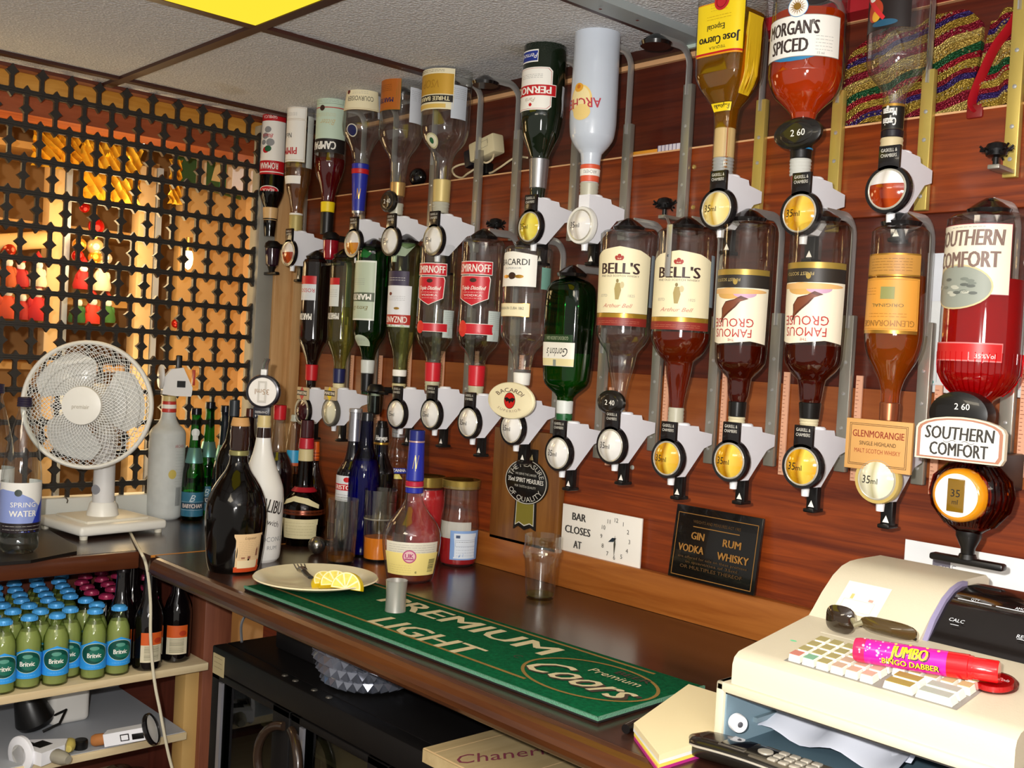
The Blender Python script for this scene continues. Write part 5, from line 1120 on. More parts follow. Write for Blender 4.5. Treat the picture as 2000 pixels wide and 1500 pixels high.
# small green fizz bottles
TEAL = P('#6a9a94', .3, .6)
def fizz(desc, ax, ay, dy, glass, first):
    pr = [(800, 9), (812, 9.5), (818, 8.5), (842, 9.5), (875, 11), (900, 15), (925, 20), (960, 21.5), (1005, 21.5), (1013, 20), (1017, 17)]
    b = stand(desc, ax, ay, [(y+dy, w) for y, w in pr]); b.body(glass, seg=32); b.ring(799+dy, 812+dy, P('#1a1c22', .25, .5), 'cap', .0008); b.ring(876+dy, 906+dy, TEAL, 'neck_foil', .0015)
    def d(l, w, h): l.rect(0, 0, w, h, P('#2f6a84', .4)); l.rect(0, -h*.06, w*.94, h*.26, P('#1c3c50', .4)); l.text('BABYCHAM', 0, -h*.06, h*.17, P('#d8c8c0', .5), w=w*.7, bold=.04); l.text('B', 0, h*.26, h*.28, P('#b8c8d0', .4), shear=.4); l.frame(0, -h*.06, w*.9, h*.34, .0004, P('#c8d4d8', .5))
    b.lab(961+dy, 1008+dy, d, c=b.thv, W=150)
    if first: b.lab(838+dy, 862+dy, lambda l, w, h: (l.ell(0, h*.15, w*.42, h*.34, P('#d8dcd8', .5)), l.rect(0, -h*.25, w*.5, h*.4, P('#c8ccc8', .5))), c=b.thv, W=110, name='neck_tag', dr=.001)
    return b
fizz('small green fizz bottle with a white neck tag, right of the frosted bottle', 374, 1015, 0, GREENG, True)
fizz('small green fizz bottle partly behind the one with the white neck tag', 401, 1003, -10, GREENG, False)
fizz('dark small fizz bottle half hidden by the big black liqueur bottle', 431, 1010, -2, P('#0c1420', .08, coat=.6), False)
b = stand('tall dark bottle with a grey-black cap behind the big black liqueur bottle', 446, 1040, [(783, 9), (812, 9.5), (830, 10), (860, 14), (885, 26), (910, 30), (1030, 30), (1042, 27)]); b.body(BLACKB); b.ring(783, 815, P('#2a3036', .4), 'cap', .001)
b = stand('brown glass bottle with a brown cap in the back corner', 478, 1028, [(800, 7.5), (816, 8), (830, 8), (850, 10), (880, 24), (900, 28), (1018, 28), (1030, 25)]); b.body(BROWNG); b.ring(800, 816, P('#4a2018', .3), 'cap', .001)
b = stand('red-capped bottle of dark liqueur behind the white liqueur bottle', 535, 1046, [(793, 11.5), (821, 12), (822, 11), (850, 12.5), (880, 15), (900, 25), (925, 31), (1035, 31), (1048, 28)]); b.body(CLEAR); b.fill(P('#160a10', .1, coat=.4), 884); b.ring(793, 822, P('#c01824', .3), 'cap', .0012)
b = stand('clear bottle with a blue patch label behind the red-capped bottle', 566, 1030, [(812, 7), (824, 7.5), (826, 9), (850, 13), (880, 17), (900, 20), (1020, 20), (1032, 18)]); b.body(CLEARW); b.fill(LIQ('#4a3020', .2, .2), 930); b.ring(812, 825, P('#b8b8a8', .4), 'cap', .0006, ribs=2); b.lab(880, 910, lambda l, w, h: (l.rect(0, h*.1, w, h*.8, P('#2c9ac8', .4)), l.rect(0, -h*.4, w, h*.2, P('#c85a28', .4))), c=b.thv, W=90)
# orange-capped and brown liqueur bottles
b = stand('slim dark bottle with an orange cap behind the brown ribbon-sealed bottle', 608, 1040, [(864, 6.5), (900, 8), (902, 8), (930, 14), (955, 24), (985, 27), (1030, 27), (1042, 24)]); b.body(P('#1a0806', .08, coat=.6)); b.ring(864, 901, P('#e0641c', .35), 'cap', .001, ribs=0); 
for y_ in (885, 891, 897): b.ring(y_, y_+2, P('#8a3010', .4), 'cap_groove', .0014)
b = stand('brown liqueur bottle with cream labels and red wax seals', 589, 1062, [(822, 12), (840, 12.5), (856, 12.5), (878, 13.5), (904, 14), (930, 15), (955, 18), (968, 30), (985, 39), (1000, 42), (1025, 42), (1050, 37), (1064, 31)])
b.body(BROWNG, seg=44); b.fill(P('#2a0a06', .15, coat=.4), 962); b.ring(822, 857, P('#3a0a10', .15, coat=.6), 'stopper', .0008); b.ring(857, 878, P('#b01828', .35), 'wax_seal', .0018); b.ring(878, 902, P('#c8b888', .5), 'neck_label', .0008); b.ring(952, 961, P('#a01424', .35), 'ribbon', .002)
b.lab(966, 990, lambda l, w, h: l.poly([(-w/2, h*.1), (-w*.2, h*.45), (w*.2, h*.3), (w/2, -h*.2), (w*.46, -h*.5), (w*.1, -h*.1), (-w*.2, h*.05), (-w/2, -h*.3)], P('#d8cca0', .5)), c=b.thv-8, W=110, name='shoulder_label', dr=.003)
b.lab(1010, 1048, lambda l, w, h: (l.rect(0, 0, w, h, P('#d8cca0', .5)), l.lines(0, h*.3, w*.75, 5, h*.15, P('#8a7a58', .5), .0004)), c=b.thv-10, W=104, dr=.0012)
b.ring(993, 1003, P('#6a3018', .25, .5), 'embossed_band', .001, ribs=2)
# dark and blue bottles
b = stand('black bottle with a silver neck foil and a red and white label', 681, 1078, [(802, 11), (864, 12), (880, 14), (900, 18), (918, 28), (930, 31), (1068, 31), (1080, 28)]); b.body(P('#0c0a10', .06, coat=.7)); b.ring(806, 864, P('#b4b4bc', .25, .85), 'neck_foil', .001); b.ring(800, 808, P('#c8c8cc', .3, .8), 'foil_rim', .0022)
def d(l, w, h): l.rect(0, 0, w, h, P('#d8dade', .4)); l.rect(0, h*.05, w*.96, h*.25, P('#c02430', .4)); l.text('ERISTOFF', 0, h*.05, h*.17, WHITE, w=w*.85, bold=.05); l.lines(0, -h*.25, w*.7, 3, h*.1, INK, .0006); l.ell(w*.1, h*.35, w*.12, h*.1, RED)
b.lab(929, 978, d, c=b.thv-30, W=110)
b = stand('cobalt blue bottle beside the silver-foil bottle', 704, 1084, [(815, 11), (822, 12), (850, 13), (875, 15), (895, 22), (920, 29), (940, 31), (1074, 31), (1086, 28)]); b.body(BLUEG); b.fill(LIQ('#2030c8', .35, .4), 900); b.ring(808, 824, P('#15161c', .3), 'cap', .0008)
b = stand('dark sherry bottle with white script and a gold ring on its black neck', 734, 1072, [(824, 9), (838, 12), (866, 13.5), (885, 14), (905, 20), (925, 28), (1062, 28), (1074, 25)]); b.body(P('#0a0a0c', .08, coat=.6)); b.ring(836, 866, BLK, 'neck_foil', .0015); b.ring(865, 870, GOLD, 'gold_ring', .002); b.lab(848, 864, lambda l, w, h: (l.text('Harveys', 0, 0, h*.6, WHITE, w=w*.7, bold=.05, shear=.1),), c=b.thv, W=130, name='neck_lettering', dr=.002)
b = stand('clear bottle with a silver cap and a blue name ribbon, behind the cocktail shaker', 767, 1062, [(834, 12), (853, 12), (856, 11.5), (880, 17), (895, 19), (905, 16), (915, 20), (930, 27), (1052, 27), (1064, 24)]); b.body(CLEAR); b.ring(834, 847, P('#b8bcc0', .3, .7), 'cap', .001, ribs=0); b.ring(847, 856, P('#d0d2d4', .3, .7), 'cap_collar', .0014)
b.lab(911, 925, lambda l, w, h: (l.poly([(-w/2, -h*.3), (-w*.3, h*.3), (w*.3, h*.3), (w/2, -h*.3), (w*.3, -h*.4), (-w*.3, -h*.4)], P('#2a3aa0', .4)), l.text('COZANNA', 0, 0, h*.4, WHITE, w=w*.6, bold=.05)), c=b.thv, W=150, name='ribbon_label', dr=.003)
b.lab(925, 935, lambda l, w, h: l.poly([(-w*.4, -h*.4), (w*.4, -h*.4), (w*.2, h*.5), (-w*.1, h*.5)], P('#e8d46a', .4)), c=b.thv, W=60, name='yellow_tab', dr=.002)
# shaker
b = stand('steel cocktail shaker behind the purple-necked brandy bottle', 752, 1072, [(936, 2), (938, 8), (945, 13), (952, 15.5), (962, 17), (963, 19.5), (978, 20), (980, 20.5), (1060, 19), (1072, 17)], 'cocktail_shaker', 'cocktail shaker', None); b.body(P('#a8a6a0', .22, .95), 'beaker', seg=40); b.ring(961, 965, P('#c8c6c0', .2, .95), 'cap_rim', .001); b.ring(977, 980, P('#6a6864', .3, .9), 'seam', .0006)
# tumblers and jug
b = stand('tall straight glass with a little amber drink, left of the orange-filled glass', 665, 1099, [(976, 29.5), (1040, 28.5), (1090, 27.5), (1097, 27), (1101, 25)], 'tall_glass', 'glass', None); q = MB(); pr = b.zs; q.lathe([(r_, z_) for z_, r_ in pr]+[(pr[-1][1]-.0015, pr[-1][0]), (pr[0][1]-.002, .012)], GLASS('#fcfdfc', '#e8ece8', power=3.2, spec=2.2, rough=.05, haze=.004), 40, cap0=True, cap1=False); q.build('tumbler', b.t)
b.fill(LIQ('#c07a18', .25, .3), 1083, sc=.9); q = MB(); q.lathe([(.020, .002), (.0235, .004), (.0225, .010)], GLASS('#dfe6d0', '#8a946a'), 30); q.build('thick_base', b.t)
b = stand('wide clear glass holding orange juice, right of the tall straight glass', 737, 1094, [(958, 32), (1010, 31), (1060, 30), (1090, 29), (1096, 27)], 'juice_glass', 'glass', None); q = MB(); pr = b.zs; q.lathe([(r_, z_) for z_, r_ in pr]+[(pr[-1][1]-.0015, pr[-1][0]), (pr[0][1]-.002, .008)], GLASS('#fbfaf6', '#e4e0d6', power=3.2, spec=2.2, rough=.05, haze=.004), 40, cap0=True, cap1=False); q.build('tumbler', b.t); b.fill(P('#d87a14', .35, trans=.0), 1050, sc=.93, name='juice'); b.ring(1012, 1015, P('#a8a498', .2, .6), 'measuring_line', .0005)
# standing brandy
b = stand('bell-shaped brandy bottle with a tall purple neck foil, standing nearly empty', 800, 1132, [(842, 14), (864, 14), (868, 14), (940, 16.5), (964, 16.5), (978, 18), (990, 23), (1005, 34), (1022, 47), (1040, 55), (1056, 57), (1085, 54), (1115, 48), (1130, 45), (1134, 40)])
b.body(EMPTY, seg=52); b.fill(LIQ('#d86014', .25, .4), 1116, sc=.95); b.ring(842, 864, P('#1c2470', .3), 'cap', .0012); b.ring(865, 940, BLUE, 'neck_foil', .0012); b.ring(862, 866, P('#c8a4a0', .3, .5), 'cap_ring', .0016); b.ring(941, 951, P('#b01c3a', .35), 'red_band', .0014); b.ring(951, 953, P('#d8a890', .3, .4), 'thin_ring', .0018); b.ring(953, 964, BLUE, 'foil_hem', .0012)
b.lab(880, 925, lambda l, w, h: (l.text('N', 0, 0, h*.6, P('#c8b070', .3, .5), shear=.5, w=h*.25), l.rect(0, -h*.1, .0006, h*.6, P('#c8b070', .3, .5))), c=b.thv, W=80, name='monogram', dr=.0016)
def d(l, w, h):
    l.rect(0, h*.32, w*.94, h*.36, P('#d8d2c0', .5)); l.lines(0, h*.42, w*.8, 4, h*.07, P('#8a8478', .5), .0005); l.rect(0, -h*.16, w, h*.68, P('#ecd884', .5)); l.ell(-w*.04, h*.08, h*.2, h*.2, P('#b8487a', .5)); l.ell(-w*.04, h*.08, h*.165, h*.165, P('#e0b8b8', .5)); l.text('UK', -w*.04, h*.1, h*.13, P('#a8386a', .5), bold=.05); l.rect(-w*.04, -h*.0, h*.26, h*.035, P('#a8386a', .5)); l.barcode(w*.36, -h*.2, w*.13, h*.4, P('#4a4a30', .5), True); l.lines(-w*.2, -h*.2, w*.4, 4, h*.07, P('#b8a868', .5), .0004); l.text('e', w*.08, -h*.38, h*.1, INK)
b.lab(1052, 1116, d, c=b.thv+2, W=122, dr=.0012)
# jars
b = stand('red-filled jar with a gold lid, hidden behind the purple-necked brandy bottle', 826, 1080, [(931, 36), (950, 37), (953, 34), (975, 38), (1070, 38), (1082, 34)], 'glass_jar', 'jar', 'jars on the worktop'); b.body(EMPTY); b.fill(P('#c0141e', .3, coat=.3), 956, sc=.97, name='contents'); b.ring(931, 951, P('#b0964a', .3, .75), 'lid', .0015)
b = stand('glass jar of red cherries with a gold lid and pale blue label', 893, 1102, [(939, 36), (955, 37), (957, 33), (985, 33), (1015, 37), (1040, 38.5), (1085, 37), (1100, 35), (1105, 30)], 'glass_jar', 'jar', 'jars on the worktop'); b.body(EMPTY, seg=44); b.fill(LIQ('#e01420', .65, .1), 1050, sc=.95, name='cherries'); b.ring(939, 956, P('#b89c50', .3, .75), 'lid', .0018)
b.lab(1018, 1050, lambda l, w, h: l.rect(0, 0, w, h, P('#c9c4bc', .7)), c=b.thv-20, W=120, name='froth', dr=-.002)
def d(l, w, h): l.rect(0, 0, w, h, P('#7f9fd0', .5)); l.rect(-w*.02, -h*.02, w*.72, h*.86, P('#d4dbe4', .5)); l.rect(-w*.26, h*.3, w*.12, h*.1, P('#3a4a6a', .5)); l.lines(0, h*.12, w*.6, 1, .004, INK, .0006); l.lines(0, -h*.05, w*.6, 4, h*.1, P('#8a94a8', .5), .0005); l.frame(0, h*.08, w*.66, h*.22, .0004, P('#6a7890', .5))
b.lab(1034, 1090, d, c=b.thv+24, W=98)
# half-pint glass
b = stand('empty beer glass with a bulge below the rim and a drop of pale drink', 1054, 1168, [(1050, 36), (1068, 35.5), (1080, 38), (1088, 37.5), (1098, 34), (1130, 31), (1160, 29), (1168, 28), (1173, 26)], 'beer_glass', 'glass', None); q = MB(); pr = b.smooth(n=26); q.lathe(pr+[(pr[-1][0]-.0016, pr[-1][1])]+[(r_-.0018, z_) for r_, z_ in pr[::-1] if z_ > .007], GLASS('#fdfefc', '#eef1ee', power=3.2, spec=2.2, rough=.05), 44, cap0=True, cap1=True); q.build('glass_bowl', b.t); b.fill(LIQ('#d8cc80', .1, .6), 1163, sc=.92, name='dregs')
# metal thimble measure on the mat
MATZ = CT+0.008
b = stand('steel thimble measure standing on the green bar mat', 772, 1193, [(1136, 21.5), (1139, 21), (1165, 19.5), (1190, 20), (1196, 20.5)], 'thimble_measure', 'measure', None, z=MATZ); q = MB(); pr = b.zs; q.lathe([(r_, z_) for z_, r_ in pr]+[(pr[-1][1]-.001, pr[-1][0]), (pr[0][1]-.0015, .004)], P('#cfccc4', .3, .7), 36, cap0=True, cap1=True); q.build('cup', b.t)
p = onZ(618, 1082, CT); t = thing('steel_scoop', 'round steel cup lying on its side against the brown liqueur bottle', 'measure', (p[0], p[1], CT+.019))
q = MB(); q.ball((0, 0, 0), .019, P('#8c8880', .22, .95), 20); q.xf(Matrix.Rotation(0.3, 4, 'Z')); q.build('bowl', t); q = MB(); q.tube([(0.0, 0.012, 0.006), (-.005, 0.05, -.003), (-.008, 0.075, -.012)], .006, P('#2a2622', .3, .5), 10); q.build('grip', t)
# bar mat
A = onZ(477, 1144, MATZ); B_ = onZ(1168, 1402, MATZ); Cc = onZ(1352, 1332, MATZ); dx = B_-A; L_ = float(np.hypot(dx[0], dx[1])); rz = math.atan2(dx[1], dx[0]); W_ = float(-math.sin(rz)*(Cc-B_)[0]+math.cos(rz)*(Cc-B_)[1])
t = thing('bar_mat', 'green bar towel mat with cream lettering lying along the worktop edge', 'bar mat', (A[0], A[1], CT), rz)
def matuv(px, py):
    q_ = onZ(px, py, MATZ)-A; return (math.cos(rz)*q_[0]+math.sin(rz)*q_[1], -math.sin(rz)*q_[0]+math.cos(rz)*q_[1])
PILE = P('#06512f', .95, 0, .1, bump=1.0, bscale=700, vary=.3, vscale=160); PTAN = P('#8a6a2c', .95, bump=.8, bscale=700); PCR = P('#cdbf96', .95, bump=.8, bscale=700); PBR = P('#3a2a1c', .95)
q = MB(); q.box(0, L_, 0, W_, 0, 0.005, P('#141412', .6), .002); q.build('rubber_base', t)
q = MB(); q.box(.001, L_-.001, .001, W_-.001, .005, .0078, PILE, .001); q.frame_done = True
l = Lab()
u0, v0 = matuv(690, 1190); e0 = matuv(735, 1172); e1 = matuv(1092, 1272); 
top0, top1 = matuv(800, 1172), matuv(1295, 1312); bot0, bot1 = matuv(585, 1158), matuv(1008, 1330)
for (a, b2) in ((top0, top1), (bot0, bot1)):
    vv = (a[1]+b2[1])/2; x0 = .03; l.rect((x0+b2[0])/2, vv, b2[0]-x0, .006, PTAN)
c1 = matuv(740, 1172); c2 = matuv(1090, 1272); hh = .052
vmid = (matuv(920, 1222)[1]); l.text('PREMIUM', (c1[0]+c2[0])/2, vmid, hh, PCR, w=c2[0]-c1[0], bold=.05)
d1 = matuv(712, 1215); d2 = matuv(958, 1270); vm2 = matuv(835, 1243)[1]; l.text('LIGHT', (d1[0]+d2[0])/2, vm2, hh, PCR, w=d2[0]-d1[0], bold=.05)
ec = matuv(1150, 1326); ex = abs(matuv(1270, 1330)[0]-matuv(1030, 1318)[0])/2; l.ring(ec[0], ec[1], .108, .078, .005, PTAN, 48)
l.text('Coors', ec[0]+.004, ec[1]-.012, .062, PBR, w=.185, shear=.5, bold=.05); l.text('Coors', ec[0], ec[1]-.010, .060, PCR, w=.18, shear=.5, bold=.02); l.text('Premium', ec[0]+.02, ec[1]+.034, .018, PCR, w=.09); l.text('BEER', ec[0]+.035, ec[1]+.055, .015, PBR, w=.06, bold=.05); l.text('C', ec[0]-.13, ec[1]-.01, .014, PBR)
l.plane(q, (0, 0, .0078), (1, 0, 0), (0, 1, 0), (0, 0, 1)); q.build('pile', t)
q = MB(); q.box(0, L_, -.0006, .0022, .004, .0084, P('#5a8a70', .9, 0, .1, bump=1, bscale=500)); q.box(L_-.0022, L_+.0006, 0, W_, .004, .0084, P('#5a8a70', .9, bump=1, bscale=500)); q.build('hem', t)
# plate, fork, lemon
pc = onZ(617, 1130, MATZ+.012); ra = 121*mpp(pc)*1.0
t = thing('dinner_plate', 'cream oval-looking plate with lemon slices on the end of the green mat', 'plate', (pc[0], pc[1], MATZ)); q = MB()
q.lathe([(ra*.55, 0.0), (ra*.6, 0.002), (ra*.75, .006), (ra*.98, .014), (ra, .0155), (ra*.985, .0175), (ra*.9, .0145), (ra*.72, .0095), (ra*.62, .006), (ra*.3, .005), (.0005, .005)], P('#e8dcb8', .2, coat=.4), 64, cap1=False); q.build('dish', t)
p0 = onZ(590, 1112, MATZ+.02); p1 = onZ(617, 1152, MATZ+.014); fd = Vector((p1-p0)); fl = Vector((fd.x, fd.y, 0)).length; fa = math.atan2(fd.y, fd.x)
t = thing('fork', 'steel fork with a dark handle resting on the cream plate', 'fork', (p0[0], p0[1], MATZ+.02), fa); q = MB(); ST = P('#8f8a80', .2, .95)
for k in range(4): y_ = -.009+.006*k; q.tube([(-.035, y_*1.1, .005), (-.015, y_, .000), (0, y_, -.001)], .0013, ST, 6)
q.tube([(-.003, 0, -.001), (.012, 0, .001), (.02, 0, .002)], [.010, .007, .003], ST, 8); q.xf(Matrix.Diagonal((1, 1, .6, 1))); q.build('tines', t)
q = MB(); q.tube([(.018, 0, .001), (.05, 0, .001), (.09, .0, .004)], [.003, .004, .0055], P('#1a1614', .3), 8, flat=(.0055, .003)); q.build('handle', t)
LEM = P('#f0d018', .35, bump=.3, bscale=300); LEMF = P('#efdc6a', .25, coat=.3, vary=.15, vscale=120); PITH = P('#f2ecc0', .5)
def lemon(px, py, r, rz_, tilt, lab, half=False):
    p = onZ(px, py, MATZ+.016); t = thing('lemon_slice', lab, 'lemon', (p[0], p[1], MATZ+.0095), rz_, 'lemon slices on the plate'); pts = [(r*math.cos(math.pi*i/18), r*math.sin(math.pi*i/18)) for i in range(19)]
    R_ = Matrix.Rotation(tilt, 4, 'X')
    q = MB(); q.prism(pts, 'y', -.006, .006, LEM); q.xf(R_); q.build('rind', t)
    for sy in (-1, 1):
        q = MB(); l = Lab(); l.poly([(x*.96, .0008+y*.955) for x, y in pts], PITH)
        for k in range(5):
            a0, a1 = math.pi*k/5+.06, math.pi*(k+1)/5-.06; l.poly([(.12*r*math.cos((a0+a1)/2), .0015+.12*r*math.sin((a0+a1)/2))]+[(r*.88*math.cos(a0+(a1-a0)*i/5), .001+r*.88*math.sin(a0+(a1-a0)*i/5)) for i in range(6)], LEMF); l.n -= 1
        l.plane(q, (0, sy*.006, 0), (1, 0, 0), (0, 0, 1), (0, sy, 0)); q.xf(R_); q.build('flesh', t)
lemon(678, 1144, .030, math.radians(28), math.radians(-14), 'lemon slice nearest the camera, its cut face showing')
lemon(655, 1138, .029, math.radians(75), math.radians(-38), 'middle lemon slice leaning on the front one')
lemon(638, 1135, .027, math.radians(88), math.radians(-50), 'lemon slice next to the fork')
# ================================================================== fan, water bottles, side shelf
FW = P('#ece9e0', .35); FWW = P('#e4e4e0', .35)
fb = onZ(200, 1010, CT+.03)
t = thing('desk_fan', 'white desk fan with a round wire guard standing before the lattice', 'fan', (fb[0], fb[1], CT))
hub = onX(171, 791, fb[0]+.075); dirv = Vector((CP-hub)); dirv.z *= .3; dirv.normalize(); dirv = Matrix.Rotation(math.radians(-17), 3, 'Z') @ dirv
H = Vector((hub[0]-fb[0], hub[1]-fb[1], hub[2]-CT)); rr = 122*mpp(hub)
zq = dirv.to_track_quat('Z', 'Y').to_matrix().to_4x4(); MF = Matrix.Translation(H) @ zq                # local z points at the room
ang = math.radians(20); q = MB(); q.box(-.10, .10, -.105, .105, .008, .03, FW, .008, 3); q.box(-.07, .07, -.075, .075, .029, .036, P('#e2dccb', .4), .004); q.xf(Matrix.Rotation(math.radians(8), 4, 'Z')); ba = q.build('base', t)
for sx, sy in ((-.085, -.09), (.085, -.09), (-.085, .09), (.085, .09)): q = MB(); q.lathe([(.008, 0), (.009, .009)], P('#d8d2c0', .6), 12, c=(sx, sy)); q.xf(Matrix.Rotation(math.radians(8), 4, 'Z')); q.build('foot', ba)
q = MB(); q.lathe([(.036, .033), (.033, .045), (.029, .062), (.026, .066)], FW, 28); q.build('stem_socket', t)
q = MB(); q.lathe([(.024, .06), (.023, .16), (.023, H.z-.07)], P('#d6d4d2', .4), 28); q.build('stem', t)
q = MB(); q.disc([(.001, -.0255), (.011, -.025), (.012, -.02)], P('#8f9098', .4), 20); q.xf(Matrix.Translation((0, 0, .095)) @ Matrix.Rotation(math.radians(20), 4, 'Z')); q.build('height_knob', t)
q = MB(); q.lathe([(.012, -.15), (.035, -.145), (.045, -.12), (.047, -.06), (.04, -.045)], FW, 28); q.xf(MF); q.build('motor', t)
q = MB(); q.tube([(0, 0, H.z-.09), (0, 0, H.z-.03), tuple(H+Vector((-dirv.x*.09, -dirv.y*.09, -.03)))], .02, FW, 14); q.build('neck', t)
q = MB(); q.tube([(rr*math.cos(2*math.pi*i/72), rr*math.sin(2*math.pi*i/72), 0) for i in range(72)], .0058, FW, 10, closed=True, flat=(.005, .009)); q.xf(MF); q.build('rim', t)
def wires(sgn, n, twist, z_c, r_in):
    q = MB()
    for k in range(n):
        a0 = 2*math.pi*k/n; pts = []
        for i in range(9):
            f = i/8; r_ = r_in+(rr-r_in)*f; a = a0+twist*f; pts.append((r_*math.cos(a), r_*math.sin(a), z_c*(1-f**2.4)))
        q.tube(pts, .00076, FWW, 4)
    for f in (.3, .55, .8):
        r_ = r_in+(rr-r_in)*f; q.tube([(r_*math.cos(2*math.pi*i/60), r_*math.sin(2*math.pi*i/60), z_c*(1-f**2.4)) for i in range(60)], .0008, FWW, 4, closed=True)
    return q
q = wires(1, 54, 1.15, .036, rr*.26); q2 = wires(1, 54, -1.15, .036, rr*.26); q.v += []; o_ = len(q.v); q.add(q2.v, q2.f, FWW, True); q.xf(MF); fg = q.build('front_guard', t)
q = wires(1, 56, .5, -.05, rr*.2); q.xf(MF); q.build('rear_guard', t)
q = MB(); q.lathe([(rr*.3, .030), (rr*.315, .036), (rr*.30, .043), (rr*.2, .046), (.0005, .047)], FW, 44, cap1=False); l = Lab(); l.text('premiair', 0, -.002, .009, P('#b8b0a0', .5), w=.036, bold=.02); l.plane(q, (0, 0, .0472), (1, 0, 0), (0, 1, 0), (0, 0, 1)); q.xf(MF); q.build('hub_cap', fg)
BL = P('#d4d4d0', .22, 0, .5, coat=.3, trans=.12)
for k in range(3):
    a0 = math.radians(118-120*k); vs = []; n, m_ = 8, 8
    for i in range(n+1):
        f = i/n; r_ = rr*(.22+.66*f); half = math.radians(30+14*math.sin(f*2.4)) if f < .85 else math.radians(36*(1.0-(f-.85)*2.2))
        for j in range(m_+1):
            g = j/m_*2-1; a = a0+half*g+.25*f; vs.append((r_*math.cos(a), r_*math.sin(a), -.004+.014*g*(1-.3*f)))
    fs = [(i*(m_+1)+j, i*(m_+1)+j+1, (i+1)*(m_+1)+j+1, (i+1)*(m_+1)+j) for i in range(n) for j in range(m_)]
    q = MB(); q.add(vs, fs, BL, True); q.add([(x, y, z-.0018) for x, y, z in vs], [f[::-1] for f in fs], BL, True); q.xf(MF); q.build('blade', t)
# its cord
cp_ = [onZ(238, 990, CT+.02), onZ(246, 1020, CT+.003), onZ(262, 1055, CT+.003), onZ(276, 1080, CT+.004)]
cp_ += [onX(px, py, -2.092) for px, py in ((284, 1098), (290, 1130), (294, 1180), (294, 1240), (298, 1300), (304, 1345), (313, 1390), (322, 1440), (332, 1485), (345, 1530))]
def spline(pts, k=6):
    pts = [Vector(p) for p in pts]; out = []
    for i in range(len(pts)-1):
        a, b, c, d_ = pts[max(i-1, 0)], pts[i], pts[i+1], pts[min(i+2, len(pts)-1)]
        for j in range(k):
            t_ = j/k; out.append(.5*((2*b)+(c-a)*t_+(2*a-5*b+4*c-d_)*t_*t_+(3*b-a-3*c+d_)*t_**3))
    return out+[pts[-1]]
q = MB(); q.tube(spline(cp_), .0032, P('#dcd2b8', .45), 8); o = q.build('fan_cord'); tag(o, 'cream flex of the white fan hanging down over the side worktop edge', 'cord')
# dark tray and water bottles
tp = onZ(40, 1062, CT); t = thing('slate_tray', 'black flat tray under the clear water bottles at the left edge', 'tray', (tp[0], tp[1], CT)); c_ = [onZ(px, py, CT)-tp for px, py in ((-90, 1050), (95, 1040), (150, 1072), (150, 1082), (60, 1100), (-90, 1112))]
q = MB(); q.prism([(v[0], v[1]) for v in c_], 'z', 0.0, .006, P('#15110f', .35)); q.build('tray', t)
PET = GLASS('#fafcfc', '#ccd2d4', power=3.0, spec=2.2, rough=.04)
def water(desc, ax, ay, dy, s):
    b = stand(desc, ax, ay, [(788+dy, 12), (806+dy, 13), (812+dy, 10.5), (826+dy, 14), (855+dy, 22), (885+dy, 29), (916+dy, 34), (945+dy, 36.5), (1046+dy, 36.5), (1058+dy, 34), (1068+dy, 36), (1080+dy, 35), (1090+dy, 27)], z=CT+.006); b.body(PET, 'plastic_body', 44); b.ring(788+dy, 806+dy, P('#2a2438', .35), 'screw_cap', .001, ribs=4); b.fill(LIQ('#e8eef0', 0, .95), 985+dy, sc=.95, name='water')
    def d(l, w, h):
        l.rect(0, 0, w, h, P('#e8e6e0', .4)); l.poly([(-w/2, -h/2), (w/2, -h/2), (w/2, h*.3), (w*.3, h*.36), (w*.17, h*.02), (w*.08, h*.18), (-w*.06, h*.32), (-w*.22, h*.36), (-w/2, h*.2)], P('#8c9cd4', .4)); l.poly([(w*.02, -h*.5), (w*.10, -h*.3), (w*.17, h*.02), (w*.24, h*.2), (w*.3, h*.36), (w*.36, h*.2), (w*.34, -h*.5)], P('#2c40b0', .4)); l.rect(0, -h*.42, w, h*.2, P('#241c20', .4)); l.text('WATER', 0, -h*.12, h*.12, WHITE, w=w*.26, bold=.03); l.text('SPRING', 0, h*.06, h*.1, WHITE, w=w*.24); l.lines(0, -h*.38, w*.4, 2, h*.07, WHITE, .0004); l.ell(-w*.05, h*.3, h*.07, h*.07, P('#3a4440', .4))
    b.lab(951+dy, 1046+dy, d, c=b.thv+8, W=300)
water('clear water bottle with a blue wave label standing on the black tray', 36, 1078, 0, 1)
water('second water bottle, mostly cut off by the photo\'s left edge', -18, 1052, 6, 1)
# shelf unit beneath the side worktop
SHZ = .701
t = thing('shelf_unit', 'pine shelving unit under the side worktop, full of bottles', 'shelving', (-2.3, -.75, 0))
q = MB(); q.box(-.2, .2, -.75, .33, SHZ-.016, SHZ, PINEX, .001); q.build('upper_shelf', t)
q = MB(); q.box(-.2, .175, -.75, .30, .532, .548, PINEX, .001); q.build('lower_shelf', t)
q = MB(); q.box(-.2, .165, -.75, .30, .34, .356, PINEX, .001); q.build('bottom_shelf', t)
q = MB(); q.box(.10, .165, .335, .40, 0, CT-.045, REDW, .002); q.build('post', t)
q = MB(); q.box(-.215, -.2, -.75, .40, 0, CT-.045, WOOD('#4a1c10', '#5e2a18', 1, 3, .5, .1)); q.box(-.2, .1, .385, .40, 0, CT-.045, WOOD('#5e2a1c', '#74382a', 2, 3, .5, .1)); q.build('back_panel', t)
q = MB(); q.box(-.2, .172, -.75, .298, .548, .5495, P('#a9adb4', .5)); q.build('grey_laminate', t)
q = MB(); q.box(.10, .150, .303, .335, 0, SHZ-.017, P('#c09a5c', .6), .001); q.build('pale_batten', t)
q = MB(); q.box(-.2, -.19, -.2, .30, .55, SHZ-.017, P('#9a9ca2', .6)); q.build('grey_back', t)
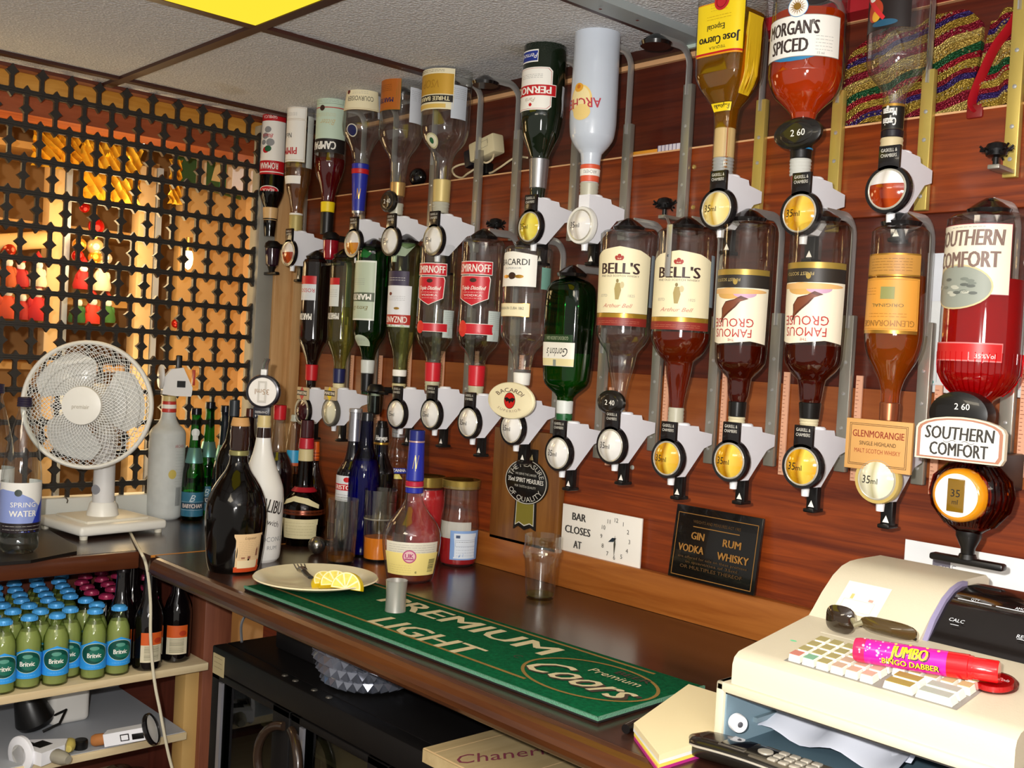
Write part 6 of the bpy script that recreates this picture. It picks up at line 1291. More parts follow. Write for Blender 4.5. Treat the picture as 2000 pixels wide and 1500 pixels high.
# juice bottles
JG = GLASS('#f4f8ea', '#9aa878', power=2.4, spec=1.4, rough=.04); JL = LIQ('#dbe59a', .62, .4); CAPB = P('#4aa0e0', .4, .1); CAPR = P('#a02850', .35, .1); LBL = P('#2f9ae8', .45); HJ = .142
def juice(kind, desc, loc, group):
    t = thing('juice_bottle', desc, 'bottle', loc, 0, group)
    pr = [(.020, 0), (.0235, .002), (.0245, .008), (.0245, .084), (.0232, .095), (.018, .108), (.0128, .118), (.0115, .128), (.0125, .130), (.012, .134)]
    q = MB(); q.lathe(pr, JG if kind == 'b' else GLASS('#7a4a4a', '#2a0c10', power=1.6), 24); q.build('glass', t)
    q = MB(); q.lathe([(r_*.9, z_+.003) for r_, z_ in pr[:6]], JL if kind == 'b' else LIQ('#3a0810', .3, .2), 20); q.build('juice', t)
    n = 22; vs = [(0, 0, .1425)]; fs = []
    q = MB(); q.lathe([(.0145, .131), (.0148, .135), (.0132, .1395), (.010, .1415), (.0005, .142)], CAPB if kind == 'b' else CAPR, 24, cap1=False)
    for i in range(n): a = 2*math.pi*i/n; q.box(-.0007, .0007, -.0155, -.0138, .131, .1365, CAPB if kind == 'b' else CAPR); q.xf(Matrix.Rotation(a, 4, 'Z'), len(q.v)-8)
    q.build('crown_cap', t)
    if kind == 'b':
        l = Lab(); w_ = .13; n = 16
        l.poly([(-w_/2, -.028), (w_/2, -.028), (w_/2, .006), (.022, .022), (0, .031), (-.022, .022), (-w_/2, .006)], LBL); l.ell(-.0, .004, .0265, .0215, P('#c8d8c8', .4), 28); l.ell(-.0, .004, .0255, .0205, P('#0c4a40', .4), 28); l.ell(.005, .001, .018, .013, P('#1c6a58', .4), 24); l.text('Britvic', .0, .001, .0095, WHITE, w=.026, bold=.04); l.ell(0, .015, .009, .004, P('#5a9a88', .4), 14); l.lines(.0, -.022, .03, 1, .003, P('#8ac8f0', .5), .0006)
        l.rect(.048, -.006, .008, .028, P('#58b4f0', .45)); l.lines(.048, .006, .006, 6, .0045, WHITE, .0008)
        q = MB(); l.emit(q, lambda u, v, f_: ((.0249+f_)*math.sin(u/.0245+.15), -(.0249+f_)*math.cos(u/.0245+.15), .050+v), .004); q.xf(Matrix.Rotation(math.radians(62), 4, 'Z')); q.build('label', t, sharp=80)
    return t
def pts_from(lst, h): return [onZ(cx/5.768, 1100+cy/5.768, SHZ+h) for cx, cy in lst]
blue = [(85, 680), (265, 620), (455, 660), (725, 630), (965, 590), (1165, 515), (1075, 435), (135, 560), (425, 560), (680, 570), (905, 525), (35, 505), (375, 495), (635, 510), (850, 460), (200, 450), (415, 410), (630, 440), (815, 390), (115, 390), (345, 350), (600, 355), (820, 300), (85, 300), (85, 240), (295, 265), (540, 280), (750, 250), (270, 195), (470, 225), (475, 165), (690, 200), (690, 145)]
red = [(905, 195), (975, 245), (1050, 295), (1115, 345), (905, 130), (1105, 160), (1170, 210), (1215, 255), (1170, 85), (1240, 120), (1455, 150), (1450, 275), (1465, 370), (1325, 165)]
PB = [np.array(p[:2]) for p in pts_from(blue+red, HJ)]
NB = len(blue); ND = 4
dark = [(1325, 1195), (1600, 1225), (1690, 1150), (1800, 1180)]
DK = [onZ(px, py, SHZ)[:2] for px, py in ((232, 1298), (292, 1303), (262, 1285), (327, 1289))]
allp = PB+[np.array(p) for p in DK]; rad = [.0253]*len(PB)+[.0305]*4; pin = set(range(6)) | set(range(len(PB), len(PB)+4))
for it in range(160):
    for i in range(len(allp)):
        for j in range(i):
            dd = allp[i]-allp[j]; n_ = np.hypot(*dd); need = rad[i]+rad[j]
            if n_ < need:
                dd = dd/max(n_, 1e-6)*(need-n_); wi, wj = (0.15 if i in pin else 1), (0.15 if j in pin else 1)
                allp[i] = allp[i]+dd*wi/(wi+wj); allp[j] = allp[j]-dd*wj/(wi+wj)
        allp[i][0] = min(max(allp[i][0], -2.50+rad[i]), -2.104-rad[i]); allp[i][1] = min(allp[i][1], -.372-rad[i])
names = ['front blue-capped juice bottle cut by the photo\'s left edge', 'blue-capped juice bottle just behind the leftmost front one', 'blue-capped juice bottle in front, its oval label fully turned to us', 'blue-capped juice bottle in front, its label turned to the right', 'blue-capped juice bottle second from the right end of the front', 'blue-capped juice bottle at the right end, next to the dark bottles']
pb = pr_ = None
for i in range(len(PB)):
    loc = (allp[i][0], allp[i][1], SHZ); k = 'b' if i < NB else 'r'
    if k == 'b':
        lab = names[i] if i < 6 else 'small blue-capped juice bottle standing behind the front ones on the shelf'
        if pb is None: pb = juice('b', lab, loc, 'blue-capped juice bottles on the shelf')
        else: dup(pb, loc, lab, rnd.uniform(-.2, .25) if i != 2 else .0)
    else:
        lab = 'small red-capped juice bottle at the back of the shelf'
        if pr_ is None: pr_ = juice('r', lab, loc, 'red-capped juice bottles on the shelf')
        else: dup(pr_, loc, lab)
for i, nm in enumerate(('dark ale bottle with an orange label, nearest the blue-capped juices', 'dark ale bottle in front, half hidden by the fan cord', 'dark ale bottle behind the two front ones, label hidden', 'dark ale bottle at the shelf\'s right end by the post')):
    x, y = allp[len(PB)+i]; t = thing('ale_bottle', nm, 'bottle', (x, y, SHZ), 0, 'dark ale bottles on the shelf'); hgt = .215
    q = MB(); q.lathe([(.026, 0), (.0295, .004), (.03, .09), (.0295, .108), (.024, .128), (.0155, .148), (.013, .19), (.0135, .2), (.013, .205)], P('#0b0708', .07, coat=.7), 32); q.build('glass', t)
    q = MB(); q.lathe([(.0145, .198), (.0145, .205), (.012, .209), (.0005, .21)], P('#1a1416', .3, .4), 20, cap1=False); q.build('crown_cap', t)
    l = Lab(); l.rect(0, 0, .045, .062, P('#d8cdb0', .5)); l.rect(0, .018, .045, .026, P('#d0581c', .5)); l.ell(.012, .014, .008, .006, P('#b03818', .5), 12); l.barcode(0, -.012, .03, .03, P('#8a8468', .5), True)
    q = MB(); l.emit(q, lambda u, v, f_: ((.0305+f_)*math.sin(u/.03), -(.0305+f_)*math.cos(u/.03), .05+v), .004); q.xf(Matrix.Rotation(math.radians((68, 82, 40, 66)[i]), 4, 'Z')); q.build('label', t, sharp=80)
# lower shelf: spare measures, jug, corks
LZ = .5495
def lying(px, py, lab, rot, blackring=True, cat='spirit measure'):
    p = onZ(px, py, LZ+.02); t = thing('spare_measure', lab, cat, (p[0], p[1], LZ+.0165), 0, 'spare measures on the lower shelf')
    R_ = Matrix.Rotation(rot, 4, 'Z') @ Matrix.Rotation(math.radians(90), 4, 'Y')
    q = MB(); q.prism([(0.004, 0.055), (0.060, 0.053), (0.085, 0.03), (0.032, -0.03), (0.004, -0.03)], 'x', -0.013, 0.013, OPW); q.xf(R_); q.build('mounting_arm', t)
    q = MB(); q.disc([(0.02, -0.004), (0.031, -0.003), (0.033, 0.004), (0.02, 0.007)], P('#e2e0da', .3), 32); q.disc([(.0315, -.004), (.0355, -.001), (.0355, .005), (.032, .006)], RINGM if blackring else OPW, 32); q.xf(R_ @ Matrix.Diagonal((1 if not blackring else .45, 1, 1, 1))); q.build('window', t)
    q = MB(); q.box(-.0135, -.0125, .02, .05, .0, .03, BLK); q.box(-.0145, -.0125, .01, .03, -.012, .012, BLK, .001); q.xf(R_); q.build('lever', t)
    return R_, t
p = onZ(207, 1444, LZ+.015); t = thing('spare_measure', 'spare white measure with a black-edged dial and a cork on the lower shelf', 'spirit measure', (p[0], p[1], LZ+.0165), math.radians(50), 'spare measures on the lower shelf'); RT = Matrix.Rotation(math.radians(-11), 4, 'Y')
q = MB(); q.prism([(0, -.013), (.092, -.010), (.092, .016), (0, .013)], 'y', -.014, .014, OPW); q.xf(RT); q.build('mounting_arm', t)
q = MB(); q.box(.034, .052, -.0147, -.014, -.006, .008, BLK); q.box(.036, .050, -.015, -.0145, -.004, .006, OPW); q.box(.058, .082, -.016, -.014, -.006, .006, BLK, .001); q.xf(RT); q.build('lever', t)
q = MB(); q.lathe([(.031, 0), (.0335, .003), (.0335, .009), (.030, .011)], RINGM, 36, cap0=False, cap1=False); q.xf(RT @ Matrix.Translation((.088, 0, .004)) @ Matrix.Rotation(math.radians(78), 4, 'Y')); q.build('dial_ring', t)
q = MB(); q.lathe([(.031, .001), (.031, .006), (.0005, .007)], P('#e8e6e2', .3), 32, cap1=False); q.xf(RT @ Matrix.Translation((.088, 0, .004)) @ Matrix.Rotation(math.radians(78), 4, 'Y')); q.build('dial', t)
q = MB(); q.lathe([(.010, -.001), (.012, .006), (.0125, .022), (.010, .028)], P('#b0703a', .7, bump=.4, bscale=120), 16); q.xf(RT @ Matrix.Rotation(math.radians(-90), 4, 'Y')); q.build('cork', t)
R_, t = lying(40, 1470, 'spare white measure lying at the left front of the lower shelf', math.radians(20), False)
q = MB(); q.lathe([(.011, .055), (.014, .06), (.013, .082), (.008, .095)], P('#9a9484', .5), 16, c=(0, .034)); q.xf(R_); q.build('stopper', t)
p = onZ(135, 1468, LZ); t = thing('yellow_stopper', 'yellow bottle stopper with a black cap lying on the lower shelf', 'stopper', (p[0], p[1], LZ+.0125)); q = MB(); q.lathe([(.008, -.02), (.012, -.012), (.012, .008), (.007, .02)], P('#d0bc64', .5), 16); q.xf(Matrix.Rotation(1.1, 4, 'Z') @ Matrix.Rotation(1.57, 4, 'X')); q.build('plug', t)
p = onZ(157, 1462, LZ); t = thing('bottle_stopper', 'black round stopper lying beside the yellow stopper', 'cap', (p[0], p[1], LZ)); q = MB(); q.lathe([(.013, 0), (.014, .002), (.014, .017), (.012, .019)], BLK, 20); q.build('stopper', t)
p = onZ(150, 1415, LZ); t = thing('white_tub', 'tall white plastic tub standing at the back of the lower shelf', 'tub', (p[0]-.05, p[1]-.01, LZ)); q = MB(); q.box(-.04, .04, -.042, .042, 0, .13, P('#d9d6d0', .5), .012, 4); q.build('tub', t)
p = onZ(90, 1440, LZ); t = thing('black_funnel', 'black plastic pourer leaning between the tub and the left measure', 'pourer', (p[0]-.06, p[1], LZ)); q = MB(); q.lathe([(.035, 0), (.04, .01), (.028, .06), (.012, .085), (.01, .12)], BLK, 22); q.xf(Matrix.Translation((0, 0, .012)) @ Matrix.Rotation(.35, 4, 'X')); q.build('funnel', t)
q = MB(); q.tube([(0, .03, .02), (.03, .05, .04), (.05, .03, .02), (.04, 0, .006)], .003, BLK, 6); q.build('strap', t)
BZ = .356
for i, (px, py) in enumerate(((232, 1500), (262, 1505), (295, 1508), (330, 1512))):
    p = onX(px, py, -2.24); t = thing('upturned_glass', 'upturned clear glass on the bottom shelf, '+('first from the left', 'second from the left', 'third from the left', 'rightmost')[i], 'glass', (p[0], p[1], BZ), 0, 'glasses on the bottom shelf'); q = MB(); h_ = max(.06, p[2]-BZ); q.lathe([(.034, 0), (.032, h_*.7), (.029, h_-.004), (.025, h_), (.0005, h_)], GLASS('#eef2f0', '#8a928e'), 24, cap0=False, cap1=False); q.build('tumbler', t)
# ================================================================== things on and against the back wall
def wallrect(px0, py0, px1, py1, y):
    a = onY(px0, py0, y); b = onY(px1, py1, y); return (a+b)/2, abs(b[0]-a[0]), abs(a[2]-b[2])
# oak board with the rosette
a = onY(967, 900, -.004); b_ = onY(1099, 900, -.004)
t = thing('oak_board', 'upright oak board fixed to the wall behind the rosette sign', 'board', ((a[0]+b_[0])/2, -.004, 1.012)); q = MB(); q.box(-(b_[0]-a[0])/2, (b_[0]-a[0])/2, -.006, .011, 0, .235, OAKV, .002); q.build('panel', t)
c = onY(1027.5, 941, -.014); RXW = (onY(1069, 941, -.014)[0]-onY(986, 941, -.014)[0])/2; R0 = 44*mpp(c); RSX = RXW/R0
t = thing('rosette_sign', 'black rosette sign with white lettering and a gold ribbon on the oak board', 'sign', c); BKS = P('#121110', .3, coat=.3); SW = P('#c8c4b8', .5)
q = MB(); q.disc([(R0*.97, -.001), (R0, .0), (R0, .003)], BKS, 44); q.box(-R0*.46, R0*.46, -.0005, .0035, R0*.85, R0*1.48, BKS, .001); l = Lab()
l.ring(0, 0, R0*.98, R0*.98, R0*.035, SW, 48); l.arctext('THE MEASURE', 0, 0, R0*.78, R0*.22, SW, 90, 150, .01); l.arctext('OF QUALITY', 0, 0, R0*.78, R0*.22, SW, 270, 130, .01, True)
l.text('WE SERVE THE LARGER', 0, R0*.33, R0*.1, SW, w=R0*1.0); l.text('35ml SPIRIT MEASURES', -.0, R0*.06, R0*.2, WHITE, w=R0*1.66, bold=.02); l.text('FOR TASTE & QUALITY', 0, -R0*.22, R0*.1, SW, w=R0*1.0)
for i in (-1, 0, 1): l.poly([(i*R0*.22-R0*.1, R0*1.0), (i*R0*.22+R0*.1, R0*1.0), (i*R0*.26, R0*1.25)], P('#b8a878', .5))
l.plane(q, (0, -.001, 0), (1, 0, 0), (0, 0, 1), (0, -1, 0)); q.xf(Matrix.Diagonal((RSX, 1, 1, 1))); q.build('badge', t)
q = MB(); q.prism([(-R0*.48, -R0*.8), (R0*.48, -R0*.8), (R0*.52, -R0*2.1), (R0*.3, -R0*2.0), (0, -R0*2.16), (-R0*.3, -R0*2.02), (-R0*.52, -R0*2.2)], 'y', .001, .004, BKS); l = Lab(); l.poly([(-R0*.42, -R0*.9), (R0*.42, -R0*.9), (R0*.44, -R0*1.92), (R0*.25, -R0*1.85), (0, -R0*1.98), (-R0*.25, -R0*1.86), (-R0*.44, -R0*2.0)], SW); l.poly([(-R0*.39, -R0*.9), (R0*.39, -R0*.9), (R0*.41, -R0*1.87), (R0*.25, -R0*1.80), (0, -R0*1.93), (-R0*.25, -R0*1.81), (-R0*.41, -R0*1.95)], P('#8f8434', .4, .3))
l.plane(q, (0, .001, 0), (1, 0, 0), (0, 0, 1), (0, -1, 0)); q.xf(Matrix.Diagonal((RSX, 1, 1, 1))); q.build('ribbon', t)
# closing-time sign
c, wd, hg = wallrect(1100, 980, 1248.5, 1110, -.004); c0 = onY(1100, 983, -.004); c1 = onY(1099, 1077, -.004); hg = c0[2]-c1[2]; zc = (c0[2]+c1[2])/2
t = thing('closing_time_sign', 'white sign reading bar closes at beside a small clock face', 'sign', (c[0], -.004, zc)); q = MB(); q.box(-wd/2, wd/2, 0, .004, -hg/2, hg/2, P('#efe9de', .4), .0006); l = Lab(); SI = P('#3a3734', .5)
for s_, u, v, w_ in (('BAR', -.275, .28, .175), ('CLOSES', -.285, .0, .33), ('AT', -.275, -.29, .1)): l.text(s_, wd*u, hg*v, hg*.155, SI, w=wd*w_, bold=.07)
for k in range(12):
    an = math.pi/2-2*math.pi*k/12; l.text(str(k or 12), wd*.2+hg*.37*math.cos(an), hg*.0+hg*.37*math.sin(an), hg*.085, SI)
l.plane(q, (0, 0, 0), (1, 0, 0), (0, 0, 1), (0, -1, 0)); q.build('board', t)
q = MB(); l = Lab()
def hand(l, an, ln, w_, m_): an = math.radians(an); d_ = (math.cos(an), math.sin(an)); n_ = (-d_[1], d_[0]); l.poly([(wd*.2-d_[0]*ln*.2, -d_[1]*ln*.2), (wd*.2+n_[0]*w_+d_[0]*ln*.3, n_[1]*w_+d_[1]*ln*.3), (wd*.2+d_[0]*ln, d_[1]*ln), (wd*.2-n_[0]*w_+d_[0]*ln*.3, -n_[1]*w_+d_[1]*ln*.3)], m_)
hand(l, 206, hg*.2, .004, P('#24303a', .4)); hand(l, 269, hg*.36, .0025, P('#4a463a', .4)); l.ell(wd*.2, 0, .002, .002, INK, 10); l.plane(q, (0, -.002, 0), (1, 0, 0), (0, 0, 1), (0, -1, 0)); q.build('clock_hands', t)
# black plaque
pts = [onY(1323, 983, -.002), onY(1491, 1007, -.002), onY(1478, 1160, -.018), onY(1309, 1124, -.018)]; cx = (pts[0][0]+pts[1][0]+pts[2][0]+pts[3][0])/4; wd = pts[1][0]-pts[0][0]; ht = pts[0]-pts[3]; hg = float(np.hypot(ht[1], ht[2])); up = Vector((0, ht[1], ht[2])).normalized(); nm = Vector((0, -up.z, up.y))
cz = (pts[0][2]+pts[3][2])/2; t = thing('measures_plaque', 'black plaque with gold lettering leaning on the wall beside the closing-time sign', 'sign', (cx, -.011, cz)); q = MB(); GL = P('#a8773a', .4, .3); GL2 = P('#5e4220', .5, .2)
q.box(-wd/2, wd/2, -.003, .003, -hg/2, hg/2, P('#0e0c0a', .22, coat=.4), .001); l = Lab(); l.frame(0, -hg*.03, wd*.93, hg*.86, .0012, GL)
l.text('WEIGHTS AND MEASURES ACT 1985', 0, hg*.3, hg*.04, GL2, w=wd*.55); l.rect(0, hg*.23, wd*.54, .0014, GL)
for s_, u, v, w_ in (('GIN', -.2, .11, .15), ('RUM', .2, .09, .2), ('VODKA', -.26, -.07, .3), ('WHISKY', .23, -.09, .35)): l.text(s_, wd*u, hg*v, hg*.1, GL, w=wd*w_, bold=.06)
l.text('are offered for sale on these premises', 0, -hg*.19, hg*.035, GL2, w=wd*.8); l.text('in quantities of 35ml', 0, -hg*.25, hg*.035, GL2, w=wd*.6); l.text('OR MULTIPLES THEREOF', 0, -hg*.32, hg*.045, GL2, w=wd*.72)
l.plane(q, (0, -.003, 0), (1, 0, 0), (0, 0, 1), (0, -1, 0)); ta = math.atan2(-up.y, up.z); q.xf(Matrix.Rotation(-math.atan2(up.y, up.z), 4, 'X')); q.build('plate', t)
# papers behind the red bottle
PW = P('#dfe2e0', .6)
c, wd, hg = wallrect(1808, 572, 2040, 778, .012); hg = onY(1808, 572, .012)[2]-onY(1796, 764, .012)[2]; zt = onY(1808, 572, .012)[2]
t = thing('wall_notice', 'white Christmas notice pinned to the wall behind the deep red liqueur bottle', 'notice', (c[0], .0125, zt-hg/2)); q = MB(); q.box(-wd/2, wd/2, -.0008, .0, -hg/2, hg/2, PW); l = Lab(); l.frame(0, 0, wd*.9, hg*.86, .0006, P('#8a9ab8', .5)); l.rect(-wd*.36, 0, .0005, hg*.8, P('#7a8098', .5)); l.text('Christmas', -wd*.28, hg*.0, .010, P('#9a5a98', .5), rot=math.pi/2); l.ell(-wd*.4, -hg*.4, .004, .003, P('#5aa8a0', .5), 12)
l.plane(q, (0, -.0008, 0), (1, 0, 0), (0, 0, 1), (0, -1, 0)); q.build('sheet', t)
a = onY(1822, 508, .012); b_ = onY(1890, 575, .012)
t = thing('paper_slip', 'narrow blank paper slip above the Christmas notice', 'paper', ((a[0]+b_[0])/2, .0105, (a[2]+b_[2])/2)); q = MB(); q.box(-(b_[0]-a[0])/2, (b_[0]-a[0])/2, -.0008, .0, -.035, .035, P('#d8dce2', .6)); q.build('sheet', t)
a = onY(1768, 1053, -.016); t = thing('letter_sheet', 'white letter propped against the wall behind the cash register', 'paper', (a[0]+.14, -.014, 1.0)); q = MB(); q.box(-.14, .14, -.001, .0, -.035, a[2]-1.0, P('#eceeee', .6)); l = Lab(); bu = onY(1838, 1105, -.016); bx = bu[0]-a[0]-.14; bz = bu[2]-1.0
l.rect(bx, bz-.004, .026, .024, P('#6a6672', .5))
for i in range(5): l.text('STOCK'[i], bx-.0095+.0048*i, bz-.002, .004, WHITE, rot=-1.57); l.text('ORDER'[i], bx-.0095+.0048*i, bz-.009, .004, WHITE, rot=-1.57)
l.text('Use', bx+.019, bz-.003, .006, P('#4a4858', .5), rot=-1.57); l.plane(q, (0, -.001, 0), (1, 0, 0), (0, 0, 1), (0, -1, 0)); q.build('sheet', t)
# ledge: power adapter with its flex, black pouch, paper packet, sequin cloth
LZ2 = 1.7845
p = onY(945, 292, .012); t = thing('power_adapter', 'cream power adapter box tangled in white flex on the ledge', 'adapter', p); q = MB(); q.box(-.035, .048, -.014, .018, -.021, .021, P('#d8cba4', .45), .004); q.xf(Matrix.Rotation(math.radians(-12), 4, 'Y')); l = Lab(); l.frame(.012, .004, .034, .014, .0005, P('#5a5444', .5)); l.rect(.030, .008, .0008, .012, P('#5a5444', .5)); l.plane(q, (0, -.0145, 0), (.978, 0, .208), (-.208, 0, .978), (0, -1, 0)); q.build('case', t)
q = MB(); q.box(-.058, -.034, -.01, .016, -.026, .012, P('#16121a', .4), .003); q.xf(Matrix.Rotation(math.radians(-12), 4, 'Y')); q.build('black_end', t)
q = MB(); q.box(-.002, .022, -.008, .012, -.056, -.030, BLK, .003); q.build('plug', t)
fx = [(965, 296), (962, 310), (950, 318), (938, 314), (920, 318), (898, 322), (884, 330), (888, 342), (902, 347), (915, 338), (940, 325), (955, 338), (975, 328), (998, 312), (1012, 306), (1030, 308)]
q = MB(); q.tube(spline([np.array(onY(x, y, .008+.006*math.sin(i*1.9)))-p for i, (x, y) in enumerate(fx)]), .0022, P('#d8c6a0', .5), 7); q.build('flex', t)
p = onY(816, 346, .018); t = thing('black_pouch', 'small shiny black pouch lying on the ledge behind the orange-label bottle', 'pouch', (p[0], .018, LZ2)); q = MB(); q.ball((0, 0, .022), .024, P('#0c0b0c', .15, coat=.6), 18, (1.1, .7, .9)); q.build('pouch', t)
a = onY(1230, 291, .012); b_ = onY(1335, 277, .012); t = thing('paper_packet', 'orange and white paper packet lying flat on the ledge', 'packet', ((a[0]+b_[0])/2, .016, LZ2)); wd = (b_[0]-a[0])/2; q = MB(); q.box(-wd, wd*.2, -.014, .016, 0, .007, P('#d8922c', .5), .001); q.box(wd*.2, wd, -.014, .016, 0, .012, P('#cfc8d0', .5), .001)
for i in range(6): q.box(wd*.2+wd*.8*i/6, wd*.2+wd*.8*i/6+.001, -.0145, -.0135, 0, .012, P('#3a2a5a', .5))
q.build('packet', t)
def sequin_material():
    mt, nt, out = newmat('sequin_cloth'); b = nt.nodes.new('ShaderNodeBsdfPrincipled'); nt.links.new(b.outputs[0], out.inputs[0])
    tc = nt.nodes.new('ShaderNodeTexCoord'); sp = nt.nodes.new('ShaderNodeSeparateXYZ'); nt.links.new(tc.outputs['Object'], sp.inputs[0])
    ad = nt.nodes.new('ShaderNodeMath'); ad.operation = 'MULTIPLY_ADD'; nt.links.new(sp.outputs['X'], ad.inputs[0]); ad.inputs[1].default_value = -.28; nt.links.new(sp.outputs['Z'], ad.inputs[2])
    no = nt.nodes.new('ShaderNodeTexNoise'); no.inputs['Scale'].default_value = 14; nt.links.new(tc.outputs['Object'], no.inputs['Vector'])
    a2 = nt.nodes.new('ShaderNodeMath'); a2.operation = 'MULTIPLY_ADD'; nt.links.new(no.outputs['Fac'], a2.inputs[0]); a2.inputs[1].default_value = .02; nt.links.new(ad.outputs[0], a2.inputs[2])
    ml = nt.nodes.new('ShaderNodeMath'); ml.operation = 'MULTIPLY'; ml.inputs[1].default_value = 9.5; nt.links.new(a2.outputs[0], ml.inputs[0])
    fr = nt.nodes.new('ShaderNodeMath'); fr.operation = 'FRACT'; nt.links.new(ml.outputs[0], fr.inputs[0])
    r = nt.nodes.new('ShaderNodeValToRGB'); r.color_ramp.interpolation = 'CONSTANT'; el = r.color_ramp.elements
    cs = [(0, '#8a1a30'), (.13, '#a88a34'), (.27, '#3a2a6a'), (.36, '#8a1c2c'), (.44, '#b0953c'), (.56, '#a01c2c'), (.66, '#1c5a34'), (.78, '#b89a48'), (.90, '#c8b060')]
    while len(el) < len(cs): el.new(.5)
    for e, (pos, h) in zip(el, cs): e.position = pos; e.color = srgb(h)
    nt.links.new(fr.outputs[0], r.inputs[0]); nt.links.new(r.outputs[0], b.inputs['Base Color'])
    v = nt.nodes.new('ShaderNodeTexVoronoi'); v.inputs['Scale'].default_value = 330; nt.links.new(tc.outputs['Object'], v.inputs['Vector'])
    bp = nt.nodes.new('ShaderNodeBump'); bp.inputs['Strength'].default_value = 1; bp.inputs['Distance'].default_value = .004; nt.links.new(v.outputs['Distance'], bp.inputs['Height']); nt.links.new(bp.outputs[0], b.inputs['Normal'])
    b.inputs['Metallic'].default_value = .45; b.inputs['Roughness'].default_value = .3; return mt
def cloth(px0, px1, desc, top, seed):
    a = onY(px0, 230, .02)[0]; b_ = onY(px1, 230, .02)[0]; wd = b_-a; t = thing('sequin_cloth', desc, 'cloth', ((a+b_)/2, .018, LZ2), 0, 'sequin cloths on the ledge'); n, m_ = 26, 20; vs = []
    for s_ in (0, 1):
        for j in range(m_+1):
            for i in range(n+1):
                u = i/n; v = j/m_; h_ = top(u); vs.append(((u-.5)*wd*(1-.04*v), -.016+.030*v+.006*math.sin(u*17+v*5+seed)*(1-v*.3)+.018*s_, .001+v*h_+.003*math.sin(u*23+seed)*v))
    k = (n+1)*(m_+1); fs = []
    for j in range(m_):
        for i in range(n): q_ = (j*(n+1)+i, j*(n+1)+i+1, (j+1)*(n+1)+i+1, (j+1)*(n+1)+i); fs += [q_, tuple(x+k for x in q_[::-1])]
    for j in range(m_): fs += [(j*(n+1), (j+1)*(n+1), (j+1)*(n+1)+k, j*(n+1)+k), (j*(n+1)+n, j*(n+1)+n+k, (j+1)*(n+1)+n+k, (j+1)*(n+1)+n)]
    for i in range(n): fs += [(m_*(n+1)+i, m_*(n+1)+i+1, m_*(n+1)+i+1+k, m_*(n+1)+i+k)]
    q = MB(); q.add(vs, fs, SEQ, True); q.build('fabric', t)
    q = MB(); BD = P('#d8c890', .2, .8)
    for f_ in (.12, .35, .52, .72, .9):
        for i in range(26):
            u = (i+.5)/26; v = f_+.22*(u-.5)
            if 0.03 < v < .97: q.ball(((u-.5)*wd*(1-.04*v), -.018+.030*v+.006*math.sin(u*17+v*5+seed)*(1-v*.3), .001+v*top(u)), .0017, BD, 6)
    o = q.build('beading', t); o['kind'] = 'stuff'
SEQ = sequin_material()
cloth(1640, 1905, 'gold, red and green sequin cloth bunched on the ledge behind the emblem-label bottle', lambda u: .115+.045*math.sin(u*2.8)+.01*math.sin(u*9), 0)
cloth(1912, 2040, 'sequin cloth with slanting stripes at the photo\'s right edge, right of the red ribbon', lambda u: .13+.05*u, 2.1)
p = onY(1905, 215, .0); t = thing('red_ribbon', 'red satin ribbon hanging between the two sequin cloths', 'ribbon', p); pts = [(1905, 218), (1898, 205), (1904, 180), (1925, 130), (1945, 90), (1975, 50), (1990, 20)]; q = MB(); q.tube(spline([np.array(onY(x, y, -.004+.002*i))-p for i, (x, y) in enumerate(pts)]), .008, P('#a0101c', .4), 8, flat=(.009, .002)); q.build('ribbon', t)
q = MB(); q.box(-.012, .012, -.004, .006, -.012, .008, P('#7a1410', .5), .003); q.build('knot', t)
# ================================================================== cash register
KR = P('#d4cab0', .4, coat=.1, bump=.1, bscale=500); KRD = P('#d8cfb8', .45); BLUEI = P('#7f97a4', .5); BLU2 = P('#4f6672', .55)
RX, RY = -.742, -.47; RW, RD, DH = .347, .36, .0795
t = thing('cash_register', 'cream electronic cash register with its drawer missing, at the right end of the worktop', 'cash register', (RX+RW/2, RY, CT)); hx = RW/2
q = MB(); T_ = .012; q.box(-hx, -hx+T_, 0, RD, 0, DH, KR, .003); q.box(hx-T_, hx, 0, RD, 0, DH, KR, .003); q.box(-hx, hx, 0, RD, DH-T_, DH, KR, .003); q.box(-hx, hx, RD-.01, RD, 0, DH, KR, .002); q.build('drawer_case', t)
q = MB(); q.box(-hx+T_, -hx+T_+.002, .004, RD-.012, .003, DH-T_, BLUEI); q.box(hx-T_-.002, hx-T_, .004, RD-.012, .003, DH-T_, BLUEI); q.box(-hx+T_, hx-T_, .004, RD-.012, 0.0, .003, BLU2); q.box(-hx+T_, hx-T_, RD-.014, RD-.012, .003, DH-T_, BLU2); q.box(-hx+T_, hx-T_, .004, RD-.012, DH-T_-.002, DH-T_, P('#3a3634', .5)); q.box(-hx+T_+.002, -hx+T_+.008, .06, RD-.02, .022, .028, P('#90a4ac', .4, .5)); q.build('drawer_lining', t)
w_ = onX(1441, 1412, RX+T_+.012); q = MB(); q.disc([(.004, -.0065), (.0095, -.006), (.0105, -.004), (.0105, .004), (.006, .005)], P('#e8e8ea', .35), 24); q.disc([(.002, -.0072), (.0035, -.0066)], P('#6a6a70', .4, .5), 14); q.xf(Matrix.Translation((w_[0]-(RX+hx), w_[1]-RY, w_[2]-CT)) @ Matrix.Rotation(math.radians(62), 4, 'Z')); q.build('drawer_roller', t)
prof = [(.005, DH), (.005, .102), (.008, .110), (.016, .1155), (.030, .118), (.163, .140), (.172, .148), (.190, .166), (.215, .186), (.235, .196), (.255, .2005), (.275, .2015), (.335, .2015), (.345, .195), (.348, DH)]
kp = [(.005, DH), (.005, .102), (.008, .110), (.016, .1155), (.030, .118), (.163, .140), (.20, .142), (.26, .150), (.335, .150), (.345, .145), (.348, DH)]
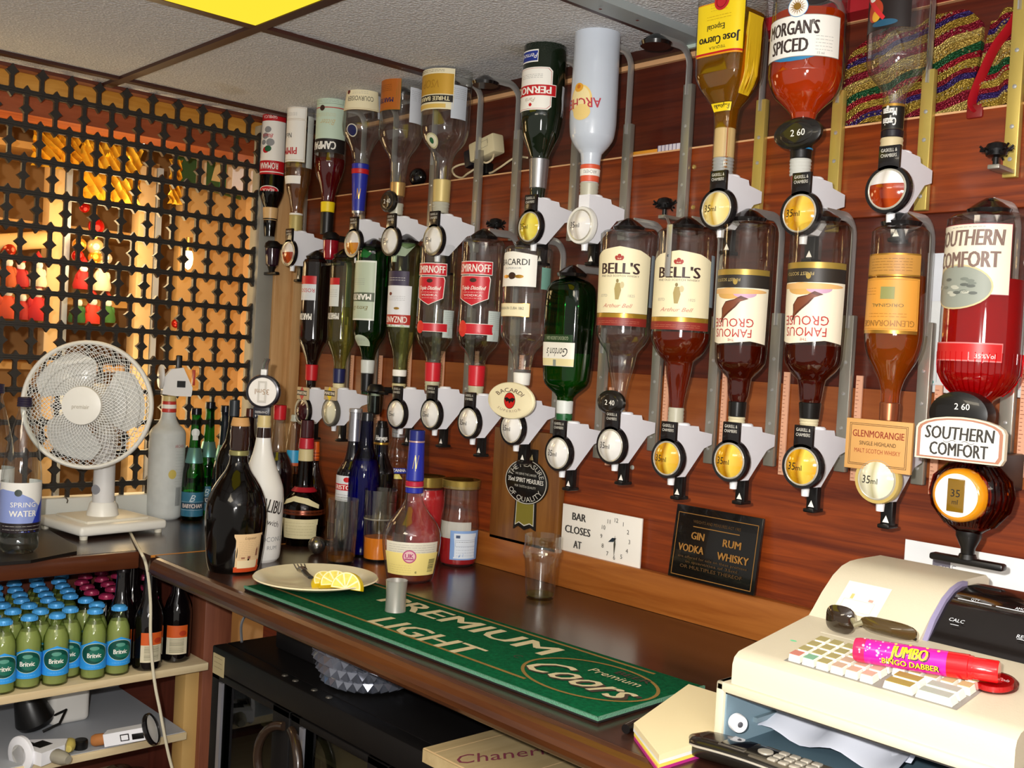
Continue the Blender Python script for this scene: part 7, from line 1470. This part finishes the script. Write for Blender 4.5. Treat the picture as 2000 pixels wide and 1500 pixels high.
xs = onY(1797, 1255, RY+.168)[0]-(RX+hx)
q = MB(); bx0 = -hx+.018; q.prism(prof, 'x', bx0, xs, KR, True); q.prism(kp, 'x', xs, hx-.006, KR, True); q.build('housing', t, sharp=30)
q = MB(); dp = [(.176, .141), (.194, .160), (.216, .180), (.236, .191), (.256, .196), (.30, .196), (.30, .141)]
q.prism(dp, 'x', xs+.006, hx-.008, P('#14100e', .12, coat=.7), True); q.build('display_hood', t, sharp=30)
q = MB(); q.prism([(.172, .139), (.190, .164), (.215, .185), (.236, .1955), (.256, .2005), (.27, .2010), (.27, .19), (.236, .184), (.2, .16), (.18, .139)], 'x', xs-.001, xs+.006, P('#8f88a8', .4), True); q.build('hood_edge', t)
def hoodpt(px, py):
    a = onY(px, py, RY+.2); return a
q = MB(); l = Lab(); LW = P('#c8ccd0', .5); sl = math.atan2(.191-.141, .236-.176); o3 = Vector((xs+.006, .176, .141)); uz = Vector((0, math.cos(sl), math.sin(sl))); 
l.rect(.030, .066, .040, .0012, LW); l.rect(.083, .066, .056, .0012, LW); l.text('QTY', .030, .069, .0035, LW); l.text('AMOUNT', .087, .069, .0035, LW, bold=.03); l.text('CALC', .022, .033, .005, LW, bold=.03); l.rect(.022, .026, .010, .0008, LW); l.text('REG', .098, .030, .005, LW, bold=.03); l.rect(.098, .026, .010, .0008, LW)
l.plane(q, o3, (1, 0, 0), uz, Vector((0, -uz.z, uz.y))); q.xf(Matrix.Translation((0, -.003, .004))); q.build('display_lettering', t)
ra_ = onY(1745, 1100, RY+.34)[0]-(RX+hx); rb_ = onY(1932, 1150, RY+.34); q = MB(); q.box(ra_, rb_[0]-(RX+hx), .338, .352, .15, rb_[2]-CT+.004, KRD, .004); q.build('rear_display', t)
# paper window of the printer
p = onY(1700, 1165, RY+.212)-np.array([RX+hx, RY, CT]); q = MB(); sl2 = math.atan2(.186-.148, .215-.172); u2 = Vector((0, math.cos(sl2), math.sin(sl2))); n2 = Vector((0, -u2.z, u2.y)); l = Lab(); l.rect(0, 0, .058, .05, P('#efe9d8', .35)); l.rect(-.002, -.012, .04, .016, P('#e4e8e4', .25)); l.frame(-.002, -.012, .042, .018, .0006, P('#cfc8b4', .4)); l.rect(-.014, .002, .004, .008, P('#e8c078', .5)); l.rect(.012, .0, .006, .004, P('#d8a090', .5))
l.plane(q, (p[0], .192, .1675), (1, 0, 0), u2, n2); q.build('printer_window', t)
# keys on the sloping deck
dsl = math.atan2(.140-.118, .163-.030); du = Vector((0, math.cos(dsl), math.sin(dsl))); dn = Vector((0, -du.z, du.y)); d0 = Vector((0, .030, .118))
def deck(px, py, lift=.0):
    n = np.array([0, dn.y, dn.z]); o = np.array([RX+hx, RY+d0.y, CT+d0.z])+n*lift; d = ray(px, py); s_ = ((o-CP)@n)/(d@n); pt = CP+d*s_-o; return pt[0], float(pt@np.array([0, du.y, du.z]))
u0, v0 = deck(1557, 1280, .006); 
def keyobj(u, v, w_, d_, col):
    k = MB(); bm = bmesh.new(); bmesh.ops.create_cube(bm, size=1)
    for v_ in bm.verts:
        s_ = .84 if v_.co.z > 0 else 1.0; v_.co = Vector((v_.co.x*w_*s_, v_.co.y*d_*s_, v_.co.z*.009+.0045))
    bmesh.ops.bevel(bm, geom=bm.edges[:], offset=.0008, segments=1, affect='EDGES'); k.frombm(bm, P('#ece6d6', .4))
    k.box(-w_*.40, w_*.40, -d_*.40, d_*.40, .0086, .0093, col); M4 = Matrix.Translation(d0+du*v) @ Matrix(((1, 0, 0, u), (0, du.y, dn.y, 0), (0, du.z, dn.z, 0), (0, 0, 0, 1))); k.xf(M4); return k.build('key', t)
KC = [P(h, .5) for h in ('#c8a890', '#a89c68', '#b8ac7c', '#8fa890', '#9aa89a')]; pit = .0178
frontc = [P('#c88070', .5), P('#80b090', .5)]
for r_ in range(4):
    for c_ in range(6 if r_ < 2 else 11): keyobj(u0+c_*pit, v0+r_*pit, .0155, .0155, frontc[c_] if r_ == 0 and c_ < 2 else (KC[0] if (r_ < 2 and c_ in (3, 4, 5)) else KC[1 if c_ < 3 else 2]))
for r_ in range(2):
    keyobj(u0+7.0*pit, v0+r_*pit, .034, .0155, P('#a08c48', .5)); keyobj(u0+9.2*pit, v0+r_*pit, .040, .0155, P('#a8b0a4', .5))
q = MB(); l = Lab(); l.rect(u0+5.0*pit, v0+1.5*pit, 11.3*pit, 4.15*pit, P('#8f8c84', .6)); l.plane(q, d0, (1, 0, 0), du, dn); q.build('keypad_shade', t)  # grey sheet painting the shade in the gaps between the keys
q = MB(); l = Lab(); l.lines(u0+.02, v0+4*pit-.003, .04, 1, .003, P('#8a8474', .5), .0012); l.ell(u0-.035, v0+2.6*pit, .0045, .0022, P('#7ad8a0', .5), 12); l.rect(u0+.01, v0+5.0*pit, .07, .002, P('#f4ecd8', .3)); l.plane(q, d0, (1, 0, 0), du, dn); q.build('deck_marks', t)
# crumpled papers inside
a = onZ(1500, 1445, CT+.012); b_ = onZ(1745, 1480, CT+.012); t = thing('crumpled_receipts', 'folded white paper sheets pushed inside the empty register drawer', 'paper', (-.635, RY+.07, CT+.003)); q = MB(); n, m_ = 14, 8
for s_, (dy, dz) in enumerate(((0, .020), (.035, .034))):
    vs = [((-.10+.185*i/n), dy+.075*j/m_*(1+.25*math.sin(i*.7)), .004+dz*(j/m_)+.012*math.sin(i*.95+s_)*(.4+j/m_*.6)+.008) for j in range(m_+1) for i in range(n+1)]; fs = [(j*(n+1)+i, j*(n+1)+i+1, (j+1)*(n+1)+i+1, (j+1)*(n+1)+i) for j in range(m_) for i in range(n)]
    q = MB(); q.add(vs, fs, P('#e6eaf6', .6), True); q.add([(x, y, z-.001) for x, y, z in vs], [f[::-1] for f in fs], P('#e6eaf6', .6), True); q.build('sheet', t)
# things lying on the register
L0 = onZ(1672, 1268, CAMZ-.3015); L1 = onZ(1952, 1313, CAMZ-.2965); dv = Vector(L1-L0); ln = dv.length
t = thing('bingo_dabber', 'pink and red bingo marker pen lying across the register keys', 'marker pen', tuple(L0)); MR = Vector((0, 0, 1)).rotation_difference(dv.normalized()).to_matrix().to_4x4(); r_ = .0135
q = MB(); q.lathe([(.009, 0), (.0125, .002), (r_, .006), (r_, ln*.66)], P('#e01e9c', .25, coat=.4), 32); q.lathe([(r_*.92, -.0005), (r_*1.005, .004), (r_*1.005, .012)], P('#d8285a', .25, coat=.4), 32)
l = Lab(); LY2 = P('#f0e020', .4); l.text('JUMBO', ln*.405, .0022, .0135, P('#3a1030', .5), w=ln*.27, shear=.2, bold=.08); l.text('JUMBO', ln*.40, .003, .0125, LY2, w=ln*.262, shear=.2, bold=.05); l.text('BINGO DABBER', ln*.42, -.0095, .0065, P('#3a1030', .5), w=ln*.405, bold=.06); l.text('BINGO DABBER', ln*.415, -.009, .006, LY2, w=ln*.40, bold=.03)
SPK = P('#f8d8f8', .4)
for i in range(26):
    x, y = ln*rnd.uniform(.04, .26), rnd.uniform(-.012, .014); s_ = rnd.uniform(.0006, .0022)
    for a_ in (0, .785, 1.57, 2.356): l.poly([(x-s_*math.cos(a_), y-s_*math.sin(a_)), (x+s_*.15*math.sin(a_), y-s_*.15*math.cos(a_)), (x+s_*math.cos(a_), y+s_*math.sin(a_)), (x-s_*.15*math.sin(a_), y+s_*.15*math.cos(a_))], SPK); l.n -= 1
l.n += 1
for x, y in ((.30, .011), (.40, .0125), (.52, .012), (.60, .010)): l.ell(ln*x, y, .0016, .0016, P('#f0c060', .4), 10); l.n -= 1
MI = MR.inverted(); vd = (MI.to_3x3() @ Vector(CP-L0)); va = math.atan2(vd.y, vd.x); sg = 1 if (MI.to_3x3() @ Vector((0, 0, 1))).cross(Vector((0, 0, 1))).dot(Vector((math.cos(va), math.sin(va), 0))) > 0 else -1
upv = MI.to_3x3() @ Vector((0, 0, 1)); tang = Vector((-math.sin(va), math.cos(va), 0)); sg = 1 if tang.dot(upv) > 0 else -1
l.it = [([(v, u) for u, v in vs], fs, m_, k) for vs, fs, m_, k in l.it]
l.emit(q, lambda v, u, f_: ((r_+f_)*math.cos(va+sg*(v+.002)/r_), (r_+f_)*math.sin(va+sg*(v+.002)/r_), u), .002); q.xf(MR); q.build('barrel', t, sharp=60)
q = MB(); q.lathe([(r_, ln*.66), (r_, ln*.665), (r_, ln*.80), (r_*.93, ln*.805), (r_*.93, ln*.83)], P('#e0141c', .2, coat=.5), 30); q.xf(MR); q.build('collar', t)
q = MB(); q.lathe([(r_*.86, ln*.825), (r_*.86, ln*.99), (r_*.78, ln), (.0005, ln)], P('#e8181c', .18, coat=.6), 30, cap1=False); q.xf(MR); q.build('cap', t)
# sunglasses
sx, sv = deck(1640, 1240, .0); so = d0+du*(5.3*pit+v0); t = thing('sunglasses', 'dark-lensed sunglasses resting upside down on the register against the printer', 'sunglasses', (RX+hx, RY, CT)); LG1 = P('#2c2014', .06, 0, .6, coat=.7); LG2 = P('#4a3a1e', .06, 0, .6, coat=.7)
def lens(px0, py0, px1, py1, y, m_, nm):
    a = onY(px0, py0, RY+y)-np.array([RX+hx, RY, CT]); b_ = onY(px1, py1, RY+y)-np.array([RX+hx, RY, CT]); cx, cz, rw, rh = (a[0]+b_[0])/2, (a[2]+b_[2])/2, abs(b_[0]-a[0])/2, abs(a[2]-b_[2])/2; q = MB(); n = 30; vs = []; fs = []
    for s_ in (0, 1):
        for i in range(7):
            for k in range(n):
                a_ = 2*math.pi*k/n; e_ = secr(a_, (1, 3.2)); x = rw*i/6*e_*math.sin(a_); z = rh*i/6*e_*math.cos(a_); vs.append((cx+x, y-.008*(1-(i/6)**2)+.0025*s_, cz+z))
    for s_ in (0, 1):
        for i in range(6):
            for k in range(n): k2 = (k+1) % n; o_ = s_*7*n; f = (o_+i*n+k, o_+(i+1)*n+k, o_+(i+1)*n+k2, o_+i*n+k2); fs.append(f if s_ else f[::-1])
    for k in range(n): k2 = (k+1) % n; fs.append((6*n+k, 6*n+k2, 13*n+k2, 13*n+k))
    q.add(vs, fs, m_, True); q.build(nm, t); return (cx, y, cz, rw, rh)
y1_ = .03+deck(1640, 1244)[1]*du.y-.002; y2_ = .03+deck(1735, 1270)[1]*du.y-.002
A1 = lens(1615, 1177, 1666, 1243, y1_, LG1, 'lens'); A2 = lens(1681, 1199, 1788, 1256, y2_, LG2, 'lens')
q = MB(); q.tube([(A1[0]+A1[3]*.9, y1_, A1[2]+A1[4]*.2), ((A1[0]+A2[0])/2-.008, (y1_+y2_)/2-.004, A1[2]-A1[4]*.05), (A2[0]-A2[3]*.9, y2_, A2[2])], .0034, P('#b0a888', .25, .6), 8); q.build('bridge', t)
q = MB(); q.tube([(A1[0]-A1[3]*.9, y1_+.003, A1[2]-A1[4]*.5), (A1[0], y1_+.022, A1[2]-A1[4]*.55), (A2[0], y2_+.028, A2[2]-A2[4]*.5)], .0022, P('#1a1410', .3), 6); q.build('temple', t)
q = MB(); q.tube([(A2[0]+A2[3]*.95, y2_+.003, A2[2]-A2[4]*.6), (A2[0], y2_+.016, A2[2]-A2[4]*.65), (A1[0]+.02, y1_+.018, A2[2]-A2[4]*.45)], .0022, P('#1a1410', .3), 6); q.build('temple', t)
# red disc
u_, v_ = deck(1941, 1336, .003); pd = d0+du*v_+dn*.001+Vector((u_, 0, 0)); t = thing('red_coin_disc', 'clear-rimmed red disc with white script beside the marker pen on the register', 'disc', (RX+hx+pd.x, RY+pd.y, CT+pd.z)); MD = Matrix.Rotation(dsl, 4, 'X')
q = MB(); q.lathe([(.021, 0), (.0235, .001), (.024, .005), (.0215, .0075)], GLASS('#e8c8c8', '#8a5a5a'), 36); q.xf(MD); q.build('clear_rim', t); q = MB(); q.lathe([(.0195, .001), (.0195, .0072), (.0005, .0078)], P('#c8141c', .2, coat=.5), 36, cap1=False); l = Lab(); l.text('Coca-Cola', 0, .003, .006, P('#e8d0d0', .4), w=.03, shear=.3); l.lines(0, -.004, .02, 1, .003, P('#8a2a30', .4), .001); l.plane(q, (0, 0, .0078), (1, 0, 0), (0, 1, 0), (0, 0, 1)); q.xf(MD); q.build('red_face', t)
# ------------------------------------------------------------------ notebook stack, pen, telephone
nz = CT; t0 = onZ(1238, 1412, nz+.018); t1 = onZ(1345, 1336, nz+.018); rxm = RX-.004
def sheet(name, lab, z0, z1, col, sh, cat):
    t = thing(name, lab, cat, (-.82, -.42, z0), 0, 'pads and papers beside the register'); q = MB(); o = (-.82, -.42); c_ = [(t0[0]+sh[0], t0[1]+sh[1]), (t1[0]+sh[0], t1[1]+sh[1]), (rxm, min(t1[1]+.006, RY+.2)), (rxm, RY+.016), (RX+.015, RY-.006), (RX+.012, t0[1]-.055+sh[1])]
    q.prism([(x-o[0], y-o[1]) for x, y in c_], 'z', 0, z1-z0, col); q.build('pages', t)
sheet('magenta_folder', 'magenta card folder at the bottom of the paper stack beside the register', CT, CT+.0035, P('#b0287a', .5), (.004, -.003), 'folder'); sheet('yellow_pad', 'yellow paper pad above the magenta folder beside the register', CT+.0036, CT+.0075, P('#e8cf5a', .6), (.002, -.001), 'notepad'); sheet('white_papers', 'loose white papers between the yellow pad and the cream notebook', CT+.0076, CT+.0115, P('#dfe0dc', .6), (-.001, .001), 'papers'); sheet('cream_notebook', 'cream-covered notebook on top of the stack beside the register', CT+.0116, CT+.018, P('#eddcae', .55), (0, 0), 'notebook')
a = onZ(1222, 1424, CT+.006); b_ = onZ(1262, 1404, CT+.006); t = thing('black_pen', 'black pen end poking out beside the cream notebook', 'pen', tuple(a)); dv = Vector(b_-a); q = MB(); q.tube([(0, 0, 0), tuple(dv*.35), tuple(dv)], [.0058, .0062, .004], P('#100e0e', .2, coat=.4), 12); q.build('barrel', t)
pl = onZ(1362, 1462, CT+.012); t = thing('cordless_phone', 'black and silver cordless phone lying before the register drawer opening', 'telephone', (-.735, RY-.033, CT), math.radians(4)); PHB = P('#17130f', .25, coat=.3); PHS = P('#c9c2b4', .3, .5)
def slab(x0, x1, w0, w1, z0, z1, m_, nx=14, bulge=.004, rnd_=.35):
    vs = []; fs = []; n = 20
    for i in range(nx+1):
        f = i/nx; x = x0+(x1-x0)*f; e_ = (1-(1-min(1, f/.12))**2)**.5 if f < .12 else 1; e_ = max(e_, .25); w_ = (w0+(w1-w0)*f)*e_
        for k in range(n):
            a_ = 2*math.pi*k/n; r_ = secr(a_, (1, 4)); vs.append((x, w_/2*r_*math.sin(a_), (z0+z1)/2+(z1-z0)/2*r_*math.cos(a_)*(.6+.4*e_)+bulge*math.sin(f*3.1)))
    for i in range(nx):
        for k in range(n): k2 = (k+1) % n; fs.append((i*n+k, (i+1)*n+k, (i+1)*n+k2, i*n+k2))
    fs.append(tuple(range(n))); fs.append(tuple(nx*n+k for k in range(n))[::-1]); q = MB(); q.add(vs, fs, m_, True); return q
slab(-.012, .155, .052, .046, .001, .024, PHB).build('handset', t, sharp=60); slab(-.011, .155, .0545, .048, .0145, .0185, PHS).build('silver_band', t, sharp=60)
zt = .0285; q = MB(); q.box(.036, .066, -.016, .016, zt-.003, zt, P('#0a0a10', .1, coat=.6), .001); q.box(.034, .068, -.018, .018, zt-.0035, zt-.0008, P('#5e5850', .3, .4), .001); q.build('screen', t); q = MB(); q.lathe([(.012, zt-.006), (.011, zt-.0032)], P('#2e2720', .4), 20, c=(.012, 0)); q.build('earpiece', t)
q = MB(); q.box(.074, .155, -.021, .021, zt-.0055, zt-.0015, P('#6e6658', .3, .5), .001); q.build('key_panel', t); q = MB(); q.lathe([(.009, zt-.003), (.0085, zt+.0005), (.006, zt+.001)], PHS, 20, c=(.084, 0)); q.build('navigation_key', t)
for r_ in range(4):
    for c_ in range(3): q = MB(); x = .100+r_*.013; y = (c_-1)*.0125; q.box(x-.0048, x+.0048, y-.0048, y+.0048, zt-.003, zt+.0006, PHS, .001); q.build('key', t)
# ================================================================== fridge under the worktop, bowl and boxes on it
FX, FY, FZ = -1.835, -.55, .8215; FWD = .92; BK = P('#0c0a0a', .5, 0, .3)
t = thing('bottle_fridge', 'black glass-door bottle fridge standing under the long worktop', 'fridge', (FX, FY, 0))
q = MB(); q.box(0, FWD, .03, .46, FZ-.012, FZ, BK, .002); q.box(0, .02, .03, .46, 0, FZ-.012, BK); q.box(FWD-.02, FWD, .03, .46, 0, FZ-.012, BK); q.box(0, FWD, .45, .46, 0, FZ-.012, P('#565450', .6)); q.box(0, FWD, .03, .46, 0, .06, BK); q.box(0, FWD, 0, .03, FZ-.045, FZ, BK, .003); q.build('cabinet', t)
q = MB(); q.box(.02, FWD-.02, .10, .44, .655, .662, P('#8a7550', .5)); q.build('shelf', t); q = MB(); q.box(.02, FWD-.02, .10, .44, .40, .407, P('#6a5c44', .5)); q.build('shelf', t)
DOORS = []
for k, (a, b_) in enumerate(((.004, .285), (.29, .57), (.575, .916))):
    q = MB(); q.box(a, a+.03, 0, .03, .06, FZ-.047, BK, .002); q.box(b_-.055, b_, 0, .03, .06, FZ-.047, BK, .002); q.box(a, b_, 0, .03, .06, .10, BK, .002); q.box(a, b_, 0, .03, FZ-.06, FZ-.047, BK, .002); dr = q.build('door', t); DOORS.append(dr)
    q = MB(); q.box(a+.03, b_-.055, .012, .016, .10, FZ-.06, GLASS('#cfd6d4', '#7a827e', power=1.6)); q.build('glass_pane', dr)
    q = MB(); q.box(a+.03, a+.042, -.001, .004, .10, FZ-.062, P('#a8a8b0', .3, .7)); q.build('silver_trim', dr)
cxh = .2875
for sg in (-1, 1):
    q = MB(); pts = [(cxh+sg*(.012+.055*math.sin(math.pi*i/14)), -.004-.016*math.sin(math.pi*i/14), FZ-.135+.062*math.cos(math.pi*i/14)) for i in range(15)]; q.tube(pts, .008, P('#2a1d14', .25, coat=.4), 10); q.build('handle', DOORS[0 if sg < 0 else 1])
for x in (.235, .27, .33, .375): q = MB(); q.lathe([(.006, FZ), (.005, FZ+.0015), (.0005, FZ+.002)], P('#6a665e', .3, .7), 14, c=(x, .018), cap1=False); q.build('hinge_screw', t)
q = MB(); q.box(.008, .05, -.0015, .0, FZ-.05, FZ-.012, P('#a89a74', .5)); l = Lab(); l.lines(.029, FZ-.018, .03, 3, .009, P('#6a5e44', .5), .001); l.plane(q, (0, -.0015, 0), (1, 0, 0), (0, 0, 1), (0, -1, 0)); q.build('sticker', t)
q = MB(); q.tube(spline([(FX+.02, FY+.05, FZ+.003), (FX-.003, FY+.06, FZ+.03), (FX+.002, FY+.07, FZ+.055), (FX+.03, FY+.08, FZ+.085)]), .0028, P('#8a8a8c', .3, .6), 6); o = q.build('power_cable'); tag(o, 'thin grey cable rising from the fridge top\'s left corner', 'cable')
for i, (x, y, z, lb) in enumerate(((.09, .16, .407, 'green glass bottle inside the fridge, leftmost'), (.16, .15, .407, 'green glass bottle inside the fridge, second from the left'), (.215, .17, .407, 'bright green bottle inside the fridge beside the round handle'))):
    tb = thing('chilled_bottle', lb, 'bottle', (FX+x, FY+y, z), 0, 'bottles inside the fridge'); q = MB(); q.lathe([(.027, 0), (.029, .004), (.029, .12), (.024, .15), (.013, .185), (.0125, .225)], GLASS('#3a8a2c', '#0c2a0c', power=1.5), 26); q.build('glass', tb); q = MB(); q.lathe([(.026, .003), (.027, .12), (.022, .145)], LIQ('#4a8a24', .3, .3), 22); q.build('drink', tb); q = MB(); q.lathe([(.0145, .222), (.0145, .23), (.011, .232)], SILV, 20); q.build('cap', tb)
for i, (x, y) in enumerate(((.19, .2), (.10, .22))):
    tb = thing('drink_can', ('silver can on the fridge\'s upper shelf, nearer the handle', 'dull grey can on the fridge\'s upper shelf, nearer the left side')[i], 'can', (FX+x, FY+y, .662), 0, 'cans on the fridge shelf'); q = MB(); q.lathe([(.022, 0), (.027, .006), (.027, .085), (.023, .095), (.024, .098)], (SILV, P('#8a8a84', .4, .5))[i], 26); q.build('can', tb)
bc = np.array([-1.487, -.435, FZ]); R1 = .1; t = thing('cut_glass_bowl', 'cut glass bowl with a diamond pattern standing on the fridge top', 'bowl', bc); CG = P('#8f94a2', .08, .75, .9, coat=.6); q = MB(); vs = []; fs = []; n, m_ = 30, 4
def bw(v): return R1*(.70+.30*v**.7), .004+.078*v
for j in range(m_):
    for k in range(n):
        f0, f1 = (k+.5*(j % 2))/n*2*math.pi, (k+1+.5*(j % 2))/n*2*math.pi; am = (f0+f1)/2; (r0, z0), (r1, z1) = bw(j/m_), bw((j+1)/m_); rm, zm = bw((j+.4)/m_); o_ = len(vs)
        vs += [(r0*math.sin(f0), -r0*math.cos(f0), z0), (r0*math.sin(f1), -r0*math.cos(f1), z0), (r1*math.sin(f1), -r1*math.cos(f1), z1), (r1*math.sin(f0), -r1*math.cos(f0), z1), ((rm+.0085)*math.sin(am), -(rm+.0085)*math.cos(am), zm)]
        fs += [(o_, o_+1, o_+4), (o_+1, o_+2, o_+4), (o_+2, o_+3, o_+4), (o_+3, o_, o_+4)]
q.add(vs, fs, CG, False); o_ = len(q.v); q.lathe([(R1*.55, 0), (R1*.70, .004)], CG, n, cap1=False); q.lathe([(R1*.9, .08), (R1*.68, .014), (.0005, .012)], CG, n, cap0=False, cap1=False); q.build('bowl', t)
t = thing('black_box', 'matt black box on the fridge top, left of the cut glass bowl', 'box', (-1.70, -.40, FZ+.0005)); q = MB(); q.box(-.06, .075, -.06, .10, 0, .07, P('#0d0b0c', .5), .004); q.build('box', t)
t = thing('black_bag', 'round dark bag on the fridge top behind the black box', 'bag', (-1.76, -.20, FZ)); q = MB(); q.ball((0, 0, .04), .045, P('#17110e', .6, bump=.4, bscale=60), 18, (1, 1, .88)); q.build('bag', t)
a = onZ(818, 1463, FZ+.018); t = thing('wooden_box', 'flat tan wooden box stamped with dark red script, on the fridge below the worktop edge', 'box', (a[0], a[1]+.004, FZ+.0005)); WB = WOOD('#a08a60', '#b09a70', 1, 3, .6, .05); q = MB(); q.prism([(.004, 0), (.26, 0), (.26, .2), (0, .2), (0, .004)], 'z', 0, .0175, WB); l = Lab(); WBL = P('#d8b888', .6); l.rect(.024, .1, .002, .196, WBL); l.rect(.15, .1, .002, .196, WBL); l.rect(.13, .003, .255, .004, WBL); l.text('Chaneris', .085, .085, .03, P('#7a3444', .6), w=.15, rot=1.25, shear=.4)
l.plane(q, (0, 0, .0175), (1, 0, 0), (0, 1, 0), (0, 0, 1)); q.build('lid', t)
mb = MB(); mb.box(-2.08, -1.84, -.02, -.0, 0, CT-.041, WOOD('#7a4420', '#96602c', 0, 3, .5, .1)); struct('wall_under_worktop', mb)

for px, py, lb in ((1356, 326, 'brass screw head in the upper board, higher of two beside the empty bracket'), (1354, 405, 'brass screw head in the upper board, lower of two beside the empty bracket'), (1235, 913, 'pale screw cover on the lower wall panel under the green gin bottle\'s measure')):
    y_ = .0 if py < 600 else .008; q = MB(); q.disc([(.0005, -.0025), (.0035, -.002), (.0045, 0)], P('#b89a5c', .35, .6) if py < 600 else P('#b0b4ae', .4), 16); o = q.build('brass_screw' if py < 600 else 'wall_plug', None, tuple(onY(px, py, y_))); tag(o, lb, 'screw')
